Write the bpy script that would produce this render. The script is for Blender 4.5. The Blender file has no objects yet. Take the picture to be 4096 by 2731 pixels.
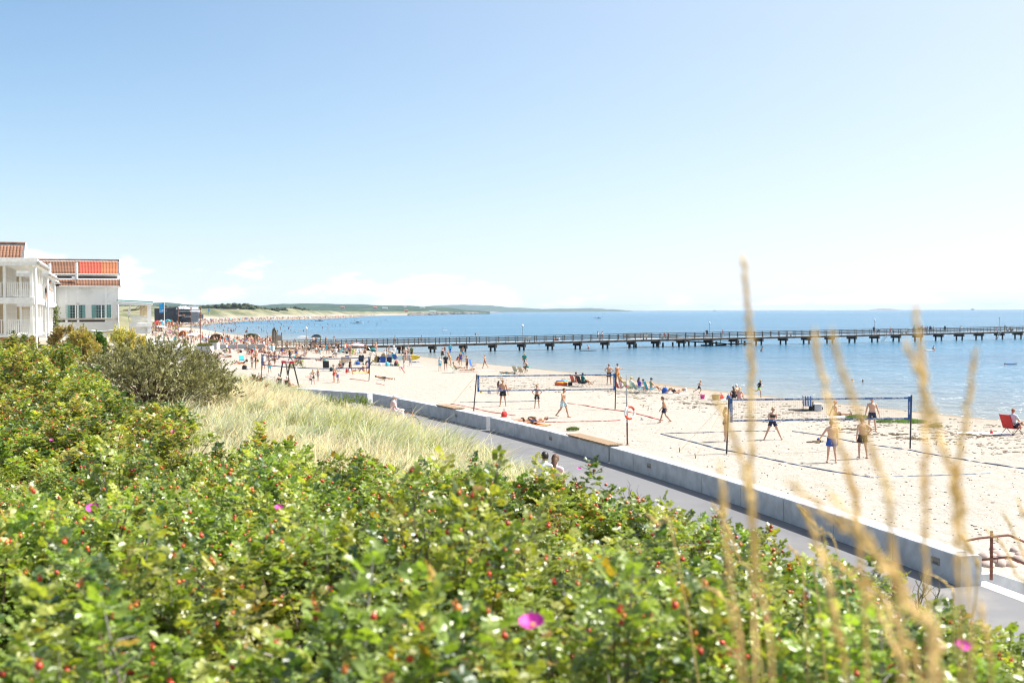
import bpy,math,random
import numpy as np
from mathutils import Vector,Matrix
SC = bpy.context.scene
COL = SC.collection
RNG = random.Random(11)
NP = np.random.default_rng(5)
R = math.radians
# ---------------------------------------------------------------- camera, sky, sun, exposure
PW,PH,FPX = 4096.0,2731.0,4600.0
EYE = Vector((0.0,0.0,6.4))
PITCH = math.atan(120.5 / FPX)
ROLL = 0.00446
cam_data = bpy.data.cameras.new('camera')
cam_data.sensor_width = 36.0
cam_data.lens = 36.0 * FPX / PW
cam_data.clip_start = 0.1
cam_data.clip_end = 80000.0
cam_data.dof.use_dof = True
cam_data.dof.focus_distance = 52.0
cam_data.dof.aperture_fstop = 2.8
cam_data.dof.aperture_blades = 0
cam = bpy.data.objects.new('camera',cam_data)
COL.objects.link(cam)
_fw = Vector((0,math.cos(PITCH),-math.sin(PITCH)))
_rt = Vector((1,0,0))
_up = _rt.cross(_fw)
C_RT = _rt * math.cos(ROLL) - _up * math.sin(ROLL)
C_UP = _rt * math.sin(ROLL) + _up * math.cos(ROLL)
C_RT,C_UP = C_RT.normalized(),C_UP.normalized()
C_FW = _fw
cam.matrix_world = Matrix((( C_RT.x,C_UP.x,-C_FW.x,EYE.x),(C_RT.y,C_UP.y,-C_FW.y,EYE.y),
							(C_RT.z,C_UP.z,-C_FW.z,EYE.z),(0,0,0,1)))
SC.camera = cam
SUN_EL,SUN_AZ = R(51.0),R(77.0)          # azimuth measured from the viewing direction towards the right
SUN_DIR = Vector((math.sin(SUN_AZ) * math.cos(SUN_EL),math.cos(SUN_AZ) * math.cos(SUN_EL),math.sin(SUN_EL)))
world = bpy.data.worlds.new('World')
SC.world = world
world.use_nodes = True
wn,wl = world.node_tree.nodes,world.node_tree.links
wn.clear()
w_out = wn.new('ShaderNodeOutputWorld')
w_bg = wn.new('ShaderNodeBackground')
w_bg.inputs['Strength'].default_value = 0.078
w_sky = wn.new('ShaderNodeTexSky')
w_sky.sky_type = 'NISHITA'
w_sky.sun_disc = False
w_sky.sun_elevation = SUN_EL
w_sky.sun_rotation = SUN_AZ
w_sky.altitude = 0.0
w_sky.air_density = 1.0
w_sky.dust_density = 0.6
w_sky.ozone_density = 0.7
w_tc = wn.new('ShaderNodeTexCoord')
w_map = wn.new('ShaderNodeMapping')
w_map.inputs['Scale'].default_value = (14.0,14.0,42.0)
w_map.inputs['Location'].default_value = (2.3,0.7,0.4)
w_noise = wn.new('ShaderNodeTexNoise')
w_noise.inputs['Scale'].default_value = 1.0
w_noise.inputs['Detail'].default_value = 9.0
w_noise.inputs['Roughness'].default_value = 0.58
wl.new(w_tc.outputs['Generated'],w_map.inputs['Vector'])
wl.new(w_map.outputs['Vector'],w_noise.inputs['Vector'])
w_sep = wn.new('ShaderNodeSeparateXYZ')
wl.new(w_tc.outputs['Generated'],w_sep.inputs['Vector'])
def wmath(op,a,b=None,c=None,clamp=False):
	n = wn.new('ShaderNodeMath')
	n.operation = op
	n.use_clamp = clamp
	for i,s in enumerate((a,b,c)):
		if s is None:
			continue
		if isinstance(s,(int,float)):
			n.inputs[i].default_value = s
		else:
			wl.new(s,n.inputs[i])
	return n.outputs[0]
w_top = wmath('MULTIPLY_ADD',w_sep.outputs['X'],-0.11,0.036)
w_top = wmath('MINIMUM',wmath('MAXIMUM',w_top,0.022),0.085)
w_rel = wmath('DIVIDE',w_sep.outputs['Z'],w_top)
w_env = wmath('SUBTRACT',1.12,wmath('POWER',wmath('MAXIMUM',w_rel,0.0),2.0),clamp=True)
w_m = wmath('MULTIPLY_ADD',w_env,0.30,w_noise.outputs['Fac'])
w_ramp = wn.new('ShaderNodeMapRange')
w_ramp.interpolation_type = 'SMOOTHSTEP'
w_ramp.inputs['From Min'].default_value = 0.72
w_ramp.inputs['From Max'].default_value = 0.84
w_ramp.inputs['To Max'].default_value = 0.6
wl.new(w_m,w_ramp.inputs['Value'])
w_mix = wn.new('ShaderNodeMix')
w_mix.data_type = 'RGBA'
w_mix.inputs['B'].default_value = (10.5,10.5,10.5,1)
wl.new(w_ramp.outputs['Result'],w_mix.inputs['Factor'])
w_sd = wn.new('ShaderNodeVectorMath')
w_sd.operation = 'DOT_PRODUCT'
wl.new(w_tc.outputs['Generated'],w_sd.inputs[0])
w_sd.inputs[1].default_value = SUN_DIR
w_h = wmath('MULTIPLY',wmath('MAXIMUM',w_sep.outputs['Z'],0.0),-7.4)
w_h = wmath('MULTIPLY',wmath('EXPONENT',w_h),0.86)
w_g = wmath('POWER',wmath('MAXIMUM',w_sd.outputs['Value'],0.0),1.5)
w_h = wmath('ADD',w_h,wmath('MULTIPLY',w_g,1.1),clamp=True)
w_veil = wn.new('ShaderNodeMix')
w_veil.data_type = 'RGBA'
w_veil.inputs['B'].default_value = (6.9,7.0,7.35,1)
wl.new(w_h,w_veil.inputs['Factor'])
w_tint = wn.new('ShaderNodeMix')
w_tint.data_type = 'RGBA'
w_tint.blend_type = 'MULTIPLY'
w_tint.inputs['Factor'].default_value = 1.0
w_tint.inputs['B'].default_value = (0.44,0.79,0.99,1)
wl.new(w_sky.outputs['Color'],w_tint.inputs['A'])
wl.new(w_tint.outputs['Result'],w_veil.inputs['A'])
wl.new(w_veil.outputs['Result'],w_mix.inputs['A'])
wl.new(w_mix.outputs['Result'],w_bg.inputs['Color'])
wl.new(w_bg.outputs['Background'],w_out.inputs['Surface'])
sun_data = bpy.data.lights.new('sun','SUN')
sun_data.energy = 4.95
sun_data.angle = R(0.53)
sun_data.color = (1.0,0.955,0.89)
sun = bpy.data.objects.new('sun',sun_data)
sun.rotation_euler = (-SUN_DIR).to_track_quat('-Z','Y').to_euler()
sun.location = (30,20,60)
COL.objects.link(sun)
SC.view_settings.view_transform = 'Standard'
SC.view_settings.look = 'None'
SC.view_settings.exposure = 1.05
SC.view_settings.gamma = 1.0
SC.view_settings.use_curve_mapping = False
SC.render.engine = 'CYCLES'
SC.cycles.use_denoising = True
SC.cycles.filter_width = 1.15
SC.cycles.max_bounces = 6
SC.cycles.diffuse_bounces = 3
SC.cycles.glossy_bounces = 3
SC.cycles.transmission_bounces = 4
SC.cycles.transparent_max_bounces = 6
SC.cycles.caustics_reflective = False
SC.cycles.caustics_refractive = False
def ray(px,py):
	d = C_RT * ((px - PW / 2) / FPX) - C_UP * ((py - PH / 2) / FPX) + C_FW
	return d
def at(px,py,z):
	d = ray(px,py)
	t = (z - EYE.z) / d.z
	return EYE + d * t
def aty(px,py,y):
	d = ray(px,py)
	return EYE + d * (y / d.y)
def proj(p):
	v = Vector(p) - EYE
	k = v.dot(C_FW)
	return PW / 2 + FPX * v.dot(C_RT) / k,PH / 2 - FPX * v.dot(C_UP) / k
# ---------------------------------------------------------------- materials
MATS = {}
def nmath(nt,op,a,b=None,clamp=False):
	n = nt.nodes.new('ShaderNodeMath')
	n.operation = op
	n.use_clamp = clamp
	for i,s in enumerate((a,b)):
		if s is None:
			continue
		if isinstance(s,(int,float)):
			n.inputs[i].default_value = s
		else:
			nt.links.new(s,n.inputs[i])
	return n.outputs[0]
def noise(nt,scale,detail=4.0,rough=0.55,coord='Object',stretch=None):
	tc = nt.nodes.new('ShaderNodeTexCoord')
	n = nt.nodes.new('ShaderNodeTexNoise')
	n.inputs['Scale'].default_value = scale
	n.inputs['Detail'].default_value = detail
	n.inputs['Roughness'].default_value = rough
	if stretch:
		mp = nt.nodes.new('ShaderNodeMapping')
		mp.inputs['Scale'].default_value = stretch
		nt.links.new(tc.outputs[coord],mp.inputs['Vector'])
		nt.links.new(mp.outputs['Vector'],n.inputs['Vector'])
	else:
		nt.links.new(tc.outputs[coord],n.inputs['Vector'])
	return n.outputs['Fac']
def mixc(nt,fac,a,b):
	m = nt.nodes.new('ShaderNodeMix')
	m.data_type = 'RGBA'
	for k,s in (('Factor',fac),('A',a),('B',b)):
		if isinstance(s,(int,float)):
			m.inputs[k].default_value = s
		elif isinstance(s,tuple):
			m.inputs[k].default_value = s if len(s) == 4 else (*s,1)
		else:
			nt.links.new(s,m.inputs[k])
	return m.outputs['Result']
def ramp(nt,fac,lo,hi,smooth=True):
	m = nt.nodes.new('ShaderNodeMapRange')
	m.interpolation_type = 'SMOOTHSTEP' if smooth else 'LINEAR'
	m.inputs['From Min'].default_value = lo
	m.inputs['From Max'].default_value = hi
	nt.links.new(fac,m.inputs['Value'])
	return m.outputs['Result']
def bump(nt,h,strength,dist):
	b = nt.nodes.new('ShaderNodeBump')
	b.inputs['Strength'].default_value = strength
	b.inputs['Distance'].default_value = dist
	nt.links.new(h,b.inputs['Height'])
	return b.outputs['Normal']
def new_mat(name):
	m = bpy.data.materials.new(name)
	m.use_nodes = True
	nt = m.node_tree
	p = nt.nodes['Principled BSDF']
	MATS[name] = m
	return m,nt,p
def mat(name,col,rough=0.6,var=0.12,scale=6.0,bmp=0.0,metal=0.0,spec=0.4,stretch=None,rnd=0.0):
	"""plain surface: base colour broken up by noise, optional fine relief"""
	if name in MATS:
		return MATS[name]
	m,nt,p = new_mat(name)
	n = noise(nt,scale,5.0,0.6,stretch=stretch)
	a = tuple(max(0.0,c * (1 - var)) for c in col)
	b = tuple(min(1.0,c * (1 + var)) for c in col)
	c = mixc(nt,ramp(nt,n,0.3,0.7),a,b)
	if rnd > 0:
		oi = nt.nodes.new('ShaderNodeObjectInfo')
		hs = nt.nodes.new('ShaderNodeHueSaturation')
		nt.links.new(nmath(nt,'ADD',nmath(nt,'MULTIPLY',oi.outputs['Random'],rnd),1 - rnd / 2),hs.inputs['Value'])
		nt.links.new(c,hs.inputs['Color'])
		c = hs.outputs['Color']
	nt.links.new(c,p.inputs['Base Color'])
	p.inputs['Roughness'].default_value = rough
	p.inputs['Metallic'].default_value = metal
	p.inputs['Specular IOR Level'].default_value = spec
	if bmp > 0:
		nt.links.new(bump(nt,n,0.6,bmp),p.inputs['Normal'])
	return m
def leaf_mat(name,rough=0.38,trans=0.35,spec=0.5,tint=(1,1,1),through=(1.75,1.6,0.6)):
	"""foliage: colour per leaf from the mesh attribute, glossy face and light let through"""
	if name in MATS:
		return MATS[name]
	m,nt,p = new_mat(name)
	at_ = nt.nodes.new('ShaderNodeAttribute')
	at_.attribute_name = 'Col'
	oi = nt.nodes.new('ShaderNodeObjectInfo')
	hs = nt.nodes.new('ShaderNodeHueSaturation')
	nt.links.new(nmath(nt,'ADD',nmath(nt,'MULTIPLY',oi.outputs['Random'],0.45),0.78),hs.inputs['Value'])
	nt.links.new(nmath(nt,'ADD',nmath(nt,'MULTIPLY',oi.outputs['Random'],0.035),0.482),hs.inputs['Hue'])
	c = mixc(nt,1.0,at_.outputs['Color'],tint)
	c.node.blend_type = 'MULTIPLY'
	nt.links.new(c,hs.inputs['Color'])
	nt.links.new(hs.outputs['Color'],p.inputs['Base Color'])
	p.inputs['Roughness'].default_value = rough
	p.inputs['Specular IOR Level'].default_value = spec
	tr = nt.nodes.new('ShaderNodeBsdfTranslucent')
	ty = mixc(nt,1.0,hs.outputs['Color'],through)
	ty.node.blend_type = 'MULTIPLY'
	nt.links.new(ty,tr.inputs['Color'])
	mx = nt.nodes.new('ShaderNodeMixShader')
	mx.inputs['Fac'].default_value = trans
	nt.links.new(p.outputs['BSDF'],mx.inputs[1])
	nt.links.new(tr.outputs['BSDF'],mx.inputs[2])
	nt.links.new(mx.outputs['Shader'],nt.nodes['Material Output'].inputs['Surface'])
	return m
# ---------------------------------------------------------------- mesh building
ORG = {}
def tag(o,label=None,cat=None,group=None,kind=None):
	if label:
		o['label'] = label
	if cat:
		o['category'] = cat
	if group:
		o['group'] = group
	if kind:
		o['kind'] = kind
	return o
def thing(name,loc,label,cat,group=None):
	o = bpy.data.objects.new(name,None)
	o.empty_display_size = 0.2
	o.location = loc
	COL.objects.link(o)
	ORG[o.name] = Vector(loc)
	return tag(o,label,cat,group)
def link(name,me,parent=None,mats=None,loc=None,rot=None,scale=None):
	"""an object of its own that shares mesh data; loc is relative to the parent"""
	o = bpy.data.objects.new(name,me)
	COL.objects.link(o)
	if parent is not None:
		o.parent = parent
		ORG[o.name] = ORG.get(parent.name,Vector((0,0,0)))
	if loc is not None:
		o.location = loc
	if rot is not None:
		o.rotation_euler = rot
	if scale is not None:
		o.scale = (scale,) * 3 if isinstance(scale,(int,float)) else scale
	if mats is not None:
		for i,mm in enumerate(mats):
			o.material_slots[i].link = 'OBJECT'
			o.material_slots[i].material = mm
	return o
class MB:
	def __init__(s):
		s.v,s.f,s.m = [],[],[]
	def add(s,vs,fs,mi=0):
		k = len(s.v)
		s.v.extend([tuple(p) for p in vs])
		s.f.extend([tuple(i + k for i in f) for f in fs])
		s.m.extend([mi] * len(fs))
		return s
	def box(s,c,size,rot=None,mi=0,bev=0.0):
		hx,hy,hz = size[0] / 2,size[1] / 2,size[2] / 2
		c = Vector(c)
		if bev <= 0:
			vs = [Vector((x,y,z)) for x in (-hx,hx) for y in (-hy,hy) for z in (-hz,hz)]
			fs = [(0,1,3,2),(4,6,7,5),(0,4,5,1),(2,3,7,6),(0,2,6,4),(1,5,7,3)]
		else:
			b = min(bev,hx * .9,hy * .9,hz * .9)
			ring = lambda z,k: [Vector((sx * (hx - k[0]),sy * (hy - k[1]),z)) for sx,sy in ((-1,-1),(1,-1),(1,1),(-1,1))]
			vs,fs = [],[]
			def oct_(z,inset):
				out = []
				x,y = hx - inset,hy - inset
				for sx,sy in ((-1,-1),(1,-1),(1,1),(-1,1)):
					a = Vector((sx * (x - b),sy * y,z))
					d = Vector((sx * x,sy * (y - b),z))
					out += [d,a] if sx * sy > 0 else [a,d]
				return out
			L = [oct_(-hz,b),oct_(-hz + b,0),oct_(hz - b,0),oct_(hz,b)]
			for l in L:
				vs += l
			for k in range(3):
				for i in range(8):
					j = (i + 1) % 8
					fs.append((k * 8 + i,k * 8 + j,k * 8 + 8 + j,k * 8 + 8 + i))
			fs.append(tuple(range(7,-1,-1)))
			fs.append(tuple(range(24,32)))
		if rot is not None:
			vs = [rot @ v for v in vs]
		return s.add([v + c for v in vs],fs,mi)
	def bar(s,p0,p1,w,h,up=(0,0,1),mi=0):
		p0,p1 = Vector(p0),Vector(p1)
		d = p1 - p0
		L = d.length
		d = d.normalized()
		up = Vector(up)
		if abs(d.dot(up)) > 0.98:
			up = Vector((0,1,0))
		x = d.cross(up).normalized()
		z = x.cross(d)
		rot = Matrix((x,d,z)).transposed()
		return s.box((p0 + p1) / 2,(w,L,h),rot,mi)
	def tube(s,pts,rad,n=8,mi=0,cap=True):
		pts = [Vector(p) for p in pts]
		if isinstance(rad,(int,float)):
			rad = [rad] * len(pts)
		vs,fs = [],[]
		ref = None
		for i,p in enumerate(pts):
			d = (pts[min(i + 1,len(pts) - 1)] - pts[max(i - 1,0)])
			d = d.normalized() if d.length > 1e-9 else Vector((0,0,1))
			if ref is None:
				ref = Vector((1,0,0)) if abs(d.x) < 0.8 else Vector((0,1,0))
			x = (ref - d * ref.dot(d)).normalized()
			ref = x
			y = d.cross(x)
			for k in range(n):
				a = 2 * math.pi * k / n
				vs.append(p + (x * math.cos(a) + y * math.sin(a)) * rad[i])
		for i in range(len(pts) - 1):
			for k in range(n):
				j = (k + 1) % n
				fs.append((i * n + k,i * n + j,(i + 1) * n + j,(i + 1) * n + k))
		if cap:
			fs.append(tuple(range(n - 1,-1,-1)))
			fs.append(tuple((len(pts) - 1) * n + k for k in range(n)))
		return s.add(vs,fs,mi)
	def ell(s,c,r,seg=12,rings=8,rot=None,mi=0):
		c = Vector(c)
		if isinstance(r,(int,float)):
			r = (r,r,r)
		vs = [Vector((0,0,-r[2]))]
		for i in range(1,rings):
			t = -math.pi / 2 + math.pi * i / rings
			for k in range(seg):
				a = 2 * math.pi * k / seg
				vs.append(Vector((r[0] * math.cos(t) * math.cos(a),r[1] * math.cos(t) * math.sin(a),r[2] * math.sin(t))))
		vs.append(Vector((0,0,r[2])))
		fs = []
		for k in range(seg):
			fs.append((0,1 + (k + 1) % seg,1 + k))
			b = 1 + (rings - 2) * seg
			fs.append((b + k,b + (k + 1) % seg,len(vs) - 1))
		for i in range(rings - 2):
			for k in range(seg):
				j = (k + 1) % seg
				a = 1 + i * seg
				fs.append((a + k,a + j,a + seg + j,a + seg + k))
		if rot is not None:
			vs = [rot @ v for v in vs]
		return s.add([v + c for v in vs],fs,mi)
	def lathe(s,c,prof,n=16,rot=None,mi=0):
		c = Vector(c)
		vs,fs = [],[]
		for r_,z in prof:
			for k in range(n):
				a = 2 * math.pi * k / n
				vs.append(Vector((r_ * math.cos(a),r_ * math.sin(a),z)))
		for i in range(len(prof) - 1):
			for k in range(n):
				j = (k + 1) % n
				fs.append((i * n + k,i * n + j,i * n + n + j,i * n + n + k))
		fs.append(tuple(range(n - 1,-1,-1)))
		fs.append(tuple((len(prof) - 1) * n + k for k in range(n)))
		if rot is not None:
			vs = [rot @ v for v in vs]
		return s.add([v + c for v in vs],fs,mi)
	def poly(s,pts,mi=0):
		return s.add(pts,[tuple(range(len(pts)))],mi)
	def prism(s,outline,z0,z1,mi=0):
		"""outline: list of (x, y) counter-clockwise"""
		n = len(outline)
		vs = [(x,y,z0) for x,y in outline] + [(x,y,z1) for x,y in outline]
		fs = [tuple(range(n - 1,-1,-1)),tuple(range(n,2 * n))]
		for i in range(n):
			j = (i + 1) % n
			fs.append((i,j,n + j,n + i))
		return s.add(vs,fs,mi)
	def mesh(s,name,mats,origin=(0,0,0),smooth=False):
		me = bpy.data.meshes.new(name)
		ox,oy,oz = origin
		me.from_pydata([(x - ox,y - oy,z - oz) for x,y,z in s.v],[],s.f)
		for m in (mats if isinstance(mats,(list,tuple)) else [mats]):
			me.materials.append(m)
		if any(s.m):
			me.polygons.foreach_set('material_index',s.m)
		if smooth:
			me.polygons.foreach_set('use_smooth',[True] * len(me.polygons))
		me.update()
		return me
	def obj(s,name,mats,parent=None,smooth=False,loc=None):
		"""parts are given in world coordinates; their thing's origin is subtracted"""
		if parent is not None:
			return link(name,s.mesh(name,mats,ORG.get(parent.name,(0,0,0)),smooth),parent)
		org = loc if loc is not None else (0,0,0)
		o = link(name,s.mesh(name,mats,org,smooth))
		o.location = org
		ORG[o.name] = Vector(org)
		return o
def np_mesh(name,V,F,mats,col=None,smooth=False):
	"""V (n,3), F (m,k) arrays; col per vertex (n,3)"""
	me = bpy.data.meshes.new(name)
	n,k = F.shape
	me.vertices.add(len(V))
	me.vertices.foreach_set('co',np.asarray(V,dtype=np.float32).ravel())
	me.loops.add(n * k)
	me.loops.foreach_set('vertex_index',np.asarray(F,dtype=np.int32).ravel())
	me.polygons.add(n)
	me.polygons.foreach_set('loop_start',np.arange(0,n * k,k,dtype=np.int32))
	me.polygons.foreach_set('loop_total',np.full(n,k,dtype=np.int32))
	for m in (mats if isinstance(mats,(list,tuple)) else [mats]):
		me.materials.append(m)
	if smooth:
		me.polygons.foreach_set('use_smooth',np.ones(n,dtype=bool))
	if col is not None:
		ca = me.color_attributes.new('Col','FLOAT_COLOR','POINT')
		c4 = np.ones((len(V),4),dtype=np.float32)
		c4[:,:3] = col
		ca.data.foreach_set('color',c4.ravel())
	me.update(calc_edges=True)
	me.validate()
	return me
def vnoise(X,Y,scale,seed=0):
	"""smooth value noise on the plane, about -1..1"""
	x,y = np.asarray(X) / scale,np.asarray(Y) / scale
	xi,yi = np.floor(x).astype(np.int64),np.floor(y).astype(np.int64)
	fx,fy = x - xi,y - yi
	fx,fy = fx * fx * (3 - 2 * fx),fy * fy * (3 - 2 * fy)
	def h(a,b):
		n = (a * 374761393 + b * 668265263 + seed * 1442695041) & 0x7fffffff
		n = (n ^ (n >> 13)) * 1274126177 & 0x7fffffff
		return ((n ^ (n >> 16)) & 0xffff) / 32767.5 - 1
	return (h(xi,yi) * (1 - fx) + h(xi + 1,yi) * fx) * (1 - fy) + (h(xi,yi + 1) * (1 - fx) + h(xi + 1,yi + 1) * fx) * fy
def sstep(x,a,b):
	t = np.clip((np.asarray(x,dtype=float) - a) / (b - a),0,1)
	return t * t * (3 - 2 * t)
# ---------------------------------------------------------------- lie of the land
SEA = -0.8
PATH_Z = 1.0
_wp = [(3844,2315),(3335,2153),(3134,2086),(2959,2032),(2804,1981),(2600,1918),(2400,1854),(2249,1792),
		(1957,1704),(1739,1663),(1637,1646),(1480,1619)]
_wxy = np.array([[at(x,y,PATH_Z).x,at(x,y,PATH_Z).y] for x,y in _wp])
_wc = np.polyfit(_wxy[:,1],_wxy[:,0],2)
W_END = float(_wxy[0,1])
_ws = float(np.polyval(np.polyder(_wc),23.0))
W = [(float(np.polyval(_wc,23.0) - _ws * (23 - y)),y) for y in (-30.0,0.0,10.0)]
W += [(float(np.polyval(_wc,y)),float(y)) for y in np.arange(20,70,3.0)]
W += [(-14.0,73.0),(-21.0,82.0),(-31.0,98.0),(-42.0,130.0),(-52.0,165.0),(-76.0,226.0),(-122.0,300.0),(-190.0,390.0)]
W = np.array(W)
def su(X,Y):
	"""nearest point on the wall line: (its y, distance; positive on the land side)"""
	X,Y = np.asarray(X,float),np.asarray(Y,float)
	best = np.full(X.shape,1e18)
	yy,uu = np.zeros(X.shape),np.zeros(X.shape)
	for (ax,ay),(bx,by) in zip(W[:-1],W[1:]):
		dx,dy = bx - ax,by - ay
		L2 = dx * dx + dy * dy
		t = np.clip(((X - ax) * dx + (Y - ay) * dy) / L2,0,1)
		qx,qy = ax + t * dx,ay + t * dy
		d2 = (X - qx) ** 2 + (Y - qy) ** 2
		sg = np.where(dx * (Y - ay) - dy * (X - ax) > 0,1.0,-1.0)
		m = d2 < best
		best = np.where(m,d2,best)
		yy = np.where(m,qy,yy)
		uu = np.where(m,np.sqrt(d2) * sg,uu)
	return yy,uu
def wall_pt(y):
	"""point on the wall line at that y, its direction and its landward normal"""
	i = int(np.clip(np.searchsorted(W[:,1],y) - 1,0,len(W) - 2))
	a,b = Vector((*W[i],0)),Vector((*W[i + 1],0))
	t = (y - a.y) / (b.y - a.y)
	d = (b - a).normalized()
	return a.lerp(b,t),d,Vector((-d.y,d.x,0))
_sh = [(4096,1692),(3657,1646),(3187,1597),(2786,1555),(2525,1517),(2264,1487),(2003,1463),(1860,1447),(1720,1430),
		(1590,1413),(1480,1402),(1330,1384),(1200,1372),(1000,1347),(855,1336),(740,1322),(728,1308),(868,1293),(987,1284),
		(1106,1280),(1300,1275),(1366,1272),(1465,1264.6),(1587,1261),(1725,1258.5),(1907,1254.6)]
SHORE = [(220.0,-60.0),(70.0,42.0)] + [(at(x,y,SEA).x,at(x,y,SEA).y) for x,y in _sh]
_lx,_ly = SHORE[-1]
SHORE += [(_lx - 500,_ly + 900),(_lx - 200,_ly + 3500),(200.0,11000.0),(1500.0,13000.0)]
SHORE = np.array(SHORE)
_POLY = np.vstack([SHORE,[[1500,60000],[60000,60000],[60000,-60000],[220,-60000]]])
def shore_sd(X,Y):
	X,Y = np.asarray(X,float),np.asarray(Y,float)
	best = np.full(X.shape,1e18)
	for (ax,ay),(bx,by) in zip(SHORE[:-1],SHORE[1:]):
		dx,dy = bx - ax,by - ay
		t = np.clip(((X - ax) * dx + (Y - ay) * dy) / (dx * dx + dy * dy),0,1)
		best = np.minimum(best,(X - ax - t * dx) ** 2 + (Y - ay - t * dy) ** 2)
	ins = np.zeros(X.shape,bool)
	n = len(_POLY)
	for i in range(n):
		x1,y1 = _POLY[i]
		x2,y2 = _POLY[(i + 1) % n]
		if y1 == y2:
			continue
		c = ((y1 > Y) != (y2 > Y)) & (X < (x2 - x1) * (Y - y1) / (y2 - y1) + x1)
		ins ^= c
	return np.where(ins,-1,1) * np.sqrt(best)
def sand_z(X,Y,full=False):
	X,Y = np.asarray(X,float),np.asarray(Y,float)
	sd = shore_sd(X,Y)
	_,u = su(X,Y)
	z = np.where(sd < 0,SEA + np.maximum(sd * 0.06,-3.0),SEA + 0.8 * sstep(sd,-1.0,9.0) - 0.0)
	z = z + 0.45 * sstep(u,-7.0,-0.3) * (sd > 12)
	z = z + np.where(sd > 4,0.05 * vnoise(X,Y,3.1,3) + 0.03 * vnoise(X,Y,1.1,4),0)
	far = sstep(Y,300,460)
	rid = 7.8 * (1 + 0.5 * vnoise(X,Y,130,7) + 0.3 * vnoise(X,Y,47,8))
	inl = 24 + 22 * sstep(Y,600,1100)
	h = rid * sstep(sd,inl,inl + 38) * far
	z = z + h * np.where(Y > 2300,0.75,1.0)
	g = sstep(sd,inl + 2 + 14 * vnoise(X,Y,60,9),inl + 22) * far
	k = np.exp(-((X + 118) / 20) ** 2 - ((Y - 345) / 34) ** 2)
	z = z + 4.6 * k
	g = np.maximum(g,sstep(k,0.25,0.45))
	return (z,g,sd) if full else z
def dune_z(X,Y):
	X,Y = np.asarray(X,float),np.asarray(Y,float)
	yw,u = su(X,Y)
	P = np.interp(Y,[0,4,7,10,14,20,30,40,50,60,90],[4.45,4.4,4.15,3.95,3.6,3.15,3.2,3.85,4.2,4.25,4.0])
	Lr = np.interp(yw,[5,12,17,22,32,45,70],[7.4,7.6,8.2,10.5,13.5,15.0,15.0])
	z = PATH_Z + 0.02 + (P - PATH_Z) * sstep(u,4.0,4.2 + Lr)
	z = z + 0.75 * sstep(u,4.1,6.6) * (1 - sstep(u,9,15)) * sstep(yw,20,34)
	k = sstep(u,4.4,7)
	z = z + k * (0.16 * vnoise(X,Y,4.3,21) + 0.08 * vnoise(X,Y,1.7,22))
	return z
_TA = np.radians(np.arange(-34,34.01,0.1))
_TR = 3.0 * 1.008 ** np.arange(960)
_A,_RR = np.meshgrid(_TA,_TR,indexing='ij')
_TX,_TY = _RR * np.sin(_A),_RR * np.cos(_A)
_,_TU = su(_TX,_TY)
_TZ = np.where((_TY < 128) & (_TU >= 0) & (_TU < 4.1),PATH_Z,np.where((_TY < 110) & (_TU >= 4.1),dune_z(_TX,_TY),sand_z(_TX,_TY)))
def ground_z(x,y):
	a,r = math.atan2(x,y),math.hypot(x,y)
	fa = min(max((a - _TA[0]) / (_TA[1] - _TA[0]),0),len(_TA) - 1.001)
	fr = min(max(math.log(max(r,3.0) / 3.0) / math.log(1.008),0),len(_TR) - 1.001)
	i,k = int(fa),int(fr)
	u,v = fa - i,fr - k
	return float((_TZ[i,k] * (1 - u) + _TZ[i + 1,k] * u) * (1 - v) + (_TZ[i,k + 1] * (1 - u) + _TZ[i + 1,k + 1] * u) * v)
def gz(p):
	return Vector((p[0],p[1],ground_z(p[0],p[1])))
def hit(px,py,zmin=None):
	"""where the line of sight through that point of the photograph meets the ground"""
	d = ray(px,py)
	a = math.atan2(d.x,d.y)
	h = math.hypot(d.x,d.y)
	fa = min(max((a - _TA[0]) / (_TA[1] - _TA[0]),0),len(_TA) - 1.001)
	i = int(fa)
	u = fa - i
	g = _TZ[i] * (1 - u) + _TZ[i + 1] * u
	if zmin is not None:
		g = np.maximum(g,zmin)
	z = EYE.z + d.z / h * _TR
	below = np.nonzero(z <= g)[0]
	if len(below) == 0:
		return EYE + d / h * 6000
	k = int(below[0])
	if k == 0:
		r = _TR[0]
	else:
		e0,e1 = z[k - 1] - g[k - 1],z[k] - g[k]
		r = _TR[k - 1] + (_TR[k] - _TR[k - 1]) * e0 / (e0 - e1)
	return EYE + d / h * float(r)
def polar_grid(y0,y1,ratio,a0,a1,na):
	n = int(math.log(y1 / y0) / math.log(ratio)) + 2
	rr = y0 * ratio ** np.arange(n)
	aa = np.radians(np.linspace(a0,a1,na))
	A,RR = np.meshgrid(aa,rr)
	X,Y = RR * np.sin(A),RR * np.cos(A)
	idx = np.arange(n * na).reshape(n,na)
	F = np.stack([idx[:-1,:-1],idx[:-1,1:],idx[1:,1:],idx[1:,:-1]],-1).reshape(-1,4)
	return X.ravel(),Y.ravel(),F
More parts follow.
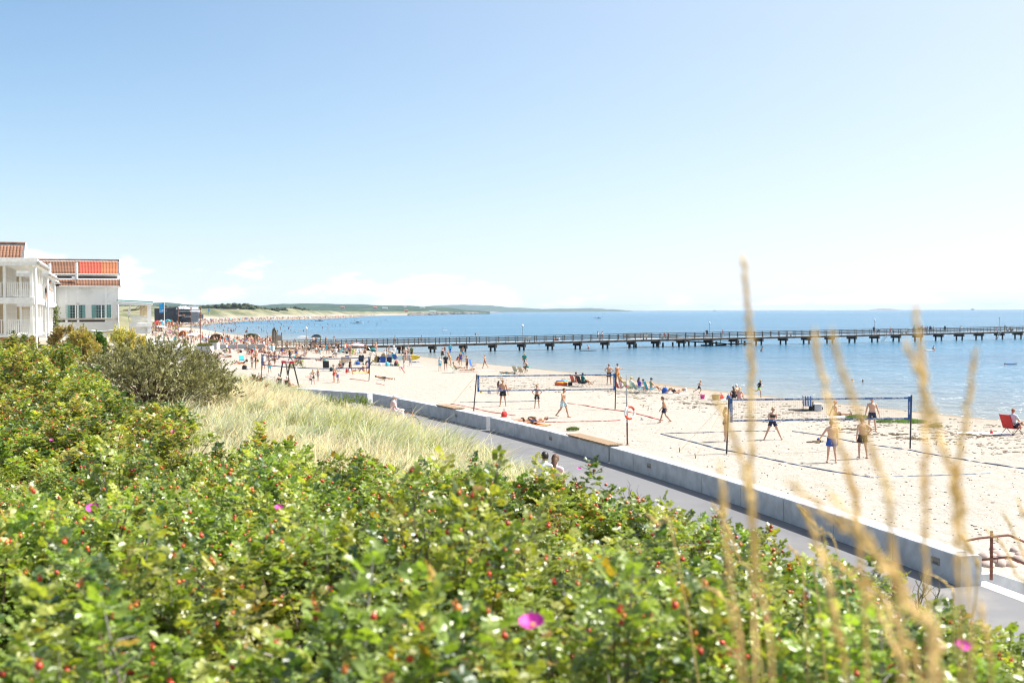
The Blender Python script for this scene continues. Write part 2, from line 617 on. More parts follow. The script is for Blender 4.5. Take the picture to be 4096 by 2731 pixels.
# --- beach sheet
m,nt,p = new_mat('sand')
n1 = noise(nt,1.3,6,0.62)
n2 = noise(nt,5.5,5,0.6)
n3 = noise(nt,0.35,4,0.6,stretch=(0.45,1.6,1))
att = nt.nodes.new('ShaderNodeAttribute')
att.attribute_name = 'Col'              # R: grass cover, G: wet sand, B: wrack line
sepc = nt.nodes.new('ShaderNodeSeparateColor')
nt.links.new(att.outputs['Color'],sepc.inputs[0])
c = mixc(nt,ramp(nt,n1,0.25,0.75),(0.335,0.300,0.255),(0.405,0.368,0.316))
speck = ramp(nt,n2,0.60,0.72)
c = mixc(nt,nmath(nt,'MULTIPLY',speck,0.35),c,(0.27,0.215,0.16))
wr = noise(nt,2.2,6,0.68,stretch=(0.32,1.5,1))
wrk = nmath(nt,'MULTIPLY',ramp(nt,wr,0.55,0.66),sepc.outputs['Blue'])
c = mixc(nt,nmath(nt,'MULTIPLY',wrk,0.75),c,(0.15,0.105,0.06))
c = mixc(nt,sepc.outputs['Green'],c,(0.24,0.185,0.125))
gn = noise(nt,0.05,8,0.7,stretch=(1,0.5,1))
gc = mixc(nt,ramp(nt,gn,0.4,0.6),(0.235,0.222,0.128),(0.085,0.10,0.05))
c = mixc(nt,sepc.outputs['Red'],c,gc)
nt.links.new(c,p.inputs['Base Color'])
p.inputs['Roughness'].default_value = 0.9
p.inputs['Specular IOR Level'].default_value = 0.15
hh = nmath(nt,'ADD',nmath(nt,'MULTIPLY',noise(nt,2.4,5,0.62),1.0),nmath(nt,'MULTIPLY',n2,0.35))
nt.links.new(bump(nt,hh,0.6,0.30),p.inputs['Normal'])
X,Y,F = polar_grid(4.0,9000.0,1.017,-66,62,340)
Z,G,SD = sand_z(X,Y,True)
_,U = su(X,Y)
Z = np.where((U > 0.6) & (Y < 120),np.minimum(Z,-0.6),Z)
wet = np.clip(.62 * sstep(SD,5.0,0.5) + .32 * sstep(SD,17 + 5 * vnoise(X,Y,14,12),5),0,1) * (Z > SEA - 4)
wrack = np.exp(-((SD - 8.5) / 7.5) ** 2) * (Y < 260) * .85 + 0.08 + .9 * np.exp(-((SD - 2.2) / 1.2) ** 2) * (Y < 150)
col = np.stack([G,wet,np.clip(wrack,0,1)],-1)
o = link('beach',np_mesh('beach',np.stack([X,Y,Z],-1),F,m,col,True))
tag(o,kind='structure')
# --- sea
m,nt,p = new_mat('sea')
att = nt.nodes.new('ShaderNodeAttribute')
att.attribute_name = 'Col'
sepc = nt.nodes.new('ShaderNodeSeparateColor')
nt.links.new(att.outputs['Color'],sepc.inputs[0])
bank = ramp(nt,noise(nt,0.012,5,0.6,stretch=(0.35,1.4,1)),0.35,0.65)
deep = mixc(nt,bank,(0.034,0.165,0.275),(0.018,0.11,0.205))
c = mixc(nt,sepc.outputs['Red'],deep,(0.20,0.22,0.21))
nt.links.new(c,p.inputs['Base Color'])
p.inputs['Roughness'].default_value = 0.2
p.inputs['IOR'].default_value = 1.33
w1 = noise(nt,0.9,4,0.6,stretch=(0.45,1.15,1))
w2 = noise(nt,0.16,4,0.55,stretch=(0.35,1.2,1))
w3 = noise(nt,3.2,3,0.5,stretch=(0.7,1.1,1))
hw = nmath(nt,'ADD',nmath(nt,'MULTIPLY',w1,0.62),nmath(nt,'ADD',nmath(nt,'MULTIPLY',w2,2.0),nmath(nt,'MULTIPLY',w3,0.07)))
nt.links.new(bump(nt,hw,1.0,1.25),p.inputs['Normal'])
X,Y,F = polar_grid(20.0,30000.0,1.035,-66,75,260)
sd = shore_sd(X,Y)
shal = np.exp(-np.maximum(-sd,0) / 26.0) * (Y < 700)
col = np.stack([shal,shal,shal],-1)
o = link('sea',np_mesh('sea',np.stack([X,Y,np.full_like(X,SEA)],-1),F,m,col,True))
tag(o,kind='structure')
# --- dune ground, path and its edging
m,nt,p = new_mat('dune_soil')
n1 = noise(nt,1.4,6,0.65)
c = mixc(nt,ramp(nt,n1,0.35,0.65),(0.36,0.31,0.22),(0.22,0.19,0.11))
nt.links.new(c,p.inputs['Base Color'])
p.inputs['Roughness'].default_value = 0.95
nt.links.new(bump(nt,n1,0.6,0.15),p.inputs['Normal'])
ys = np.concatenate([np.arange(-6,70,0.7),np.arange(70,150,2.5)])
us = np.concatenate([np.arange(4.12,26,0.6),np.arange(26,90,4.0)])
V = []
for y in ys:
	q,d,n = wall_pt(float(y))
	for u in us:
		V.append((q.x + n.x * u,q.y + n.y * u))
V = np.array(V)
Z = dune_z(V[:,0],V[:,1])
idx = np.arange(len(V)).reshape(len(ys),len(us))
F = np.stack([idx[:-1,:-1],idx[1:,:-1],idx[1:,1:],idx[:-1,1:]],-1).reshape(-1,4)[:,::-1]
o = link('dune_ground',np_mesh('dune_ground',np.column_stack([V,Z]),F,m,None,True))
tag(o,kind='structure')
def strip(name,material,y0,y1,u0,u1,z,dz,step=1.5):
	b = MB()
	ys_ = np.arange(y0,y1 + step * .5,step)
	vs = []
	for y in ys_:
		q,d,n = wall_pt(float(y))
		for u in (u0,u1):
			for zz in (z,z - dz):
				vs.append(q + n * u + Vector((0,0,zz)))
	fs = []
	for i in range(len(ys_) - 1):
		a,c_ = i * 4,i * 4 + 4
		fs += [(a,c_,c_ + 2,a + 2),(a + 1,a + 3,c_ + 3,c_ + 1),(a,a + 1,c_ + 1,c_),(a + 2,c_ + 2,c_ + 3,a + 3)]
	fs += [(0,2,3,1),(len(vs) - 4,len(vs) - 3,len(vs) - 1,len(vs) - 2)]
	b.add(vs,fs)
	return b.obj(name,material)
m,nt,p = new_mat('asphalt')
n1 = noise(nt,45,4,0.7)
n2 = noise(nt,0.5,5,0.6)
c = mixc(nt,n1,(0.115,0.115,0.12),(0.19,0.19,0.197))
c = mixc(nt,nmath(nt,'MULTIPLY',ramp(nt,n2,0.5,0.75),0.5),c,(0.27,0.25,0.22))
n3 = noise(nt,0.22,7,0.72,stretch=(1,.5,1))
c = mixc(nt,nmath(nt,'MULTIPLY',ramp(nt,n3,0.5,0.62),0.35),c,(0.10,0.10,0.105))
nt.links.new(c,p.inputs['Base Color'])
p.inputs['Roughness'].default_value = 0.85
nt.links.new(bump(nt,n1,0.3,0.01),p.inputs['Normal'])
tag(strip('path',m,6,128,-0.42,4.0,PATH_Z,1.9),kind='structure')
CONC = mat('concrete',(0.51,0.53,0.55),0.8,0.16,2.2,0.004)
CONC_D = mat('concrete_dark',(0.16,0.155,0.15),0.9,0.15,3)  # dark grey of the joint filler and the lamp lens
tag(strip('path_edging',CONC,6,128,4.0,4.115,PATH_Z + 0.05,0.4),kind='structure')
# --- sea wall of precast blocks
WOOD = mat('bench_wood',(0.33,0.225,0.135),0.75,0.3,9,0.003,stretch=(1,8,8),rnd=0.3)
LENS = mat('lamp_recess',(0.30,0.27,0.22),0.6,0.2,12)
def wall_block(y0,y1,parent,off=0.0,h=0.60,slot=None):
	"""one block between two y of the wall line; rounded top edges, thin joint at each end"""
	a,d0,n0 = wall_pt(y0)
	b_,d1,n1_ = wall_pt(y1)
	d = (b_ - a).normalized()
	n = Vector((-d.y,d.x,0))
	a,b_ = a + d * 0.011,b_ - d * 0.011
	prof = [(0.0,-0.06),(0.0,h - 0.045),(-0.013,h - 0.013),(-0.045,h),(-0.42,h),(-0.45,h - 0.013),(-0.463,h - 0.045),(-0.463,-0.7)]
	B = MB()
	vs = [a + n * (x + off) + Vector((0,0,PATH_Z + z)) for x,z in prof] + [b_ + n * (x + off) + Vector((0,0,PATH_Z + z)) for x,z in prof]
	k = len(prof)
	fs = [tuple(range(k)),tuple(range(2 * k - 1,k - 1,-1))]
	for i in range(k):
		j = (i + 1) % k
		fs.append((i,k + i,k + j,j))
	B.add(vs,fs)
	o = B.obj('block',CONC,parent)
	J_ = MB()
	J_.box(b_ + d * .011 + n * (off - .235) + Vector((0,0,PATH_Z + h * .48)),(.43,.021,h * .90),Matrix((n,d,Vector((0,0,1)))).transposed())
	J_.obj('joint',CONC_D,o)
	if slot is not None:
		q = a.lerp(b_,slot) + n * (off + 0.004) + Vector((0,0,PATH_Z + 0.34))
		rot = Matrix((d,n,Vector((0,0,1)))).transposed()
		S = MB()
		S.box(q,(0.30,0.012,0.15),rot)
		so = S.obj('recessed_light',LENS,o)
		T = MB()
		T.box(q + n * 0.008 - Vector((0,0,0.035)),(0.22,0.006,0.05),rot)
		T.obj('lens',CONC_D,so)
	return o
def px_y(px):
	"""y of the wall line seen at that column"""
	lo,hi = 12.0,120.0
	for _ in range(40):
		mm = (lo + hi) / 2
		q,_,_ = wall_pt(mm)
		x,_ = proj((q.x,q.y,PATH_Z))
		if x > px:
			lo = mm
		else:
			hi = mm
	return lo
runs = [([3844,3570,3335,3134,2961,2807,2664,2533,2440],0.0,{0: 0.35,6: 0.5},'nearest pale concrete sea wall ending at the handrail'),
		([2436,2310,2166,2060,1962],0.02,{1: 0.72},'pale concrete sea wall behind the couple on the path, with long wooden bench top'),
		([1950,1860,1800,1740,1675,1592],0.05,{1: 0.5},'pale concrete sea wall beside the cyclist, with short wooden bench top'),
		([1575,1540,1484],-0.10,{0: 0.5},'short pale concrete sea wall stub between grass and cyclist'),
		([1470,1425,1375,1325,1280,1240,1205,1170],0.0,{},'far pale concrete sea wall rising behind the dune grass')]
for pxs,off,slots,lab in runs:
	yy = [px_y(x) for x in pxs]
	q,_,_ = wall_pt(yy[0])
	t = thing('sea_wall',(q.x,q.y,PATH_Z),lab,'sea wall','concrete sea walls along the path')
	for i in range(len(yy) - 1):
		wall_block(yy[i],yy[i + 1],t,off,0.60,slots.get(i))
def bench_top(px0,px1,label,off=0.0):
	y0,y1 = px_y(px0),px_y(px1)
	a,d,n = wall_pt(y0)
	b_,_,_ = wall_pt(y1)
	d = (b_ - a).normalized()
	n = Vector((-d.y,d.x,0))
	z = PATH_Z + 0.60
	t = thing('bench_top',(a.x,a.y,z),label,'bench','wooden bench tops on the sea wall')
	for i in range(6):
		B = MB()
		c_ = (a + b_) / 2 + n * (0.03 + off - 0.1 * i) + Vector((0,0,z + 0.065))
		B.box(c_,(0.088,(b_ - a).length,0.045),Matrix((n,d,Vector((0,0,1)))).transposed(),0,0.006)
		B.obj('slat',WOOD,t)
	for f in (0.06,0.36,0.66,0.94):
		B = MB()
		B.box(a.lerp(b_,f) + n * (off - 0.22) + Vector((0,0,z + 0.021)),(0.55,0.06,0.04),Matrix((n,d,Vector((0,0,1)))).transposed())
		B.obj('bearer',mat('galvanised',(0.45,0.46,0.47),0.45,0.1,8,metal=0.6),t)
bench_top(2440,2272,'long wooden slatted bench top on the sea wall',0.02)
bench_top(1825,1752,'short wooden slatted bench top farther along the sea wall',0.05)
# --- steps and handrail at the near end of the wall
RUST = mat('rusty_steel',(0.16,0.065,0.04),0.8,0.3,14,0.002)
q,d,n = wall_pt(W_END - 0.05)
st = thing('beach_steps',(q.x,q.y,PATH_Z),'pale concrete steps down to the sand beyond the near end of the sea wall','steps')
rotw = Matrix((n,d,Vector((0,0,1)))).transposed()
for i in range(6):
	B = MB()
	B.box(q - n * (0.62 + 0.36 * i + 0.18 - 0.2) - d * 1.9 + Vector((0,0,PATH_Z - 0.16 * i - 0.35 + 0.004)),(0.36,3.7,0.70),rotw,0,0.01)
	B.obj('step',mat('concrete_step',(0.52,0.505,0.475),0.85,0.14,3.0,0.004),st)
B = MB()
vs = []
for x,z0,z1 in ((-0.12,-1.5,0.06),(-0.9,-1.5,0.06),(-3.2,-1.5,-0.72)):
	for w_ in (0.0,0.22):
		for z in (z0,z1):
			vs.append(q + n * (x - 0.3) + d * (w_ - 0.02) + Vector((0,0,PATH_Z + z)))
B.add(vs,[(0,1,5,4),(4,5,9,8),(2,6,7,3),(6,10,11,7),(1,3,7,5),(5,7,11,9),(0,2,3,1),(8,9,11,10),(0,4,6,2),(4,8,10,6)])
B.obj('cheek_wall',CONC,st)
hr = thing('handrail',(q.x,q.y,PATH_Z),'rust brown steel handrail with two rails beside the steps','handrail')
pb = at(3965,2318,PATH_Z)
B = MB()
B.tube([pb,pb + Vector((0,0,0.98))],0.032,10)
B.obj('post',RUST,hr)
pe = pb - n * 2.6 + Vector((0,0,-0.95))
B = MB()
B.tube([pe + Vector((0,0,-0.1)),pe + Vector((0,0,0.98))],0.032,10)
B.obj('post',RUST,hr)
for hz in (0.86,0.42):
	B = MB()
	B.tube([pb + n * 0.62 + Vector((0.0,-.05,hz - 0.04)),pb + n * 0.3 + Vector((0,-.05,hz)),pb - n * 0.35 + Vector((0,-.05,hz + 0.03)),pb - n * 0.42 + Vector((0,-.05,hz + 0.01)),pe + Vector((0,-.05,hz))],0.024,8)
	r_ = B.obj('rail',RUST,hr)
	B = MB()
	B.tube([pb - n * 0.03 + Vector((0,-.03,hz - 0.07)),pb - n * 0.11 + Vector((0,-.05,hz - 0.07)),pb - n * 0.11 + Vector((0,-.05,hz))],0.008,6)
	B.obj('bracket',RUST,r_)
# --- distant land
def ridge_mesh(name,pts,Y0,depth,foot,seed,rough_,material):
	"""a wooded ridge whose crest, seen from here, runs through the given points"""
	px = np.array([p_[0] for p_ in pts],float)
	py = np.array([p_[1] for p_ in pts],float)
	cols = np.arange(px[0],px[-1] + 1,(px[-1] - px[0]) / 420)
	prof = np.interp(cols,px,py)
	V,rows = [],9
	for i,x in enumerate(cols):
		top = aty(x,prof[i],Y0)
		for k in range(rows):
			f = k / 5.0
			hgt = (math.sin(min(f,1) * math.pi / 2) if f <= 1 else 1 - (f - 1) * 0.8)
			yy = Y0 - depth + depth * f
			sc = yy / Y0
			V.append((top.x * sc,yy,foot + (top.z - foot) * hgt))
	V = np.array(V)
	jit = vnoise(V[:,0],V[:,1],rough_ * 6,seed) * 0.6 + vnoise(V[:,0],V[:,1] * 3,rough_ * 2.2,seed + 1) * 0.4
	V[:,2] += jit * rough_ * 0.30 * (V[:,2] > foot + 2)
	idx = np.arange(len(V)).reshape(len(cols),rows)
	F = np.stack([idx[:-1,:-1],idx[1:,:-1],idx[1:,1:],idx[:-1,1:]],-1).reshape(-1,4)
	o = link(name,np_mesh(name,V,F,material))
	return tag(o,kind='structure')
m,nt,p = new_mat('hill_wood')
n1 = noise(nt,0.02,6,0.7)
n2 = noise(nt,0.004,4,0.6)
c = mixc(nt,ramp(nt,n1,0.35,0.65),(0.022,0.050,0.038),(0.06,0.095,0.062))
c = mixc(nt,nmath(nt,'MULTIPLY',ramp(nt,n2,0.55,0.68),0.6),c,(0.11,0.135,0.08))
nt.links.new(c,p.inputs['Base Color'])
p.inputs['Roughness'].default_value = 1.0
p.inputs['Specular IOR Level'].default_value = 0.0
HILL = m
ridge_mesh('hills',[(-900,1224),(0,1220),(380,1219),(620,1214),(700,1216),(850,1220),(960,1218),(1040,1224),(1090,1219),(1200,1217),
						(1330,1218),(1500,1220),(1600,1222),(1700,1227),(1800,1235),(1900,1244),(1960,1249)],5200.0,1900.0,0.0,31,22.0,HILL)
ridge_mesh('hills',[(1400,1236),(1600,1229),(1750,1222),(1860,1219),(1960,1221),(2040,1230),(2200,1236),(2330,1233),(2450,1237),(2530,1244.5)],
			12500.0,2500.0,-1.0,41,26.0,HILL)
ridge_mesh('hills',[(2500,1242.6),(2700,1241),(2900,1240.5),(3100,1240),(3300,1240)],24000.0,3000.0,-1.0,43,10.0,HILL)
ridge_mesh('island',[(3475,1238.8),(3490,1237),(3510,1234.6),(3535,1233.2),(3560,1234.2),(3580,1236.5),(3600,1238.3)],14000.0,500.0,-1.2,51,5.0,
			mat('island_rock',(0.13,0.12,0.11),0.95,0.3,0.02))
b = MB()
pt = aty(3512,1234.8,13950.0)
b.lathe((pt.x,pt.y,pt.z - 3),[(3.0,0),(2.4,12),(3.2,13),(1.6,16),(0.2,18)],10)
o = b.obj('lighthouse',mat('lighthouse_white',(0.5,0.5,0.5),0.7),loc=(pt.x,pt.y,pt.z - 3))
tag(o,'tiny lighthouse tower on the low island at the horizon','lighthouse')
rk = []
ROCK = mat('headland_rock',(0.15,0.135,0.12),0.9,0.35,0.08)
b = MB()
for i in range(150):
	f = RNG.random()
	px_ = 1640 + 290 * f + RNG.uniform(-10,10)
	q = at(px_,np.interp(px_,[1640,1780,1907,1940],[1261,1257.2,1254.8,1254.4]) - RNG.uniform(-0.4,1.6),SEA + 0.4)
	r_ = RNG.uniform(3,9)
	b.ell((q.x,q.y,SEA + 0.5),(r_ * 1.6,r_,r_ * RNG.uniform(0.35,0.75)),7,4,Matrix.Rotation(RNG.uniform(0,3),3,'Z') @ Matrix.Rotation(RNG.uniform(-.4,.4),3,'X'))
o = b.obj('rocks',ROCK)
tag(o,'low dark rocks along the far headland',kind='stuff')
for px_,py_ in ((1960,1253.4),(1982,1253.2)):
	q = at(px_,py_,SEA)
	b = MB()
	b.ell((q.x,q.y,SEA),(22,8,1.6),8,4)
	tag(b.obj('rock',ROCK,loc=(q.x,q.y,SEA)),'low dark skerry just off the far headland','rock','skerries off the headland')
b = MB()
FARWOOD = mat('far_wood_leaf',(0.055,0.075,0.045),1.0,0.5,0.12,spec=0.0)
for i in range(900):
	px_ = 380 + 960 * RNG.betavariate(1.0,1.7)
	Yt = RNG.uniform(1250,2200)
	hgt = np.interp(px_,[380,700,820,900,1000,1090,1150,1185,1260,1330],[9,8,8.5,10.5,10,5.5,6,9,4,3]) * RNG.uniform(0.65,1.1) + 2.6
	q = aty(px_,1250,Yt)
	r_ = RNG.uniform(2.0,4.2)
	z0 = 4.0
	if shore_sd(np.array([q.x]),np.array([Yt]))[0] < 75:
		continue
	for k in range(3):
		b.ell((q.x + RNG.uniform(-3,3),Yt + RNG.uniform(-3,3),z0 + hgt - r_ * 0.55 * (1 + k * .5)),(r_ * RNG.uniform(.6,1),r_,r_ * RNG.uniform(0.45,0.65)),6,4,
				Matrix.Rotation(RNG.uniform(0,3),3,'Z') @ Matrix.Rotation(RNG.uniform(-.3,.3),3,'X'))
o = b.obj('far_wood',FARWOOD)
tag(o,'dark wood behind the far grassy dunes',kind='stuff')
# ---------------------------------------------------------------- plants
LEAF = leaf_mat('rose_leaf',0.38,0.36,0.75,through=(1.6,1.7,0.5))
BUCK = leaf_mat('buckthorn_leaf',0.45,0.22,0.4)
GRASS = leaf_mat('dune_grass_blade',0.6,0.5,0.25,through=(1.25,1.2,0.95))
STEM = mat('rose_stem',(0.12,0.085,0.055),0.85,0.3,20)
TWIG = mat('grey_twig',(0.27,0.245,0.215),0.85,0.25,20)
HIP = mat('rose_hip_skin',(0.52,0.055,0.022),0.28,0.35,40,spec=0.5,rnd=0.5)
HIP_O = mat('rose_hip_unripe',(0.60,0.19,0.04),0.3,0.3,40,spec=0.5)
PETAL = mat('rose_petal',(0.60,0.05,0.36),0.6,0.35,45)
YOLK = mat('flower_centre',(0.7,0.45,0.05),0.7)
LT = np.array([[0,0,0],[.30,.34,.07],[.25,.72,.06],[0,1.0,-.05],[-.25,.72,.06],[-.30,.34,.07]])
LF = np.array([[0,1,2,3],[0,3,4,5]])
def frames(dirs,ups):
	d = dirs / np.linalg.norm(dirs,axis=1,keepdims=True)
	x = np.cross(d,ups)
	x /= np.linalg.norm(x,axis=1,keepdims=True) + 1e-9
	z = np.cross(x,d)
	return x,d,z
def leaves(pos,dirs,ups,length,width,cols,tmpl=LT,tf=LF):
	"""one folded leaf blade per row"""
	x,d,z = frames(dirs,ups)
	n = len(pos)
	L = np.asarray(length).reshape(-1,1,1) * np.ones((n,1,1))
	Wd = np.asarray(width).reshape(-1,1,1) * np.ones((n,1,1))
	V = pos[:,None,:] + x[:,None,:] * (tmpl[None,:,0:1] * Wd) + d[:,None,:] * (tmpl[None,:,1:2] * L) + z[:,None,:] * (tmpl[None,:,2:3] * L)
	F = tf[None] + (np.arange(n) * len(tmpl))[:,None,None]
	C = np.repeat(cols,len(tmpl),axis=0)
	return V.reshape(-1,3),F.reshape(-1,tf.shape[1]),C
def unit(n,g):
	v = g.normal(size=(n,3))
	return v / np.linalg.norm(v,axis=1,keepdims=True)
def rose_meshes(seed,nshoot=84,big=1.0,warm=0.0):
	g = np.random.default_rng(seed)
	tips,dirs = [],[]
	lobes = [(g.uniform(-.35,.35),g.uniform(-.35,.35),g.uniform(.25,.42),g.uniform(.70,1.0)) for _ in range(5)]
	for i in range(nshoot):
		cx,cy,r,h = lobes[g.integers(len(lobes))]
		a,q = g.uniform(0,2 * np.pi),np.sqrt(g.uniform())
		x,y = cx + r * 1.15 * q * np.cos(a),cy + r * 1.15 * q * np.sin(a)
		z = h * (1 - 0.62 * q * q) + g.normal() * 0.06 + (0.12 if g.uniform() < 0.08 else 0)
		if g.uniform() < 0.22:
			z *= g.uniform(0.4,0.8)
		tips.append((x,y,max(z,0.15)))
		dirs.append((x * 0.9 - cx * .3 + g.normal() * .2,y * 0.9 - cy * .3 + g.normal() * .2,0.9))
	tips = np.array(tips) * np.array([1,1,1.0])
	dirs = np.array(dirs)
	dirs /= np.linalg.norm(dirs,axis=1,keepdims=True)
	P,D,U,Ln,Wd,Cc = [],[],[],[],[],[]
	pal = np.array([[.19,.25,.052],[.25,.31,.066],[.335,.35,.075],[.072,.12,.034],[.32,.325,.09]]) * ((1.05,1,.95) if warm else (1,1,1))
	for t,d in zip(tips,dirs):
		nl = g.integers(8,13)
		base_c = pal[g.choice(5,p=[.3,.3,.2,.12,.08])]
		a0 = g.uniform(0,6.28)
		for k in range(nl):
			f = k / nl
			org = t - d * (0.17 * f)
			a = a0 + 2.4 * k
			out = np.array([np.cos(a),np.sin(a),0.0])
			ld = out * (0.55 + 0.5 * f) + d * (0.75 - 0.75 * f) + np.array([0,0,0.05])
			ld /= np.linalg.norm(ld)
			side = np.cross(ld,np.array([0,0,1.0]))
			side /= np.linalg.norm(side) + 1e-9
			up = np.cross(side,ld) + g.normal(size=3) * .22
			rl = g.uniform(0.055,0.085)
			cc = base_c * g.uniform(0.75,1.3)
			if g.uniform() < 0.022 + warm:
				cc = np.array([.34,.22,.04]) if g.uniform() < .75 else np.array([.36,.13,.03])
			for j in range(7):
				if j == 6:
					pp,dd = org + ld * rl,ld
				else:
					q = 0.35 + 0.28 * (j // 2)
					sg = 1 if j % 2 else -1
					pp = org + ld * rl * q
					dd = side * sg * 0.85 + ld * 0.5
				pp = pp + np.array([0,0,-0.012 * q if j < 6 else -0.012])
				P.append(pp)
				D.append(dd + g.normal(size=3) * .13 + np.array([0,0,-.15]))
				U.append(up + g.normal(size=3) * .25)
				s = g.uniform(.027,.042) * big
				Ln.append(s)
				Wd.append(s * g.uniform(1.05,1.35))
				Cc.append(cc * g.uniform(.85,1.15))
	V,F,C = leaves(np.array(P),np.array(D),np.array(U),np.array(Ln),np.array(Wd),np.array(Cc))
	fol = np_mesh('foliage',V,F,LEAF,C)
	b = MB()
	for i in range(0,len(tips),3):
		t,d = Vector(tips[i]),Vector(dirs[i])
		b.tube([(t.x * .25,t.y * .25,-.15),(t.x * .7,t.y * .7,t.z * .45),t - d * .05],[.009,.006,.003],4,0,False)
	stem = b.mesh('stems',STEM)
	b = MB()
	for i in range(10):
		t = tips[g.integers(len(tips))] * np.array([1.08,1.08,1.04])
		b0 = (t[0] * .5,t[1] * .5,t[2] * .45)
		b.tube([b0,(t[0] * .85,t[1] * .8,t[2] * .8),tuple(t)],[.008,.005,.002],4,0,False)
		for k in range(3):
			s_ = np.array(t) * g.uniform(.72,.95)
			e = s_ + g.normal(size=3) * .07 + np.array([0,0,.06])
			b.tube([tuple(s_),tuple(e)],[.0035,.0012],3,0,False)
	twig = b.mesh('bare_twigs',TWIG)
	hp = []
	for i in g.permutation(len(tips))[:36]:
		if tips[i][2] < .5:
			continue
		for k in range(g.integers(1,4)):
			hp.append(tuple(tips[i] + dirs[i] * g.uniform(.015,.05) + g.normal(size=3) * np.array([.025,.025,.01])))
	b = MB()
	for q in hp:
		b.ell(q,(.0135,.0135,.012),6,4,None,0 if g.uniform() < .6 else 1)
	hips = b.mesh('rose_hips',[HIP,HIP_O],smooth=True)
	return dict(fol=fol,stem=stem,twig=twig,hips=hips,hp=hp)
b = MB()
b.lathe((0,0,0),[(.002,-.012),(.008,-.0115),(.0128,-.005),(.0135,0.001),(.011,.008),(.005,.0115),(.0025,.012)],10)
for k in range(5):
	a = 2 * math.pi * k / 5
	b.bar((.002 * math.cos(a),.002 * math.sin(a),.012),(.013 * math.cos(a),.013 * math.sin(a),.024),.003,.001)
HIP_ME = b.mesh('rose_hip',HIP,smooth=True)
b = MB()
for k in range(5):
	a = 2 * math.pi * k / 5
	ca,sa = math.cos(a),math.sin(a)
	f = lambda r_,w_,z: (r_ * ca - w_ * sa,r_ * sa + w_ * ca,z)
	b.add([f(.006,0,0),f(.02,.018,.010),f(.036,.027,.026),f(.045,.013,.034),f(.041,0,.029),f(.046,-.012,.031),f(.037,-.026,.023),f(.02,-.017,.008),f(.024,0,.004)],
			[(0,1,8),(1,2,8),(2,3,4,8),(4,5,6,8),(6,7,8),(7,0,8)])
PETAL_ME = b.mesh('petals',PETAL,smooth=True)
b = MB()
b.ell((0,0,.006),(.009,.009,.006),8,5)
YOLK_ME = b.mesh('flower_centre',YOLK,smooth=True)
ROSES = [rose_meshes(100 + i,92) for i in range(5)]
ROSES_MID = [rose_meshes(200 + i,66,1.25,0.03) for i in range(3)]
def inside(poly,x,y):
	c = False
	for i in range(len(poly)):
		x1,y1 = poly[i]
		x2,y2 = poly[i - 1]
		if (y1 > y) != (y2 > y) and x < (x2 - x1) * (y - y1) / (y2 - y1) + x1:
			c = not c
	return c
def on_dune(px,py,h=0.0):
	"""ground point under a plant of height h whose top is seen there"""
	d = ray(px,py)
	d = d / d.y
	y = 2.0
	while y < 110:
		p_ = EYE + d * y
		_,u = su(p_.x,p_.y)
		if p_.z <= float(dune_z(p_.x,p_.y)) + h and u > 3.5:
			break
		y *= 1.01
	return p_
GRASS_PX = [(905,1570),(1100,1540),(1300,1600),(1480,1650),(1640,1710),(1800,1760),(2080,1870),(2000,1985),(1750,1990),(1400,1960),(1050,1930),(960,1830),
			(900,1760),(780,1700),(720,1670),(800,1625)]
GRASS_XY = [(on_dune(x,y,.35).x,on_dune(x,y,.35).y) for x,y in GRASS_PX]
BK = on_dune(640,1590,0.3)          # foot of the big buckthorn
BK2 = on_dune(815,1560,0.3)
def near_buck(x,y):
	return math.hypot((x - BK.x) / 3.4,(y - BK.y) / 2.2) < 1 or math.hypot((x - BK2.x) / 1.5,(y - BK2.y) / 1.5) < 1
def in_view(x,y,margin=0.05):
	return abs(x / y) < 0.4452 + margin + 0.9 / max(y,1)
LIM_N = ([0,420,560,700,900,1000,1400,1500,1900,2080,2200,2350,2450,2700,2900,3100,3300,3500,3700,4096],
			[1830,1850,1770,1800,1800,1805,1785,1800,1845,1868,1848,1838,1890,1940,1975,2060,2135,2245,2365,2480])
LIM_F = ([0,200,300,400,560,750,900,1000],[1312,1332,1410,1530,1595,1605,1650,1700])
def fit(bx,by,s,kz):
	'''scale that keeps the bush below that line; 0 if it cannot stand there'''
	zg = float(dune_z(bx,by))
	px,_ = proj((bx,by,zg + 1))
	lim = LIM_N if by < 19 else LIM_F
	top = aty(px,np.interp(px,*lim),by).z - zg
	m_ = top / (1.02 * kz)
	return 0 if m_ < .42 else min(s,m_ * float(np.interp(px,[2050,2130,2300,2430,3500,4096],[1.03,.95,.95,.94,.93,1.03])))
bushes = []
row = 0
y = 2.25
while y < 19:
	step = 0.80 + 0.024 * y
	xs = np.arange(-0.52 * y - 1.2,0.52 * y + 1.4,step)
	for x in xs:
		bx,by = x + RNG.uniform(-.28,.28) + (step / 2 if row % 2 else 0),y + RNG.uniform(-.25,.25)
		_,u = su(bx,by)
		if not in_view(bx,by) or u < 5.3 or inside(GRASS_XY,bx,by) or near_buck(bx,by):
			continue
		bushes.append((bx,by,'near'))
	y += step * .88
	row += 1
for px_ in list(range(940,2100,230)) + list(range(2080,2500,60)) + list(range(2550,3600,260)) + [3700,3830,3960,4090,4200]:
	by = float(np.interp(px_,[900,2400,3300,4096],[13,11.0,8.2,6.6]))
	q = aty(px_,np.interp(px_,*LIM_N),by)
	bushes.append((q.x,by,'ridge'))
n_near = len(bushes)
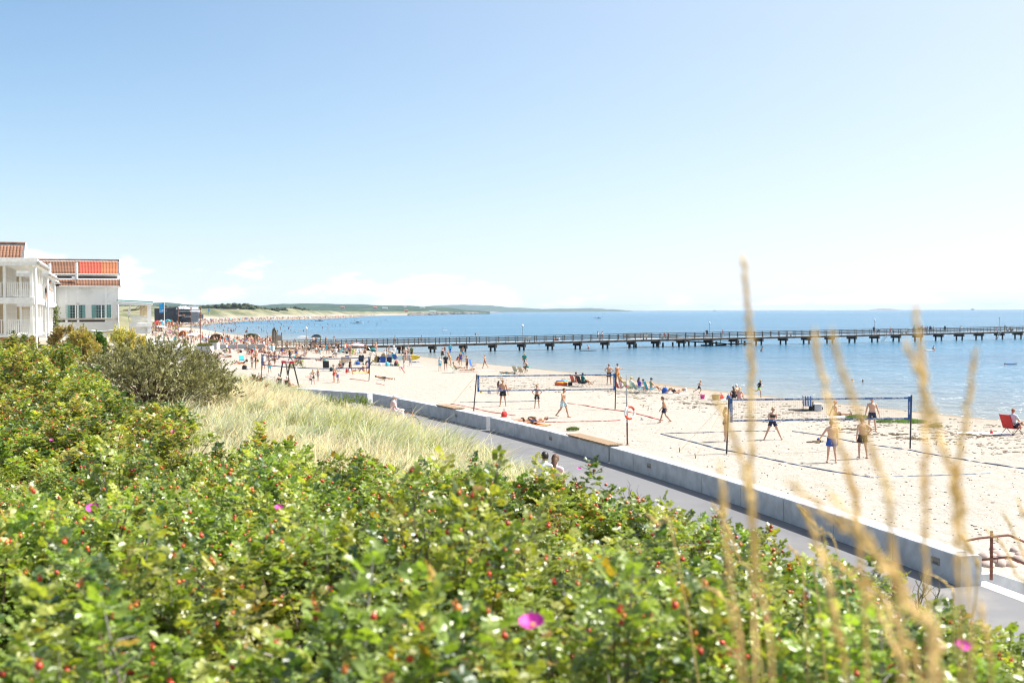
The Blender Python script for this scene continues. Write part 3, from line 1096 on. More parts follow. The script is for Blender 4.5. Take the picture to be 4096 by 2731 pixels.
while y < 51:
	step = 1.15 + 0.028 * (y - 19)
	xs = np.arange(-0.50 * y - 1.2,0.1 * y,step)
	for x in xs:
		bx,by = x + RNG.uniform(-.35,.35) + (step / 2 if row % 2 else 0),y + RNG.uniform(-.3,.3)
		_,u = su(bx,by)
		if not in_view(bx,by,.03) or u < 8 or u > 40 or inside(GRASS_XY,bx,by) or near_buck(bx,by):
			continue
		if u < 15 and by > 20:
			continue
		bushes.append((bx,by,'far'))
	y += step * .8
	row += 1
print('BK',BK,BK2)
print('rose bushes',n_near,len(bushes))
GROUPS = {0: ('blurred leafy rose bush with red hips in the thicket nearest the camera','rose bushes in the nearest thicket'),
			1: ('leafy rose bush with red hips between the nearest thicket and the dune grass','rose bushes on the middle of the dune'),
			2: ('distant rose bush with orange hips on the dune around the dark grey-green shrub','rose bushes on the left of the dune')}
BUSH_OBJ = []
for i,(bx,by,kind_) in enumerate(bushes):
	lib = ROSES if kind_ != 'far' else ROSES_MID
	m_ = lib[RNG.randrange(len(lib))]
	gidx = 0 if by < 6.5 else (1 if by < 19 else 2)
	lab,grp = GROUPS[gidx]
	bpx = proj((bx,by,float(dune_z(bx,by)) + .8))[0]
	sec = [['at the lower left corner','at the bottom left of the middle','below the couple on the path','among the straw stalks at the lower right'],['at the left edge','below the dune grass','in front of the couple on the path','beside the path behind the straw stalks'],
			['at the far left edge','left of the dark grey-green shrub','before the dark grey-green shrub','next to the dune grass']][gidx][min(3,int(bpx / 1030) if gidx < 2 else int(max(bpx,0) / 260))]
	lab,grp = ['blurred rose bush with red hips, ','leafy rose bush with red hips, ','small distant rose bush with orange hips, '][gidx] + sec,grp + ' ' + sec
	kz = RNG.uniform(.72,1.2) * (.82 if kind_ == 'far' else 1)
	s = RNG.uniform(.88,1.12) * (1.0 if kind_ != 'far' else 1.35 + .012 * (by - 19))
	s = fit(bx,by,1.5 if kind_ == 'ridge' else s,kz)
	if s == 0:
		BUSH_OBJ.append(None)
		continue
	t = thing('rose_bush',(bx,by,float(dune_z(bx,by)) - .04),lab,'rose bush',grp)
	t.rotation_euler = (RNG.uniform(-.08,.08),RNG.uniform(-.08,.08),RNG.uniform(0,6.28))
	t.scale = (s * 1.05,s * 1.05,s * kz)
	tag(link('foliage',m_['fol'],t),kind='stuff')
	if by < 30:
		tag(link('stems',m_['stem'],t),kind='stuff')
	if by < 40 and RNG.random() < .75:
		tag(link('bare_twigs',m_['twig'],t),kind='stuff')
	if by < 7.0:
		for q in m_['hp'][::2]:
			link('rose_hip',HIP_ME,t,[HIP if RNG.random() < .62 else HIP_O],q,(RNG.uniform(-.6,.6),RNG.uniform(-.6,.6),0),RNG.uniform(.62,1.0))
	else:
		tag(link('rose_hips',m_['hips'],t),kind='stuff')
	BUSH_OBJ.append(t)
def flower(px,py,size,where):
	"""a flower on the bush that stands where the photograph shows one"""
	s0 = on_dune(px,py,.98)
	t = min([o_ for o_ in BUSH_OBJ if o_],key=lambda o_: (o_.location.x - s0.x) ** 2 + (o_.location.y - s0.y - .2) ** 2 + (9 if o_['label'].startswith('rose bush bearing') else 0))
	p_ = aty(px,py,s0.y - .10)
	ml = (Matrix.Translation(t.location) @ t.rotation_euler.to_matrix().to_4x4() @ Matrix.Diagonal((*t.scale,1))).inverted()
	q = ml @ p_
	rm = t.rotation_euler.to_matrix().inverted() @ Matrix.Rotation(RNG.uniform(.30,.65),3,'X') @ Matrix.Rotation(RNG.uniform(-.3,.3),3,'Y')
	f = link('rose_flower',PETAL_ME,t,None,q,rm.to_euler(),size)
	link('flower_centre',YOLK_ME,f)
	t['label'] = 'rose bush bearing the ' + where
	if 'group' in t:
		del t['group']
flower(2130,2500,.76,'large magenta flower nearest the bottom edge')
flower(372,2040,.85,'magenta flower at the left, below the middle-distance thicket')
flower(1116,2030,.62,'magenta flower left of centre with red hips round it')
flower(2316,1874,.95,'small pink flower right of the couple on the path')
flower(3850,2585,.42,'dark magenta flower at the lower right behind the straw stalks')
flower(206,1760,.65,'pale pink flower on the left slope')
flower(692,1727,.65,'pale pink flower below the dark grey-green shrub')
# --- the big grey-green shrubs
def shrub(name,cat,label,c,rx,ry,h,nleaf,ll,lw,pal,material,seed,clump=26,spiky=.5,stem=True):
	g = np.random.default_rng(seed)
	cz = float(dune_z(c[0],c[1]))
	t = thing(name,(c[0],c[1],cz),label,cat)
	th = g.uniform(0,2 * np.pi,clump)
	ph = np.arccos(g.uniform(0.0,1,clump))
	cc = np.stack([np.cos(th) * np.sin(ph),np.sin(th) * np.sin(ph),np.cos(ph)],-1) * g.uniform(.55,.80,(clump,1))
	shoots = []
	per = max(nleaf // clump // 22,4)
	for k in range(clump):
		v = unit(per,g) + cc[k] * 1.1
		v /= np.linalg.norm(v,axis=1,keepdims=True)
		r_ = g.uniform(.18,.34,(per,1))
		shoots.append(np.concatenate([cc[k] + v * r_ * g.uniform(.35,1.0,(per,1)),v],1))
	S = np.concatenate(shoots)
	sc = np.array([rx,ry,h * .95])
	P,D,C = [],[],[]
	up0 = np.array([0,0,1.0])
	for q in S:
		p0 = q[:3] * sc
		d = q[3:] + up0 * spiky + g.normal(size=3) * .2
		d /= np.linalg.norm(d)
		n_ = 22
		f = g.uniform(0,1,n_)
		sl = ll * 2.6
		pp = p0 + d[None] * (f[:,None] * sl)
		ld = unit(n_,g) * .8 + d[None] * .9
		P.append(pp)
		D.append(ld)
		C.append(pal[g.integers(len(pal))][None] * g.uniform(.7,1.3,(n_,1)))
	P,D,C = np.concatenate(P),np.concatenate(D),np.concatenate(C)
	P[:,2] = np.maximum(P[:,2],0.02)
	n = len(P)
	tm = np.array([[0,0,0],[.5,.45,.06],[0,1,0],[-.5,.45,.06]])
	V,F,CC = leaves(P,D,unit(n,g),g.uniform(.7,1.3,n) * ll,g.uniform(.8,1.2,n) * lw,C,tm,np.array([[0,1,2,3]]))
	tag(link('foliage',np_mesh('foliage',V,F,material,CC),t),kind='stuff')
	if stem:
		b_ = MB()
		for k in range(clump):
			e = cc[k] * sc
			b_.tube([(e[0] * .12,e[1] * .12,-.2),(e[0] * .5,e[1] * .5,e[2] * .55),tuple(e * .9)],[.045,.025,.008],5,0,False)
		tag(link('branches',b_.mesh('branches',STEM),t),kind='stuff')
	return t
pal_b = np.array([[.19,.185,.092],[.25,.24,.13],[.13,.13,.065],[.32,.305,.185]])
shrub('sea_buckthorn','shrub','large dark grey-green sea buckthorn shrub on the dune before the buildings',(BK.x - .3,BK.y),3.0,2.0,aty(600,1352,BK.y).z - float(dune_z(BK.x,BK.y)),52000,.085,.030,pal_b,BUCK,5,60,.25)
shrub('sea_buckthorn','shrub','smaller upright grey-green sea buckthorn joined to the right of the large one',(BK2.x,BK2.y),1.0,1.0,aty(810,1395,BK2.y).z - float(dune_z(BK2.x,BK2.y)),15000,.085,.030,pal_b,BUCK,6,24,.3)
pal_y = np.array([[.48,.41,.11],[.40,.36,.09],[.52,.40,.15],[.28,.29,.07]])
pal_g = np.array([[.06,.14,.02],[.09,.17,.03],[.05,.10,.02]])
for (px_,py_,yy,rx,h_,pal,lab,sd) in [
		(268,1297,56,0.85,1.3,pal_y,'feathery yellow-green shrub left of the white house windows',11),
		(325,1313,55,0.75,1.0,pal_y,'low straw-yellow shrub under the left window pair',12),
		(470,1292,57,0.95,1.45,pal_y,'tall golden-yellow shrub at the right corner of the white house',13),
		(535,1322,56,0.65,1.05,pal_y,'golden-yellow shrub below the veranda railing',14),
		(388,1313,56,0.42,.7,pal_g,'small bright green bush between the yellow shrubs',15),
		(185,1450,40,.85,1.1,np.array([[.12,.17,.03],[.16,.2,.04]]),'rounded bright yellow-green shrub left of the large dark shrub',16),
		(575,1335,57,.5,.7,np.array([[.13,.16,.09],[.2,.22,.14]]),'small pale grey-green bush below the veranda',17)]:
	top = aty(px_,py_,yy)
	zg = float(dune_z(top.x,top.y))
	hh_ = max(top.z - zg,h_)
	shrub('garden_shrub','shrub',lab,(top.x,top.y),rx * 1.15,rx * .9,hh_,15000,.085,.03,pal,BUCK,sd,16,.6)
# --- dune grass, one uncountable growth
g = np.random.default_rng(77)
gx,gy = [],[]
xs_,ys_ = [q[0] for q in GRASS_XY],[q[1] for q in GRASS_XY]
print('grass x',min(xs_),max(xs_),'y',min(ys_),max(ys_))
cnt = 0
tx,ty = [],[]
while len(tx) < 2600 and cnt < 40000:
	cnt += 1
	x,y = g.uniform(min(xs_) - 1,max(xs_) + 3),np.exp(g.uniform(np.log(min(ys_) - 2),np.log(max(ys_) + 10)))
	_,u = su(x,y)
	if u < 4.15 or u > 17:
		continue
	if inside(GRASS_XY,x,y) or (u < 7.0 and y > 20 and y < 75) or (u < 15 and y > 20 and not near_buck(x,y) and g.uniform() < .7):
		tx.append(x)
		ty.append(y)
tx,ty = np.array(tx),np.array(ty)
NB = 21
X = np.repeat(tx,NB) + g.normal(size=len(tx) * NB) * .09
Y = np.repeat(ty,NB) + g.normal(size=len(tx) * NB) * .09
Z = dune_z(X,Y) - .02
n = len(X)
_,U = su(X,Y)
L = g.uniform(.45,.85,n) * np.repeat(g.uniform(.75,1.2,len(tx)),NB) * np.clip(.45 + (U - 4.1) * .3,.45,1)
A = np.repeat(g.uniform(0,6.28,len(tx)),NB) + g.normal(size=n) * .9
lean = np.repeat(g.uniform(.25,.95,len(tx)),NB) + g.uniform(-.1,.35,n)
dx,dy = np.cos(A) * lean + .28,np.sin(A) * lean - .05
wid = .0075 * g.uniform(.7,1.3,n) * (1 + Y / 60)
L = np.where(g.uniform(size=n) < .05,L * 1.5,L)
kind_ = np.repeat(vnoise(tx,ty,2.6,5) * .6 + vnoise(tx,ty,7,6) * .6 + g.normal(size=len(tx)) * .3,NB) + g.normal(size=n) * .35
straw,blue,green = np.array([.74,.69,.47]),np.array([.50,.58,.44]),np.array([.38,.43,.15])
C = np.where((kind_ > .02)[:,None],straw,np.where((kind_ > -.5)[:,None],blue,green)) * g.uniform(.75,1.25,(n,1))
ts = np.array([0,.4,.75,1.0])
ws = np.array([1,.85,.5,.08])
sx,sy = -np.sin(A + .25),np.cos(A + .25)
V = np.zeros((n,8,3))
for k in range(4):
	cx = X + dx * L * ts[k] ** 1.8
	cy = Y + dy * L * ts[k] ** 1.8
	cz = Z + L * ts[k] * (1 - .42 * lean * ts[k])
	for s_,j in ((-1,0),(1,1)):
		V[:,2 * k + j,0] = cx + s_ * sx * wid * ws[k]
		V[:,2 * k + j,1] = cy + s_ * sy * wid * ws[k]
		V[:,2 * k + j,2] = cz
tf = np.array([[0,1,3,2],[2,3,5,4],[4,5,7,6]])
F = (tf[None] + (np.arange(n) * 8)[:,None,None]).reshape(-1,4)
o = link('dune_grass',np_mesh('dune_grass',V.reshape(-1,3),F,GRASS,np.repeat(C,8,axis=0)))
tag(o,'pale straw and blue-green dune grass covering the slope above the path',kind='stuff')
q = on_dune(1385,1640,.3)
shrub('weed_clump','weeds','bright green feathery weeds at the end of the far sea wall',(q.x,q.y),1.1,.7,.95,5000,.06,.014,np.array([[.15,.20,.03],[.2,.22,.04],[.10,.16,.03]]),BUCK,31,18,1.3,False)
q = on_dune(1190,1535,.3)
shrub('weed_clump','weeds','green weeds at the upper edge of the dune grass below the swing',(q.x,q.y),1.0,.7,.7,3500,.06,.014,np.array([[.15,.18,.04],[.13,.14,.06]]),BUCK,32,16,1.3,False)
q = on_dune(1010,1545,.3)
shrub('weed_clump','shrub','low orange-tinged shrub right of the grey-green sea buckthorn',(q.x,q.y),.8,.6,.8,4000,.06,.022,np.array([[.30,.13,.03],[.12,.14,.03],[.08,.12,.03]]),BUCK,33,14,.6)
for px_,py_,w_,lab in ((3640,1690,.95,'low green beach plant at the foot of the right net post'),(3430,1672,.7,'low green beach plant behind the net left of the standing player'),
							(3540,1690,.5,'small flat green beach plant between the two larger ones'),(2292,1722,.35,'tiny grey-green plant on the sand by the wall'),(3740,1709,.4,'tiny green beach plant right of the net')):
	q = hit(px_,py_)
	gg = np.random.default_rng(int(px_))
	n = int(1500 * w_)
	a_,r_ = gg.uniform(0,6.28,n),np.sqrt(gg.uniform(0,1,n))
	P = np.stack([np.cos(a_) * r_ * w_,np.sin(a_) * r_ * w_ * .7,gg.uniform(0,.22,n) * (1 - .7 * r_)],-1)
	V,F,CC = leaves(P,unit(n,gg) * .7 + np.array([0,0,.9]),unit(n,gg),gg.uniform(.07,.13,n),.03,np.array([[.10,.16,.03]]) * gg.uniform(.7,1.5,(n,1)))
	t = thing('beach_plant',(q.x,q.y,q.z),lab,'plant')
	tag(link('foliage',np_mesh('foliage',V,F,LEAF,CC),t),kind='stuff')
# --- bare twigs sticking up at the right edge of the thicket
def twig_plant(px_,py_top,yy,h,label,seed):
	rg = random.Random(seed)
	p_ = aty(px_,py_top,yy)
	zb = p_.z - h
	t = thing('dead_shrub',(p_.x,p_.y,zb),label,'dead shrub')
	b_ = MB()
	def grow(p0,d,L,r_,lev):
		n_ = 4
		pts = [p0]
		q_ = p0.copy()
		for i in range(n_):
			d = (d + Vector((rg.uniform(-.3,.3),rg.uniform(-.3,.3),rg.uniform(-.08,.2)))).normalized()
			q_ = q_ + d * (L / n_)
			pts.append(q_.copy())
		b_.tube(pts,[r_ * (1 - .6 * i / n_) for i in range(n_ + 1)],5,0,False)
		if lev < 3:
			for k in range(3 if lev else 4):
				i = rg.randint(1,n_)
				dd = (d + Vector((rg.uniform(-.9,.9),rg.uniform(-.9,.9),rg.uniform(-.1,.5)))).normalized()
				grow(pts[i],dd,L * .55,r_ * .5,lev + 1)
	grow(Vector((p_.x,p_.y,zb - .3)),Vector((rg.uniform(-.1,.1),0,1)),h * .75,.02,0)
	tag(b_.obj('branches',mat('lichen_twig',(0.21,0.17,0.07),.9,.35,30),t),kind='stuff')
twig_plant(3652,2215,12.5,.75,'bare brown dead shrub before the wall, left of its twin',3)
twig_plant(3728,2200,12.3,.8,'bare yellowish dead shrub in front of the near end of the sea wall',4)
twig_plant(3600,2192,13.0,.6,'thin leafless shrub lowest before the sea wall near its end',9)
twig_plant(2490,1880,14.5,.6,'thin leafless twigs at the edge of the path beside the pink flower',5)
# --- the blurred dry grass stalks close to the lens
STRAW = mat('dry_stalk',(0.58,0.40,0.14),0.7,0.2,60,rnd=.25)
SEEDH = mat('seed_head',(0.66,0.47,0.19),0.75,0.25,90,0.001,rnd=.25)
stalks = [
	([(2975,1035),(2992,1200),(3004,1450),(3006,1750),(3008,2100),(3012,2500),(3015,2800)],1.75,.45,1.0,'tallest straight straw stalk, rising above the horizon'),
	([(3662,1240),(3684,1380),(3698,1600),(3702,1850),(3700,2200),(3705,2800)],1.55,.40,1.0,'upright straw stalk rising past the pier'),
	([(3632,1385),(3680,1500),(3740,1690),(3800,1850),(3838,1990),(3870,2350),(3885,2800)],1.5,.42,1.25,'thick straw stalk bending right from the upright one'),
	([(3900,1412),(3878,1560),(3848,1760),(3815,1960),(3830,2250),(3840,2800)],1.7,.35,1.0,'straw stalk leaning left towards the thick one'),
	([(3255,1335),(3290,1500),(3335,1700),(3395,1880),(3430,2080),(3470,2800)],1.6,.45,1.0,'left one of two parallel straw stalks before the pier'),
	([(3325,1340),(3372,1490),(3450,1700),(3520,1890),(3560,2060),(3600,2800)],1.5,.45,.9,'right one of two parallel straw stalks before the pier'),
	([(2870,1600),(2930,1740),(2985,1900),(3005,2050),(3040,2350),(3090,2800)],1.6,.32,1.1,'curved straw stalk over the left post of the nearest net'),
	([(2880,1870),(2892,1990),(2905,2200),(2940,2500),(2965,2800)],1.7,.35,.9,'pale straw stalk with an upright blurred head before the wall'),
	([(3215,2030),(3250,2120),(3300,2280),(3345,2500),(3385,2800)],1.6,.3,1.1,'broad blurred straw stalk left of the crossing bundle'),
	([(3175,1940),(3280,2030),(3420,2140),(3560,2270),(3660,2450),(3740,2800)],1.45,.45,1.2,'long straw stalk arching down from the upper left'),
	([(3330,1990),(3430,2110),(3540,2260),(3640,2420),(3760,2800)],1.35,.45,1.45,'thickest blurred straw stalk crossing the wall'),
	([(3290,2210),(3400,2300),(3500,2420),(3580,2600),(3630,2800)],1.8,.3,.95,'straw stalk arching lowest into the roses'),
	([(3430,2270),(3530,2400),(3610,2560),(3680,2800)],1.6,.3,1.1,'short straw stalk under the thickest one'),
	([(2850,2015),(2905,2100),(2960,2240),(3010,2350)],3.2,.28,.9,'clear straw head left of the tall stalks'),
	([(2590,2060),(2640,2095),(2690,2145)],3.4,.2,.8,'small clear straw head farthest left'),
	([(2810,2340),(2870,2370),(2925,2430),(2965,2520)],3.0,.25,1.1,'bent straw head drooping to the left'),
	([(3150,2182),(3195,2230),(3215,2350)],3.6,.2,.7,'thin clear straw head curling over the roses'),
	([(3155,2185),(3230,2250),(3262,2320)],3.5,.2,.7,'thin clear straw head drooping right over the roses'),
	([(3200,2025),(3270,2110),(3300,2180)],4.0,.2,.6,'thin clear straw head before the wall'),
	([(3190,2020),(3265,2130),(3345,2190)],4.1,.2,.6,'thin clear straw head beside its twin before the wall'),
	([(4016,2056),(4060,2140),(4100,2230),(4150,2400)],3.2,.25,.8,'clear straw head at the right edge beside the handrail'),
	([(4072,2000),(4090,2060),(4120,2150)],3.0,.2,.8,'clear straw head cut by the right edge'),
	([(3838,2138),(3880,2190),(3905,2260),(3910,2320)],3.0,.22,.7,'sharp straw head before the end of the sea wall'),
	([(3945,2120),(4010,2180),(4060,2290),(4110,2400)],3.3,.2,.6,'thin straw blade crossing the handrail'),
	([(3735,2300),(3790,2340),(3815,2420)],4.2,.18,.7,'small pale straw head beside the dead shrubs'),
	([(3920,2420),(3950,2600),(3970,2800)],1.6,.15,.8,'faint blurred straw stalk at the lower right'),
]
def spline(pts,n=26):
	P_ = [Vector(p_) for p_ in pts]
	P_ = [P_[0] * 2 - P_[1]] + P_ + [P_[-1] * 2 - P_[-2]]
	out = []
	segs = len(P_) - 3
	for i in range(n + 1):
		f = i / n * segs
		k = min(int(f),segs - 1)
		t_ = f - k
		a,b_,c_,d_ = P_[k:k + 4]
		out.append(.5 * ((2 * b_) + (c_ - a) * t_ + (2 * a - 5 * b_ + 4 * c_ - d_) * t_ ** 2 + (3 * b_ - a - 3 * c_ + d_) * t_ ** 3))
	return out
for i,(pxs,dist,hl,wd,lab) in enumerate(stalks):
	rg = random.Random(900 + i)
	n_ = len(pxs)
	pts = [aty(x,y,dist + .10 * (k / n_) * rg.uniform(-1,1)) for k,(x,y) in enumerate(pxs)]
	end = pts[-1]
	gzv = float(dune_z(end.x,end.y))
	if end.z > gzv + .15:
		dd = (pts[-1] - pts[-2]).normalized()
		pts.append(Vector((end.x + dd.x * .15,end.y + .05,(end.z + gzv) / 2)))
		pts.append(Vector((end.x + dd.x * .2,end.y + .08,gzv - .03)))
	P_ = spline(pts,34)
	t = thing('grass_stalk',tuple(P_[-1]),lab,'grass stalk','dry grass stalks close to the camera')
	L_ = [0]
	for a,b_ in zip(P_,P_[1:]):
		L_.append(L_[-1] + (b_ - a).length)
	hl_ = min(hl,L_[-1] * .8)
	b1,b2 = MB(),MB()
	b1.tube(P_[::-1],[(.0022 + .0012 * wd * (l / L_[-1])) for l in L_[::-1]],6)
	b1.obj('stem',STRAW,t,True)
	m_ = int(hl_ / .0065)
	for k in range(m_):
		l = hl_ * (k + .5) / m_
		j = max(i2 for i2 in range(len(L_)) if L_[i2] <= l)
		j = min(j,len(P_) - 2)
		f = (l - L_[j]) / max(L_[j + 1] - L_[j],1e-6)
		q = P_[j].lerp(P_[j + 1],f)
		d = (P_[j] - P_[j + 1]).normalized()
		env = math.sin(math.pi * min(1,(l / hl_) * .86 + .10)) ** .7
		a = rg.uniform(0,6.28)
		sd = Vector((math.cos(a),math.sin(a),0))
		sd = (sd - d * sd.dot(d)).normalized()
		tip = q + d * .016 + sd * (.0068 * wd * env + .001)
		b2.tube([q,q.lerp(tip,.5) + sd * .0012,tip],[.0010,.0026 * wd * (.5 + .5 * env),.0004],4,0,False)
	tag(b2.obj('seed_head',SEEDH,t),kind='stuff')
# ---------------------------------------------------------------- buildings on the left
WHITE = mat('white_paint',(0.80,0.80,0.79),0.55,0.05,3)
WHITE_W = mat('white_weathered_wood',(0.76,0.76,0.73),0.7,0.08,5,rnd=.08)
CREAM = mat('cream_boarding',(0.52,0.41,0.26),0.7,0.10,3,rnd=.12)
PLASTER = None
m,nt,p = new_mat('stained_render')
n1 = noise(nt,0.55,6,0.65)
n2 = noise(nt,1.6,5,0.6,stretch=(1,1,.35))
c = mixc(nt,ramp(nt,n1,0.52,0.72),(0.76,0.77,0.745),(0.56,0.57,0.55))
c = mixc(nt,nmath(nt,'MULTIPLY',ramp(nt,n2,0.5,0.8),.5),c,(0.62,0.62,0.57))
nt.links.new(c,p.inputs['Base Color'])
p.inputs['Roughness'].default_value = .85
PLASTER = m
TILE_B = mat('brown_roof_tile',(0.175,0.09,0.055),0.85,0.45,1.6,rnd=.2)
TILE_R = mat('red_roof_tile',(0.38,0.08,0.048),0.8,0.25,2.5,rnd=.1)
TILE_O = mat('orange_roof_tile',(0.33,0.125,0.055),0.8,0.35,2.5,rnd=.12)
ZINC = mat('grey_gutter',(0.38,0.36,0.33),.5,.15,6,metal=.3)
GLASS = mat('dark_window_glass',(0.02,0.04,0.045),0.08,0.3,1.5,spec=.6)
CURT = mat('teal_curtain',(0.16,0.33,0.32),.85,.2,9,stretch=(9,9,.3))
DARK = mat('near_black',(0.03,0.03,0.032),.8,.2,3)
TEAL = mat('green_roof_edge',(0.10,0.36,0.30),.6,.1,3)
Q_D = Vector((-0.32,0.9474,0)).normalized()      # depth axis of the beach row of houses
Q_X = Vector((Q_D.y,-Q_D.x,0))                   # towards the sea
ROT_B = Matrix((Q_X,Q_D,Vector((0,0,1)))).transposed()
class Frame:
	"""local axes of a building: a = towards the sea, b = away along the beach, z up"""
	def __init__(s,o):
		s.o = Vector(o)
	def p(s,a,b,z):
		return s.o + Q_X * a + Q_D * b + Vector((0,0,z))
	def box(s,B,a0,a1,b0,b1,z0,z1,bev=0):
		B.box(s.p((a0 + a1) / 2,(b0 + b1) / 2,(z0 + z1) / 2),(abs(a1 - a0),abs(b1 - b0),abs(z1 - z0)),ROT_B,0,bev)
def tile_mesh(w,h,name,material):
	"""one vertical column of pantiles as stepped rolled strips"""
def tiled_slope(parent,p0,axis,up,length,slope,colw,rowh,matf):
	"""pantile columns; each column is one part, built of stepped courses with a roll"""
	nrm = axis.cross(up).normalized()
	ncol = int(length / colw)
	nrow = max(1,int(slope / rowh))
	vs,fs = [],[]
	K = 5
	for r_ in range(nrow):
		for t_,lift in ((0.0,.018),(1.0,.0)):
			for k in range(K):
				a = k / (K - 1)
				roll = .055 * math.sin(math.pi * a) + .004
				vs.append(axis * (a * colw) + up * ((r_ + t_) * rowh) + nrm * (roll + lift))
		b0 = r_ * 2 * K
		for k in range(K - 1):
			fs.append((b0 + k,b0 + k + 1,b0 + K + k + 1,b0 + K + k))
		if r_:
			pb_ = b0 - K
			for k in range(K - 1):
				fs.append((pb_ + k,pb_ + k + 1,b0 + k + 1,b0 + k))
	k0 = len(vs)
	for k in range(K):
		vs.append(axis * (k / (K - 1) * colw))
	for k in range(K - 1):
		fs.append((k0 + k,k0 + k + 1,k + 1,k))
	me = {}
	for i in range(ncol):
		mm = matf((i + .5) / ncol)
		if mm.name not in me:
			b_ = MB()
			b_.add(vs,fs)
			me[mm.name] = b_.mesh('tile_course',mm)
		link('tile_course',me[mm.name],parent,None,p0 + axis * (i * colw) - ORG[parent.name])
def railing(F,parent,a0,b0,a1,b1,z,h=1.0,sp=.115):
	A,Bp = F.p(a0,b0,z),F.p(a1,b1,z)
	L = (Bp - A).length
	d = (Bp - A) / L
	B = MB()
	B.bar(A + Vector((0,0,h)),Bp + Vector((0,0,h)),.07,.05)
	r_ = B.obj('balustrade',WHITE_W,parent)
	B = MB()
	B.bar(A + Vector((0,0,.08)),Bp + Vector((0,0,.08)),.05,.05)
	B.obj('bottom_rail',WHITE_W,r_)
	B = MB()
	B.box((0,0,0),(.068,.03,h - .14),Matrix((d,Vector((-d.y,d.x,0)),Vector((0,0,1)))).transposed())
	me = B.mesh('baluster',WHITE_W)
	n_ = int(L / sp)
	for i in range(1,n_):
		q_ = A + d * (L * i / n_) + Vector((0,0,.10 + (h - .14) / 2))
		link('baluster',me,r_,None,q_ - ORG[parent.name])
	return r_
def balcony_module(px_corner,Y,label,width,depth,z_lo,z_up,z_roof,z_fascia,cols,battens,tile=False):
	c = aty(px_corner,1240,Y)
	F = Frame((c.x,c.y,0))
	t = thing('balcony_house',(c.x,c.y,z_lo - 1),label,'building','white beach row of balcony houses')
	fr = 2.2   # depth of the balcony zone
	B = MB()
	F.box(B,-width,-1.9,fr,depth,z_lo - 2.0,z_roof + .25)
	F.box(B,-width,-1.9,.6,fr,z_lo - 2.0,z_lo - 1.0)
	w_ = B.obj('wall',CREAM,t)
	B = MB()
	B.box((0,0,0),(.055,.05,2.15),ROT_B)
	bat = B.mesh('batten',WHITE_W)
	for lv,z0 in ((0,z_lo),(1,z_up)):
		n_ = int((width - 1.9) / .42)
		for i in range(n_):
			link('batten',bat,w_,None,F.p(-1.95 - i * .42,fr - .03,z0 + 1.12) - ORG[t.name])
		for i in range(int((depth - fr) / .5)):
			link('batten',bat,w_,None,F.p(-1.875,fr + .3 + i * .5,z0 + 1.12) - ORG[t.name])
	B = MB()
	for z0 in (z_lo,z_up):
		F.box(B,-width,.02,0,depth,z0 - .13,z0)
	B.obj('floor_slab',WHITE_W,t)
	B = MB()
	F.box(B,-width,.06,-.05,.0,z_up - .42,z_up - .002)
	F.box(B,.022,.07,-.05,depth,z_up - .42,z_up - .002)
	B.obj('floor_fascia',WHITE_W,t)
	B = MB()
	F.box(B,-width,.25,-.3,depth,z_roof,z_fascia - .03)
	B.obj('roof',WHITE_W,t)
	B = MB()
	F.box(B,-width,.33,-.36,-.305,z_roof - .04,z_roof + .20)
	F.box(B,-width,.35,-.40,-.365,z_roof + .21,z_fascia)
	F.box(B,.255,.31,-.30,depth,z_roof + .02,z_fascia - .06)
	B.obj('roof_fascia',WHITE_W,t)
	B = MB()
	for i in range(int(width / .3)):
		F.box(B,-.2 - i * .3,-.2 - i * .3 - .28,-.28,fr + .02,z_roof - .022,z_roof - .004)
	tag(B.obj('soffit_boards',WHITE_W,t),kind='stuff')
	ptl = MB()
	ptl.box((0,0,0),(.17,.17,1.0),ROT_B)
	pm = ptl.mesh('post',WHITE_W)
	for z0,z1 in ((z_lo,z_up - .425),(z_up,z_roof - .025)):
		for a in cols:
			link('post',pm,t,None,F.p(a,.10,(z0 + z1) / 2) - ORG[t.name],None,(1,1,z1 - z0))
		for b_ in np.arange(2.6,depth,2.6):
			link('post',pm,t,None,F.p(-.12,float(b_),(z0 + z1) / 2) - ORG[t.name],None,(1,1,z1 - z0))
	B = MB()
	B.tube([F.p(.20,-.15,z_lo - 1.5),F.p(.20,-.15,z_roof - .05)],.075,10)
	B.obj('downpipe',WHITE,t)
	B = MB()
	B.tube([F.p(.40,-.45,z_fascia - .33),F.p(.40,depth,z_fascia - .33)],.10,8)
	B.obj('gutter',ZINC,t)
	for z0 in (z_lo,z_up):
		for i in range(len(cols) - 1):
			railing(F,t,cols[i] - .09,.10,cols[i + 1] + .09,.10,z0)
		railing(F,t,-.12,.2,-.12,2.5,z0)
		railing(F,t,-.12,2.7,-.12,depth,z0)
	if tile:
		up = (Q_D * .80 + Vector((0,0,.60))).normalized()
		p0 = F.p(-width - 1,1.6,z_fascia + .02)
		B = MB()
		F2 = F
		ztop = z_fascia + .02 + up.z * 1.75
		bt = 1.6 + up.dot(Q_D) * 1.75
		prof = [F.p(-.62,1.6,z_fascia - .1),F.p(-.62,bt,ztop - .06),F.p(-.62,bt * 2 - 1.6,z_fascia - .1)]
		prof2 = [q_ - Q_X * (width + .4) for q_ in prof]
		B.add(prof + prof2,[(0,1,2),(3,5,4),(0,3,4,1),(1,4,5,2),(2,5,3,0)])
		rf = B.obj('roof_gable',WHITE,t)
		tiled_slope(t,p0,Q_X,up,width + .3,1.78,.21,.30,lambda f: TILE_B)
		B = MB()
		for s0,s1 in ((prof[0],prof[1]),(prof[1],prof[2])):
			B.bar(s0 + Q_X * .03 + Vector((0,0,.05)),s1 + Q_X * .03 + Vector((0,0,.05)),.06,.26)
		B.obj('bargeboard',WHITE,rf)
		B = MB()
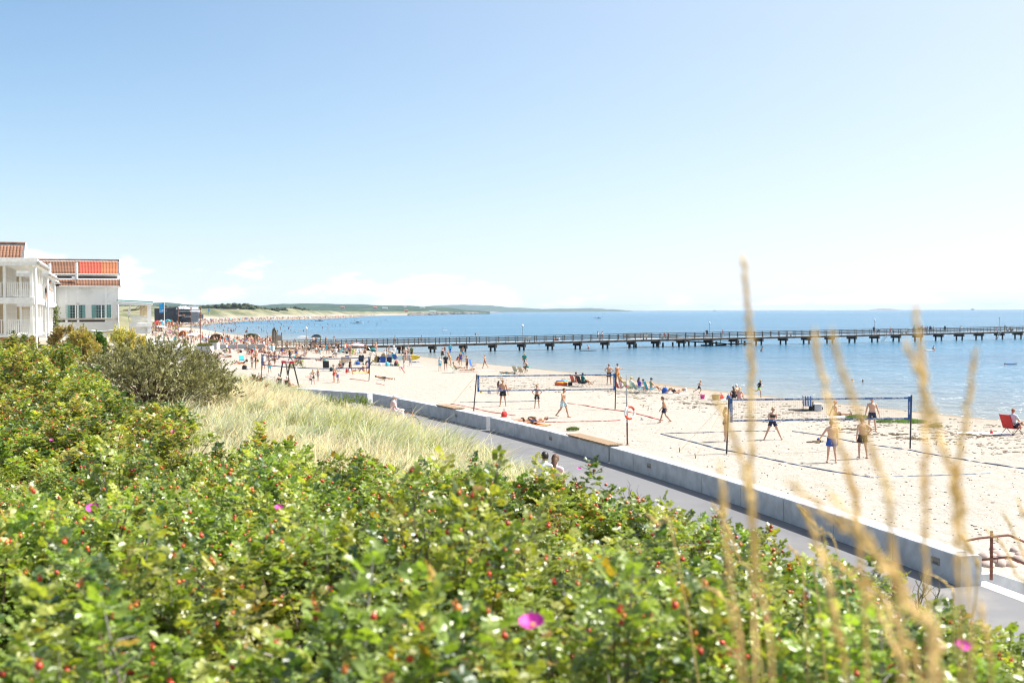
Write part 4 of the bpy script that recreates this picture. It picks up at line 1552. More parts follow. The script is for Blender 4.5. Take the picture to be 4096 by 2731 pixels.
		B.tube([F.p(-.6,bt,ztop + .05),F.p(-width - .4,bt,ztop + .05)],.10,8)
		B.obj('ridge_tiles',TILE_B,t)
	return F,t
Y1,Y2,Y3 = 77.0,95.0,118.0
zz = lambda py,Y: aty(300,py,Y).z
F1,T1 = balcony_module(132,Y1,'nearest white two-storey balcony house cut by the left edge, with brown tiled roof',4.6,11.0,zz(1338,Y1),zz(1189,Y1),zz(1060,Y1),zz(1031,Y1),[-.10,-1.75,-3.4,-4.6],1,True)
F2,T2 = balcony_module(182,Y2,'middle white balcony house with a bare-chested man leaning on its upper railing',5.0,12.0,zz(1342,Y2),zz(1206,Y2),zz(1103,Y2),zz(1083,Y2),[-.10,-1.9,-3.8],1)
F3,T3 = balcony_module(212,Y3,'farthest white balcony house with a climbing plant on its corner post',5.0,8.0,zz(1330,Y3),zz(1214,Y3),zz(1131,Y3),zz(1116,Y3),[-.10,-2.0,-4.0],1)
b = MB()
q = F3.p(.25,-.3,0)
gg = np.random.default_rng(4)
n = 700
P = np.stack([q.x + gg.normal(size=n) * .18,q.y + gg.normal(size=n) * .15,gg.uniform(zz(1330,Y3),zz(1225,Y3),n)],-1)
V,Fq,CC = leaves(P,unit(n,gg),unit(n,gg),.16,.13,np.array([[.12,.15,.03]]) * gg.uniform(.6,1.6,(n,1)))
t = thing('climbing_plant',(q.x,q.y,zz(1330,Y3)),'green climbing plant on the corner post of the farthest balcony house','plant')
V -= np.array(t.location)
tag(link('foliage',np_mesh('foliage',V,Fq,LEAF,CC),t),kind='stuff')
# --- the white house with the red patch on its roof
YH = 126.0
c = aty(475,1240,YH)
H = Frame((c.x,c.y,0))
AX = Vector((1,0,0)).lerp(Q_X,0.0).normalized()
Q_D_old,Q_X_old,ROT_old = Q_D,Q_X,ROT_B
ROT_B = Matrix((Q_X,Q_D,Vector((0,0,1)))).transposed()
zy = lambda py: aty(350,py,YH).z
t = thing('white_house',(c.x,c.y,zy(1320)),'white rendered house with a brown roof patched in red and orange','building')
m_px = YH / FPX
Wd = 10.4
B = MB()
H.box(B,-Wd,0,0,7.5,zy(1345),zy(1146))
H.box(B,-Wd,-.12,1.7,7.5,zy(1146),zy(1094))
wall = B.obj('wall',PLASTER,t)
B = MB()
for a in (-.08,-1.32,-4.18,-5.36):
	H.box(B,a - .12,a + .12,-.03,.0,zy(1288),zy(1148))
H.box(B,-5.24,-1.44,-.03,0,zy(1222) + .04,zy(1212))
tag(B.obj('wall_strips',WHITE,t),None)
B = MB()
H.box(B,-Wd,.02,-.10,.0,zy(1279),zy(1273))
B.obj('sill_band',mat('beige_sill',(.55,.49,.40),.8,.1,3),t)
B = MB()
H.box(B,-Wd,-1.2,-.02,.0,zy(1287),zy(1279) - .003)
B.obj('plinth_band',DARK,t)  # solid near-black band on the wall face below the sill
B = MB()
H.box(B,-Wd,-.15,1.66,1.70,zy(1112),zy(1105))
B.obj('eave_shade_strip',mat('eave_shade',(.10,.06,.05),.7,.2,4),t)  # shade of the roof overhang, painted as a dark strip on the clerestory wall
for a0,a1 in ((-5.45,-3.42),(-2.80,-.78)):
	z0,z1 = zy(1272),zy(1219)
	B = MB()
	for (u0,u1,v0,v1) in ((a0 - .06,a1 + .06,z1,z1 + .07),(a0 - .06,a1 + .06,z0 - .07,z0),(a0 - .06,a0,z0,z1),(a1,a1 + .06,z0,z1),((a0 + a1) / 2 - .05,(a0 + a1) / 2 + .05,z0,z1)):
		H.box(B,u0,u1,-.075,-.035,v0,v1)
	wn_ = B.obj('window',WHITE,t)
	B = MB()
	H.box(B,a0,a1,-.02,-.008,z0,z1)
	B.obj('pane',GLASS,wn_)
	B = MB()
	for h0,h1 in ((a0,(a0 + a1) / 2 - .05),((a0 + a1) / 2 + .05,a1)):
		for k in range(1,4):
			x_ = h0 + (h1 - h0) * k / 4
			H.box(B,x_ - .012,x_ + .012,-.06,-.04,z0,z1)
		for k in range(1,5):
			z_ = z0 + (z1 - z0) * k / 5
			H.box(B,h0,h1,-.062,-.042,z_ - .012,z_ + .012)
	B.obj('muntin',mat('teal_muntin',(.30,.50,.48),.6,.1,5),wn_)
	for cu0,cu1 in ((a0 + .01,a0 + .46),(a1 - .34,a1 - .01)):
		B = MB()
		kk = 9
		vs = []
		for i in range(kk + 1):
			x_ = cu0 + (cu1 - cu0) * i / kk
			dpt = -.024 - .012 * (i % 2)
			vs += [H.p(x_,dpt,z0),H.p(x_,dpt,z1)]
		B.add(vs,[(2 * i,2 * i + 2,2 * i + 3,2 * i + 1) for i in range(kk)])
		B.obj('curtain',CURT,wn_)
up = (Q_D * .80 + Vector((0,0,.58))).normalized()
def slope_roof(z0,z1,b0,a0,a1,matf,name):
	L = (z1 - z0) / up.z
	B_ = MB()
	bt = b0 + up.dot(Q_D) * L
	B_.add([H.p(a0,b0,z0 - .12),H.p(a1,b0,z0 - .12),H.p(a1,bt,z1 - .12),H.p(a0,bt,z1 - .12),H.p(a0,b0,z0 - .02),H.p(a1,b0,z0 - .02),H.p(a1,bt,z1 - .02),H.p(a0,bt,z1 - .02)],
			[(0,3,2,1),(4,5,6,7),(0,1,5,4),(1,2,6,5),(2,3,7,6),(3,0,4,7)])
	B_.obj(name,WHITE,t)
	tiled_slope(t,H.p(a0,b0 - .05,z0),Q_X,up,a1 - a0,L,.155,.30,matf)
	B_ = MB()
	B_.bar(H.p(a1 + .06,b0 - .12,z0 - .02),H.p(a1 + .06,bt,z1 + .02),.10,.30)
	B_.obj('verge_board',WHITE,t)
	B_ = MB()
	B_.tube([H.p(a0,b0 - .14,z0 - .07),H.p(a1 + .1,b0 - .14,z0 - .07)],.07,8)
	B_.obj('gutter',mat('pale_gutter',(.55,.53,.50),.5,.1,4),t)
	return bt
slope_roof(zy(1145),zy(1113),-.35,-Wd,.20,lambda f: TILE_B,'lower_roof')
bt = slope_roof(zy(1095),zy(1038),1.0,-Wd,.12,lambda f: TILE_B if f < .605 else (TILE_R if f < .835 else TILE_O),'upper_roof')
B = MB()
B.add([H.p(-Wd,bt,zy(1038) - .03),H.p(.12,bt,zy(1038) - .03),H.p(.12,bt + 2.6,zy(1095)),H.p(-Wd,bt + 2.6,zy(1095))],[(0,1,2,3)])
B.obj('rear_roof',TILE_B,t)
B = MB()
H.box(B,-.12,-.02,1.7,bt + 2,zy(1146),zy(1098))
B.obj('gable_wall',WHITE,t)
B = MB()
B.tube([H.p(-Wd,bt,zy(1038) + .04),H.p(.15,bt,zy(1038) + .04)],.09,8)
B.obj('ridge_tiles',TILE_B,t)
B = MB()
B.tube([H.p(-.06,-.08,zy(1150)),H.p(-.06,-.08,zy(1290))],.05,8)
B.obj('downpipe',WHITE,t)
for px_,y0,y1,lab,bx in ((199,1117,1052,'plain white panel antenna on the roof behind the balconies',0),(306,1120,1050,'white panel antenna with a box at its foot on the red patched roof',1)):
	ya = H.p((px_ - 475) * m_px / .947,.15,0).y
	bb = aty(px_,y0,ya)
	tt = aty(px_,y1,ya)
	an = thing('antenna',tuple(bb),lab,'antenna','antennas on the roof')
	B = MB()
	B.box((bb + tt) / 2,(.30,.22,(tt - bb).length),None,0,.09)
	B.obj('panel',mat('antenna_grey',(.60,.61,.62),.5,.05,3),an)
	B = MB()
	B.tube([bb + Vector((.05,.1,-.55)),bb + Vector((.05,.1,.6))],.04,8)
	B.obj('mast',ZINC,an)
	if bx:
		B = MB()
		B.box(bb + Vector((-.32,0,.22)),(.32,.25,.30),None,0,.02)
		B.obj('radio_box',WHITE,an)
# --- veranda with green roof edge
YV = 122.0
c = aty(600,1240,YV)
Q_D,Q_X,ROT_B = Q_D_old,Q_X_old,ROT_old
ROT_B = Matrix((Q_X,Q_D,Vector((0,0,1)))).transposed()
VF = Frame((c.x,c.y,0))
zv = lambda py: aty(560,py,YV).z
t = thing('veranda',(c.x,c.y,zv(1320)),'open white veranda with green roof edge at the sea end of the white house','veranda')
B = MB()
B.add([VF.p(-3.35,-.3,zv(1205)),VF.p(.28,-.3,zv(1213)),VF.p(.28,4,zv(1213)),VF.p(-3.35,4,zv(1205)),VF.p(-3.35,-.3,zv(1216)),VF.p(.28,-.3,zv(1222)),VF.p(.28,4,zv(1222)),VF.p(-3.35,4,zv(1216))],
		[(0,1,2,3),(4,7,6,5),(0,4,5,1),(1,5,6,2),(2,6,7,3),(3,7,4,0)])
B.obj('roof',WHITE_W,t)
B = MB()
B.bar(VF.p(-3.35,-.33,zv(1201)),VF.p(.30,-.33,zv(1208.5)),.12,.12)
B.obj('roof_edge',TEAL,t)
B = MB()
VF.box(B,-.28,.12,-.1,.3,zv(1330),zv(1222.5))
B.obj('corner_post',WHITE_W,t)
B = MB()
VF.box(B,-2.1,.2,-.12,4,zv(1307),zv(1293))
VF.box(B,-2.1,.0,.3,4,zv(1335),zv(1307))
B.obj('floor_deck',WHITE_W,t)
sl = MB()
sl.box((0,0,0),(.13,.05,zv(1222) - zv(1268)),ROT_B)
sm = sl.mesh('wall_board',CREAM)
for i in range(6):
	link('wall_board',sm,t,None,VF.p(-.95 + .16 * i,2.0 + .1 * i,(zv(1222) + zv(1268)) / 2) - ORG[t.name])
railing(VF,t,-2.0,-.05,-.30,-.05,zv(1293),zv(1263.5) - zv(1293),.10)
B = MB()
for k in range(3):
	a = -1.5 + .3 * k
	B.tube([VF.p(a - .5,1.5,zv(1240)),VF.p(a,1.2,zv(1236)),VF.p(a + .4,1.0,zv(1224))],.03,5)
	B.tube([VF.p(a - 1.2,1.8,zv(1241)),VF.p(a - .5,1.5,zv(1240))],.05,5)
B.obj('awning_arms',mat('brown_awning',(.16,.11,.08),.7,.2,4),t)
ud = thing('folded_parasol',tuple(VF.p(-2.2,1.0,zv(1270))),'folded white parasol on the veranda','parasol')
B = MB()
B.lathe(VF.p(-2.2,1.0,zv(1262)),[(.03,0),(.16,.15),(.10,.8),(.02,1.15)],8,Matrix.Rotation(.22,3,'Y'))
B.obj('canopy',WHITE,ud)
B = MB()
B.tube([VF.p(-2.1,1.0,zv(1285)),VF.p(-2.2,1.0,zv(1262))],.025,6)
B.obj('pole',ZINC,ud)
q = aty(415,1333,58)
bo = thing('dinghy',tuple(q),'low white dinghy lying among the shrubs before the white house','boat')
B = MB()
sec = []
for i in range(9):
	f = i / 8
	w_ = .42 * math.sin(math.pi * (.12 + .80 * f)) ** .6
	sec.append((-.7 + 1.45 * f,w_,.16 * abs(f - .4) ** 1.3))
vs,fs = [],[]
for x,w_,dz in sec:
	for k in range(7):
		a = math.pi * k / 6
		vs.append(q + Vector((x,-w_ * math.cos(a),.10 - .14 * math.sin(a) + dz)))
for i in range(8):
	for k in range(6):
		fs.append((i * 7 + k,i * 7 + k + 1,i * 7 + 8 + k,i * 7 + 7 + k))
B.add(vs,fs)
B.obj('hull',WHITE,bo,True)
B = MB()
B.tube([vs[i * 7] for i in range(9)],.025,6)
B.tube([vs[i * 7 + 6] for i in range(9)],.025,6)
B.obj('gunwale',mat('boat_trim',(.68,.70,.68),.4,.1,3),bo)
# --- dark hotel far along the beach
YD = 660.0
zd = lambda py: aty(700,py,YD).z
xd = lambda px_: aty(px_,1240,YD).x
CLAD = mat('charcoal_cladding',(0.045,0.05,0.062),.7,.2,.4)
t = thing('dark_hotel',(xd(700),YD,zd(1285)),'charcoal clad beach hotel with white stepped balconies far along the shore','building')
B = MB()
B.prism([(0,0)] * 0 or [(xd(655),YD),(xd(722),YD + 1),(xd(722),YD + 30),(xd(655),YD + 30)],zd(1290),zd(1229))
B.prism([(xd(600),YD + 8),(xd(655),YD + 8),(xd(655),YD + 30),(xd(600),YD + 30)],zd(1290),zd(1233))
B.obj('wall',CLAD,t)
B = MB()
B.add([(xd(652),YD - 1,zd(1231)),(xd(724),YD - 1,zd(1226)),(xd(724),YD + 31,zd(1226)),(xd(652),YD + 31,zd(1231)),(xd(652),YD - 1,zd(1233)),(xd(724),YD - 1,zd(1228.5)),(xd(724),YD + 31,zd(1228.5)),(xd(652),YD + 31,zd(1233))],
		[(0,1,2,3),(4,7,6,5),(0,4,5,1),(1,5,6,2),(2,6,7,3),(3,7,4,0)])
B.obj('roof',mat('hotel_roof',(.30,.31,.33),.6),t)
PALE = mat('hotel_pale',(.55,.56,.57),.6,.1,.5)
for (x0,x1,y0,y1,nm,mm,dy_) in ((722,755,1237,1227,'top_floor',PALE,2),(722,768,1247,1243,'balcony_front',PALE,-4),(722,770,1255,1251.5,'balcony_front',CLAD,-4),
										(722,742,1265,1259,'balcony_front',PALE,-5),(742,778,1276,1256,'lower_block',CLAD,-8),(720,756,1290,1237,'floor_block',mat('hotel_glass',(.10,.12,.15),.3,.3,.3),5),
										(724,757,1226.8,1225,'top_roof',PALE,-2),(754,778,1267,1265,'terrace_edge',PALE,-9)):
	B = MB()
	B.prism([(xd(x0),YD + dy_),(xd(x1),YD + dy_),(xd(x1),YD + 20 + dy_ * .13),(xd(x0),YD + 20 + dy_ * .13)],zd(y0),zd(y1))
	B.obj(nm,mm,t)
for (x0,x1,y0,y1) in ((704,710,1243,1235),(704,710,1258,1247),(712,719,1262,1250),(660,668,1248,1236)):
	B = MB()
	B.prism([(xd(x0),YD - .3),(xd(x1),YD - .3),(xd(x1),YD - .05),(xd(x0),YD - .05)],zd(y0),zd(y1))
	w_ = B.obj('window',mat('hotel_glass',(.10,.12,.15),.3,.3,.3),t)
for (x0,x1,y0,y1,lab,mm) in ((746,756,1263,1257,'small orange sign panel on the lower block of the dark hotel',(.45,.22,.10)),):
	B = MB()
	B.prism([(xd(x0),YD - 8.5),(xd(x1),YD - 8.5),(xd(x1),YD - 8.1),(xd(x0),YD - 8.1)],zd(y0),zd(y1))
	B.obj('sign_panel',mat('orange_panel',mm,.6),t)
for i in range(3):
	B = MB()
	B.lathe((xd(729 + 9 * i),YD - 3,zd(1243)),[(3.0,1.0),(2.2,1.9),(.2,2.7)],8)
	B.obj('terrace_awning',PALE,t)
for i,(px_,py_,Yc,s_,w_) in enumerate([(1540,1235.5,3600,15,1),(1500,1233.5,3600,11,2),(1370,1232,3500,12,3),(1690,1234,3700,16,1),(1625,1246.5,3000,9,3),(1730,1249,3000,14,4),(1620,1231,3700,8,1),
											(880,1247,1500,8,1),(1035,1243.5,1500,9,3),(940,1242,1500,8,1)]):
	q = aty(px_,py_,Yc)
	where = ['white far house, widest of those on the hillside','red-roofed far house left of the white one','brown far house highest on the left hillside','long white far house at the right end of the hillside','red far cottage by the headland',
				'long green-roofed shed on the headland','tiny white far house near the hill crest','small white cottage by the dark wood, leftmost','red-roofed cottage at the edge of the dark wood','small white cottage below the middle of the dark wood'][i]
	t = thing('far_house',tuple(q),where,'house','far houses on the coast')
	B = MB()
	B.box(q + Vector((0,0,1.2)),(s_,s_ * .5,3.6))
	B.obj('wall',PALE if w_ in (1,4) else mat('far_red_house',(.35,.12,.08),.8),t)
	B = MB()
	h_ = s_ / 2
	B.add([q + Vector(v) for v in ((-h_ - .4,-s_ * .3,3),(h_ + .4,-s_ * .3,3),(h_ + .4,s_ * .3,3),(-h_ - .4,s_ * .3,3),(-h_ - .4,0,5.4),(h_ + .4,0,5.4))],[(0,1,5,4),(2,3,4,5),(0,4,3),(1,2,5),(0,3,2,1)])
	B.obj('roof',mat('far_roof_%d' % w_,[(0,) * 3,(.30,.30,.30),(.45,.13,.07),(.28,.14,.10),(.22,.33,.27)][w_],.8),t)
# ---------------------------------------------------------------- planters, poles and flags by the far end of the path
PLANT_C = mat('planter_concrete',(0.38,0.385,0.375),.85,.12,1.5)
def planter(px0,px1,pyb,h_px,dep,label,grass=True,z=PATH_Z):
	a,b_ = at(px0,pyb,z),at(px1,pyb,z)
	a.y = b_.y = (a.y + b_.y) / 2
	h = h_px * a.y / FPX
	t_ = thing('planter',((a.x + b_.x) / 2,a.y,z),label,'planter','concrete planters by the pier entrance')
	W_ = b_.x - a.x
	x0,x1,y0,y1 = a.x,b_.x,a.y,a.y + dep
	for (u0,u1,v0,v1) in ((x0,x1,y0,y0 + .25),(x0,x1,y1 - .25,y1),(x0,x0 + .25,y0 + .252,y1 - .252),(x1 - .25,x1,y0 + .252,y1 - .252)):
		B_ = MB()
		B_.box(((u0 + u1) / 2,(v0 + v1) / 2,z + h / 2 - .2),(u1 - u0,v1 - v0,h + .4))
		B_.obj('side',PLANT_C,t_)
	B_ = MB()
	B_.box(((x0 + x1) / 2,(y0 + y1) / 2,z + h - .3),(W_ - .51,dep - .51,.3))
	so = B_.obj('soil',MATS['dune_soil'],t_)
	if grass:
		gg_ = np.random.default_rng(int(px0))
		n_ = 900
		P_ = np.stack([gg_.uniform(x0 + .3,x1 - .3,n_),gg_.uniform(y0 + .3,y1 - .3,n_),np.full(n_,z + h - .16)],-1) - np.array(t_.location)
		V_,F_,C_ = leaves(P_,unit(n_,gg_) * .5 + np.array([.1,0,1]),unit(n_,gg_),gg_.uniform(.3,.75,n_),.05,np.array([[.24,.25,.09]]) * gg_.uniform(.6,1.4,(n_,1)))
		tag(link('grass',np_mesh('grass',V_,F_,GRASS,C_),t_),kind='stuff')
	return t_
planter(779,839,1403,18,2.2,'grey concrete planter with grass, nearest the rusty masts')
planter(826,866,1388,17,2.0,'plain grey concrete planter right behind the grassy one')
for x0,x1,pyb,lab in ((868,1060,1388,'long low grey concrete edge between rocks and the pier entrance'),(618,715,1372,'low curved grey concrete seat wall at the far path end'),):
	a,b_ = at(x0,pyb,PATH_Z - .35),at(x1,pyb,PATH_Z - .35)
	B = MB()
	B.box((a + b_) / 2 + Vector((0,0,.1)),((b_ - a).length,.5,.75),Matrix.Rotation(math.atan2((b_ - a).y,(b_ - a).x),3,'Z'),0,.05)
	o = B.obj('low_wall',PLANT_C,loc=tuple((a + b_) / 2))
	tag(o,lab,'low wall')
a = at(700,1418,PATH_Z)
B = MB()
B.box(a + Vector((0,1.0,.1)),(3.6,.5,1.5),Matrix.Rotation(.65,3,'Z'))
tag(B.obj('low_wall',PLANT_C,loc=tuple(a)),'short pale wall where a person in white sits above the dark shrub','low wall')
q0 = [at(600,1425,PATH_Z - .25),at(760,1425,PATH_Z - .25),at(850,1398,PATH_Z - .25),at(700,1366,PATH_Z - .25),at(600,1358,PATH_Z - .25)]
B = MB()
B.prism([(v.x,v.y) for v in q0],PATH_Z - 1.5,PATH_Z - .22)
tag(B.obj('promenade_paving',mat('pale_paving',(.50,.475,.43),.85,.08,1)),kind='structure')
for px_,pyt,pyb,lab in ((712,1228,1366,'rust brown lamp mast, leftmost of three'),(764,1229,1362,'rust brown lamp mast, middle of three'),(801,1227,1384,'rust brown lamp mast, rightmost of three, rising from the grassy planter')):
	q = at(px_,pyb,PATH_Z + .1)
	top = aty(px_,pyt,q.y)
	t = thing('lamp_mast',tuple(q),lab,'lamp post','rusty lamp masts')
	B = MB()
	B.tube([q - Vector((0,0,.8)),top],[.085,.07],8)
	B.obj('mast',RUST,t)
	for k,hh_ in ((0,-.05),(1,-1.1)):
		B = MB()
		B.lathe(top + Vector((0,0,hh_ - .25)),[(.10,0),(.17,.05),(.17,.22),(.08,.3)],8)
		B.obj('spotlight',RUST,t)
FLAG = mat('flag_blue',(0.02,0.30,0.62),.7,.06,2)
LETT = mat('white_lettering',(.75,.77,.80),.6,.03,5)
POLE = mat('white_pole',(.70,.70,.69),.5,.05,3)
def text_mesh(s,size,material,name,mirror=False,ext=0.0):
	cu = bpy.data.curves.new(name,'FONT')
	cu.body = s
	cu.size = size
	cu.align_x = 'CENTER'
	cu.align_y = 'CENTER'
	cu.extrude = ext
	cu.resolution_u = 2
	o_ = bpy.data.objects.new('tmp',cu)
	COL.objects.link(o_)
	dg = bpy.context.evaluated_depsgraph_get()
	me = bpy.data.meshes.new_from_object(o_.evaluated_get(dg))
	bpy.data.objects.remove(o_)
	bpy.data.curves.remove(cu)
	me.name = name
	me.materials.clear()
	me.materials.append(material)
	if mirror:
		for v in me.vertices:
			v.co.x = -v.co.x
	return me
def flag(px_,pyt,pyb,fw,fh,label,z,letters):
	q = at(px_,pyb,z)
	top = aty(px_,pyt,q.y)
	t_ = thing('flag',tuple(q),label,'flag','blue beach flags')
	B_ = MB()
	B_.tube([q - Vector((0,0,.6)),top],[.10,.06],8)
	B_.obj('pole',POLE,t_)
	s_ = q.y / FPX
	w_,h_ = fw * s_,fh * s_
	vs_,fs_ = [],[]
	nx,ny = 10,8
	for j in range(ny + 1):
		for i in range(nx + 1):
			u_,v_ = i / nx,j / ny
			vs_.append(top + Vector((-u_ * w_,.35 * math.sin(u_ * 5.5 + v_ * 1.2) * u_ * min(1,w_ * .4),-.4 - v_ * h_ - u_ * h_ * .20 + .18 * h_ * u_ * v_)))
	for j in range(ny):
		for i in range(nx):
			k = j * (nx + 1) + i
			fs_.append((k,k + nx + 1,k + nx + 2,k + 1))
	B_ = MB()
	B_.add(vs_,fs_)
	fl = B_.obj('banner',FLAG,t_,True)
	if letters:
		tm_ = text_mesh('FBG',.30 * h_,LETT,'lettering',True)
		for v in tm_.vertices:
			x_ = -w_ * .50 + v.co.x * .95
			u_ = min(max(-x_ / w_,0),1)
			vv = .80 - v.co.y / h_
			v.co = Vector((x_,.35 * math.sin(u_ * 5.5 + vv * 1.2) * u_ * min(1,w_ * .4) - .03,-.4 - vv * h_ - u_ * h_ * .20 + .18 * h_ * u_ * vv)) + top - q
		link('lettering',tm_,fl)
		B_ = MB()
		em = [(-.62,.25),(-.50,.50),(-.38,.25),(-.45,.25),(-.50,.36),(-.55,.25)]
		vs2 = []
		for x_,y_ in em:
			xx = x_ * w_
			u_,vv = -x_,.62 - y_ * .55
			vs2.append(top + Vector((xx,.35 * math.sin(u_ * 5.5 + vv * 1.2) * u_ * min(1,w_ * .4) - .03,-.4 - vv * h_ - u_ * h_ * .20 + .18 * h_ * u_ * vv)))
		B_.add(vs2,[(0,1,4,5),(1,2,3,4)])
		B_.obj('emblem',mat('flag_emblem',(.10,.40,.70),.7),fl)
	return t_
flag(657,1202,1352,20,42,'large blue beach flag with white letters on a white pole beside the veranda',PATH_Z - .6,True)
flag(839,1231,1282,6,14,'small blue beach flag on the far sand below the dunes',0.3,False)
flag(1277,1236,1262,3,8,'tiny blue beach flag far along the shore',0.5,False)
# ---------------------------------------------------------------- the pier
PIER = mat('dark_pier_timber',(0.062,0.052,0.042),.85,.3,2.0,rnd=.3)
PIER_L = mat('weathered_pier_timber',(0.20,0.165,0.115),.85,.25,2.0,rnd=.25)
DECK = mat('pier_deck_board',(0.36,0.345,0.32),.85,.15,1.5)
PILE = mat('dark_pile',(0.035,0.032,0.028),.7,.3,2)  # piles darker than the deck timber over their whole length
PA,PB = at(1977,1405,SEA),at(4030,1357,SEA)
PD = Vector((PB.x - PA.x,PB.y - PA.y,0)).normalized()
PN = Vector((-PD.y,PD.x,0))
zA,zB = aty(1977,1370.5,PA.y).z,aty(4030,1325.5,PB.y).z
LAB = (PB - PA).length
def pier_p(s,off=0.0,z=0.0):
	q_ = PA + PD * s + PN * off
	return Vector((q_.x,q_.y,zA + (zB - zA) * s / LAB + z))
def pier_s(px_):
	lo,hi = -60.0,220.0
	for _ in range(50):
		m_ = (lo + hi) / 2
		if proj(pier_p(m_))[0] < px_:
			lo = m_
		else:
			hi = m_
	return lo
pier = thing('pier',tuple(pier_p(0)),'long dark timber pier on piles running out over the water','pier')
PW_ = 2.5
bent_px = [1240,1365,1490,1615,1741,1865,1983,2099,2213,2324,2434,2540,2638,2740,2849,2950,3050,3148,3241,3335,3424,3515,3601,3688,3771,3854,3933,4015,4089]
bs = [pier_s(x) for x in bent_px]
bs += [bs[-1] + 6.8 * k for k in range(1,6)]
s_start = pier_s(1104)
edges = [s_start] + bs
rotp = Matrix((PD,PN,Vector((0,0,1)))).transposed()
BX = MB()
BX.box((0,0,0),(1,1,1))
unit_dark,unit_deck,unit_light,unit_pile = BX.mesh('beam',PIER),BX.mesh('deck_section',DECK),BX.mesh('rail',PIER_L),BX.mesh('pile',PILE)
def pbox(name,me,s0,s1,o0,o1,z0,z1,par=None):
	a_,b_ = pier_p(s0),pier_p(s1)
	c_ = (a_ + b_) / 2 + PN * ((o0 + o1) / 2) + Vector((0,0,(z0 + z1) / 2))
	d_ = b_ - a_
	pitch = math.atan2(d_.z,math.hypot(d_.x,d_.y))
	par = par or pier
	return link(name,me,par,None,c_ - ORG[pier.name],(0,-pitch,math.atan2(PD.y,PD.x)),(d_.length,abs(o1 - o0),abs(z1 - z0)))
for i in range(len(edges) - 1):
	s0,s1 = edges[i],edges[i + 1]
	wood = unit_light if s1 < pier_s(1330) else unit_dark
	pbox('deck_section',unit_deck,s0 + .004,s1 - .004,0,PW_,-.10,0)
	pbox('stringer',wood,s0,s1,-.03,.16,-.42,-.104)
	pbox('stringer',wood,s0,s1,PW_ - .16,PW_ + .03,-.42,-.104)
	for off in (-.10,PW_ + .02):
		for zr in (1.10,.76,.40):
			pbox('rail',wood,s0,s1,off + (.0 if zr < 1 else -.02),off + (.05 if zr < 1 else .09),zr - (.06 if zr < 1 else .04),zr + (.06 if zr < 1 else .02))
		for k in range(3):
			s_ = s0 + (s1 - s0) * k / 3
			pbox('post',wood,s_ - .055,s_ + .055,off - .06 if off < 0 else off + .06,off + .0 if off < 0 else off + .16,-.40,1.08)
for i,s_ in enumerate(bs):
	top = pier_p(s_).z - .424
	if s_ > pier_s(1330):
		pbox('cross_beam',unit_dark,s_ - .2,s_ + .2,-.12,PW_ + .12,-.424 - .52,-.424)
	for off in (.35,PW_ - .5):
		for ds in (0.0,):
			q = pier_p(s_ + ds,off)
			zt,zb = q.z - .424 - (.52 if s_ > pier_s(1330) else 0),SEA - 1.2
			link('pile',unit_pile,pier,None,Vector((q.x,q.y,(zt + zb) / 2)) - ORG[pier.name],(0,0,math.atan2(PD.y,PD.x)),(.26,.26,zt - zb))
s0,s1,s2 = pier_s(2575),pier_s(2692),pier_s(2945)
pbox('landing_deck',unit_deck,s0,s1,PW_ + .02,PW_ + 4.6,-.12,-.02)
for k in range(6):
	sk = s0 + (s1 - s0) * k / 5
	pbox('post',unit_dark,sk - .05,sk + .05,PW_ + 4.5,PW_ + 4.6,-.4,1.05)
for zr in (1.05,.7,.38):
	pbox('rail',unit_light,s0,s1,PW_ + 4.52,PW_ + 4.57,zr - .05,zr + .05)
	pbox('rail',unit_light,s1 + .1,s2,PW_ + 1.9,PW_ + 1.95,zr - .75,zr - .66)
low = pier_s(3040)
for k in range(9):
	sk = s1 + (low - s1) * k / 8
	dz = -.25 - 1.15 * min(1,k / 6)
	if k < 8:
		sn = s1 + (low - s1) * (k + 1) / 8
		a_,b_ = pier_p(sk,PW_ + .9,dz),pier_p(sn,PW_ + .9,-.25 - 1.15 * min(1,(k + 1) / 6))
		B = MB()
		B.bar(a_,b_,1.9,.22)
		B.obj('ramp_section',PIER,pier)
		for zr in (.95,.55):
			B = MB()
			B.bar(a_ - PN * .9 + Vector((0,0,zr)),b_ - PN * .9 + Vector((0,0,zr)),.06,.10)
			B.obj('rail',PIER_L,pier)
	q = pier_p(sk,PW_ - .0,dz)
	B = MB()
	B.box(q + Vector((0,0,.45)),(.10,.10,1.1))
	B.obj('post',PIER,pier)
for px_ in (2591,2700,2765,2830,2900,2915,3030):
	s_ = pier_s(px_)
	for off in (PW_ + 1.5,PW_ + 3.6):
		q = pier_p(s_,off)
		link('pile',unit_pile,pier,None,Vector((q.x,q.y,-.9)) - ORG[pier.name],None,(.32,.32,1.9 + (q.z - 1) * .8))
for px_ in (2870,2930):
	s_ = pier_s(px_)
	pbox('cross_beam',unit_dark,s_ - 1.2,s_ + 1.2,PW_ + .9,PW_ + 1.4,-2.0,-1.45)
GLOBE = mat('opal_globe',(.78,.78,.77),.3,.03,3)
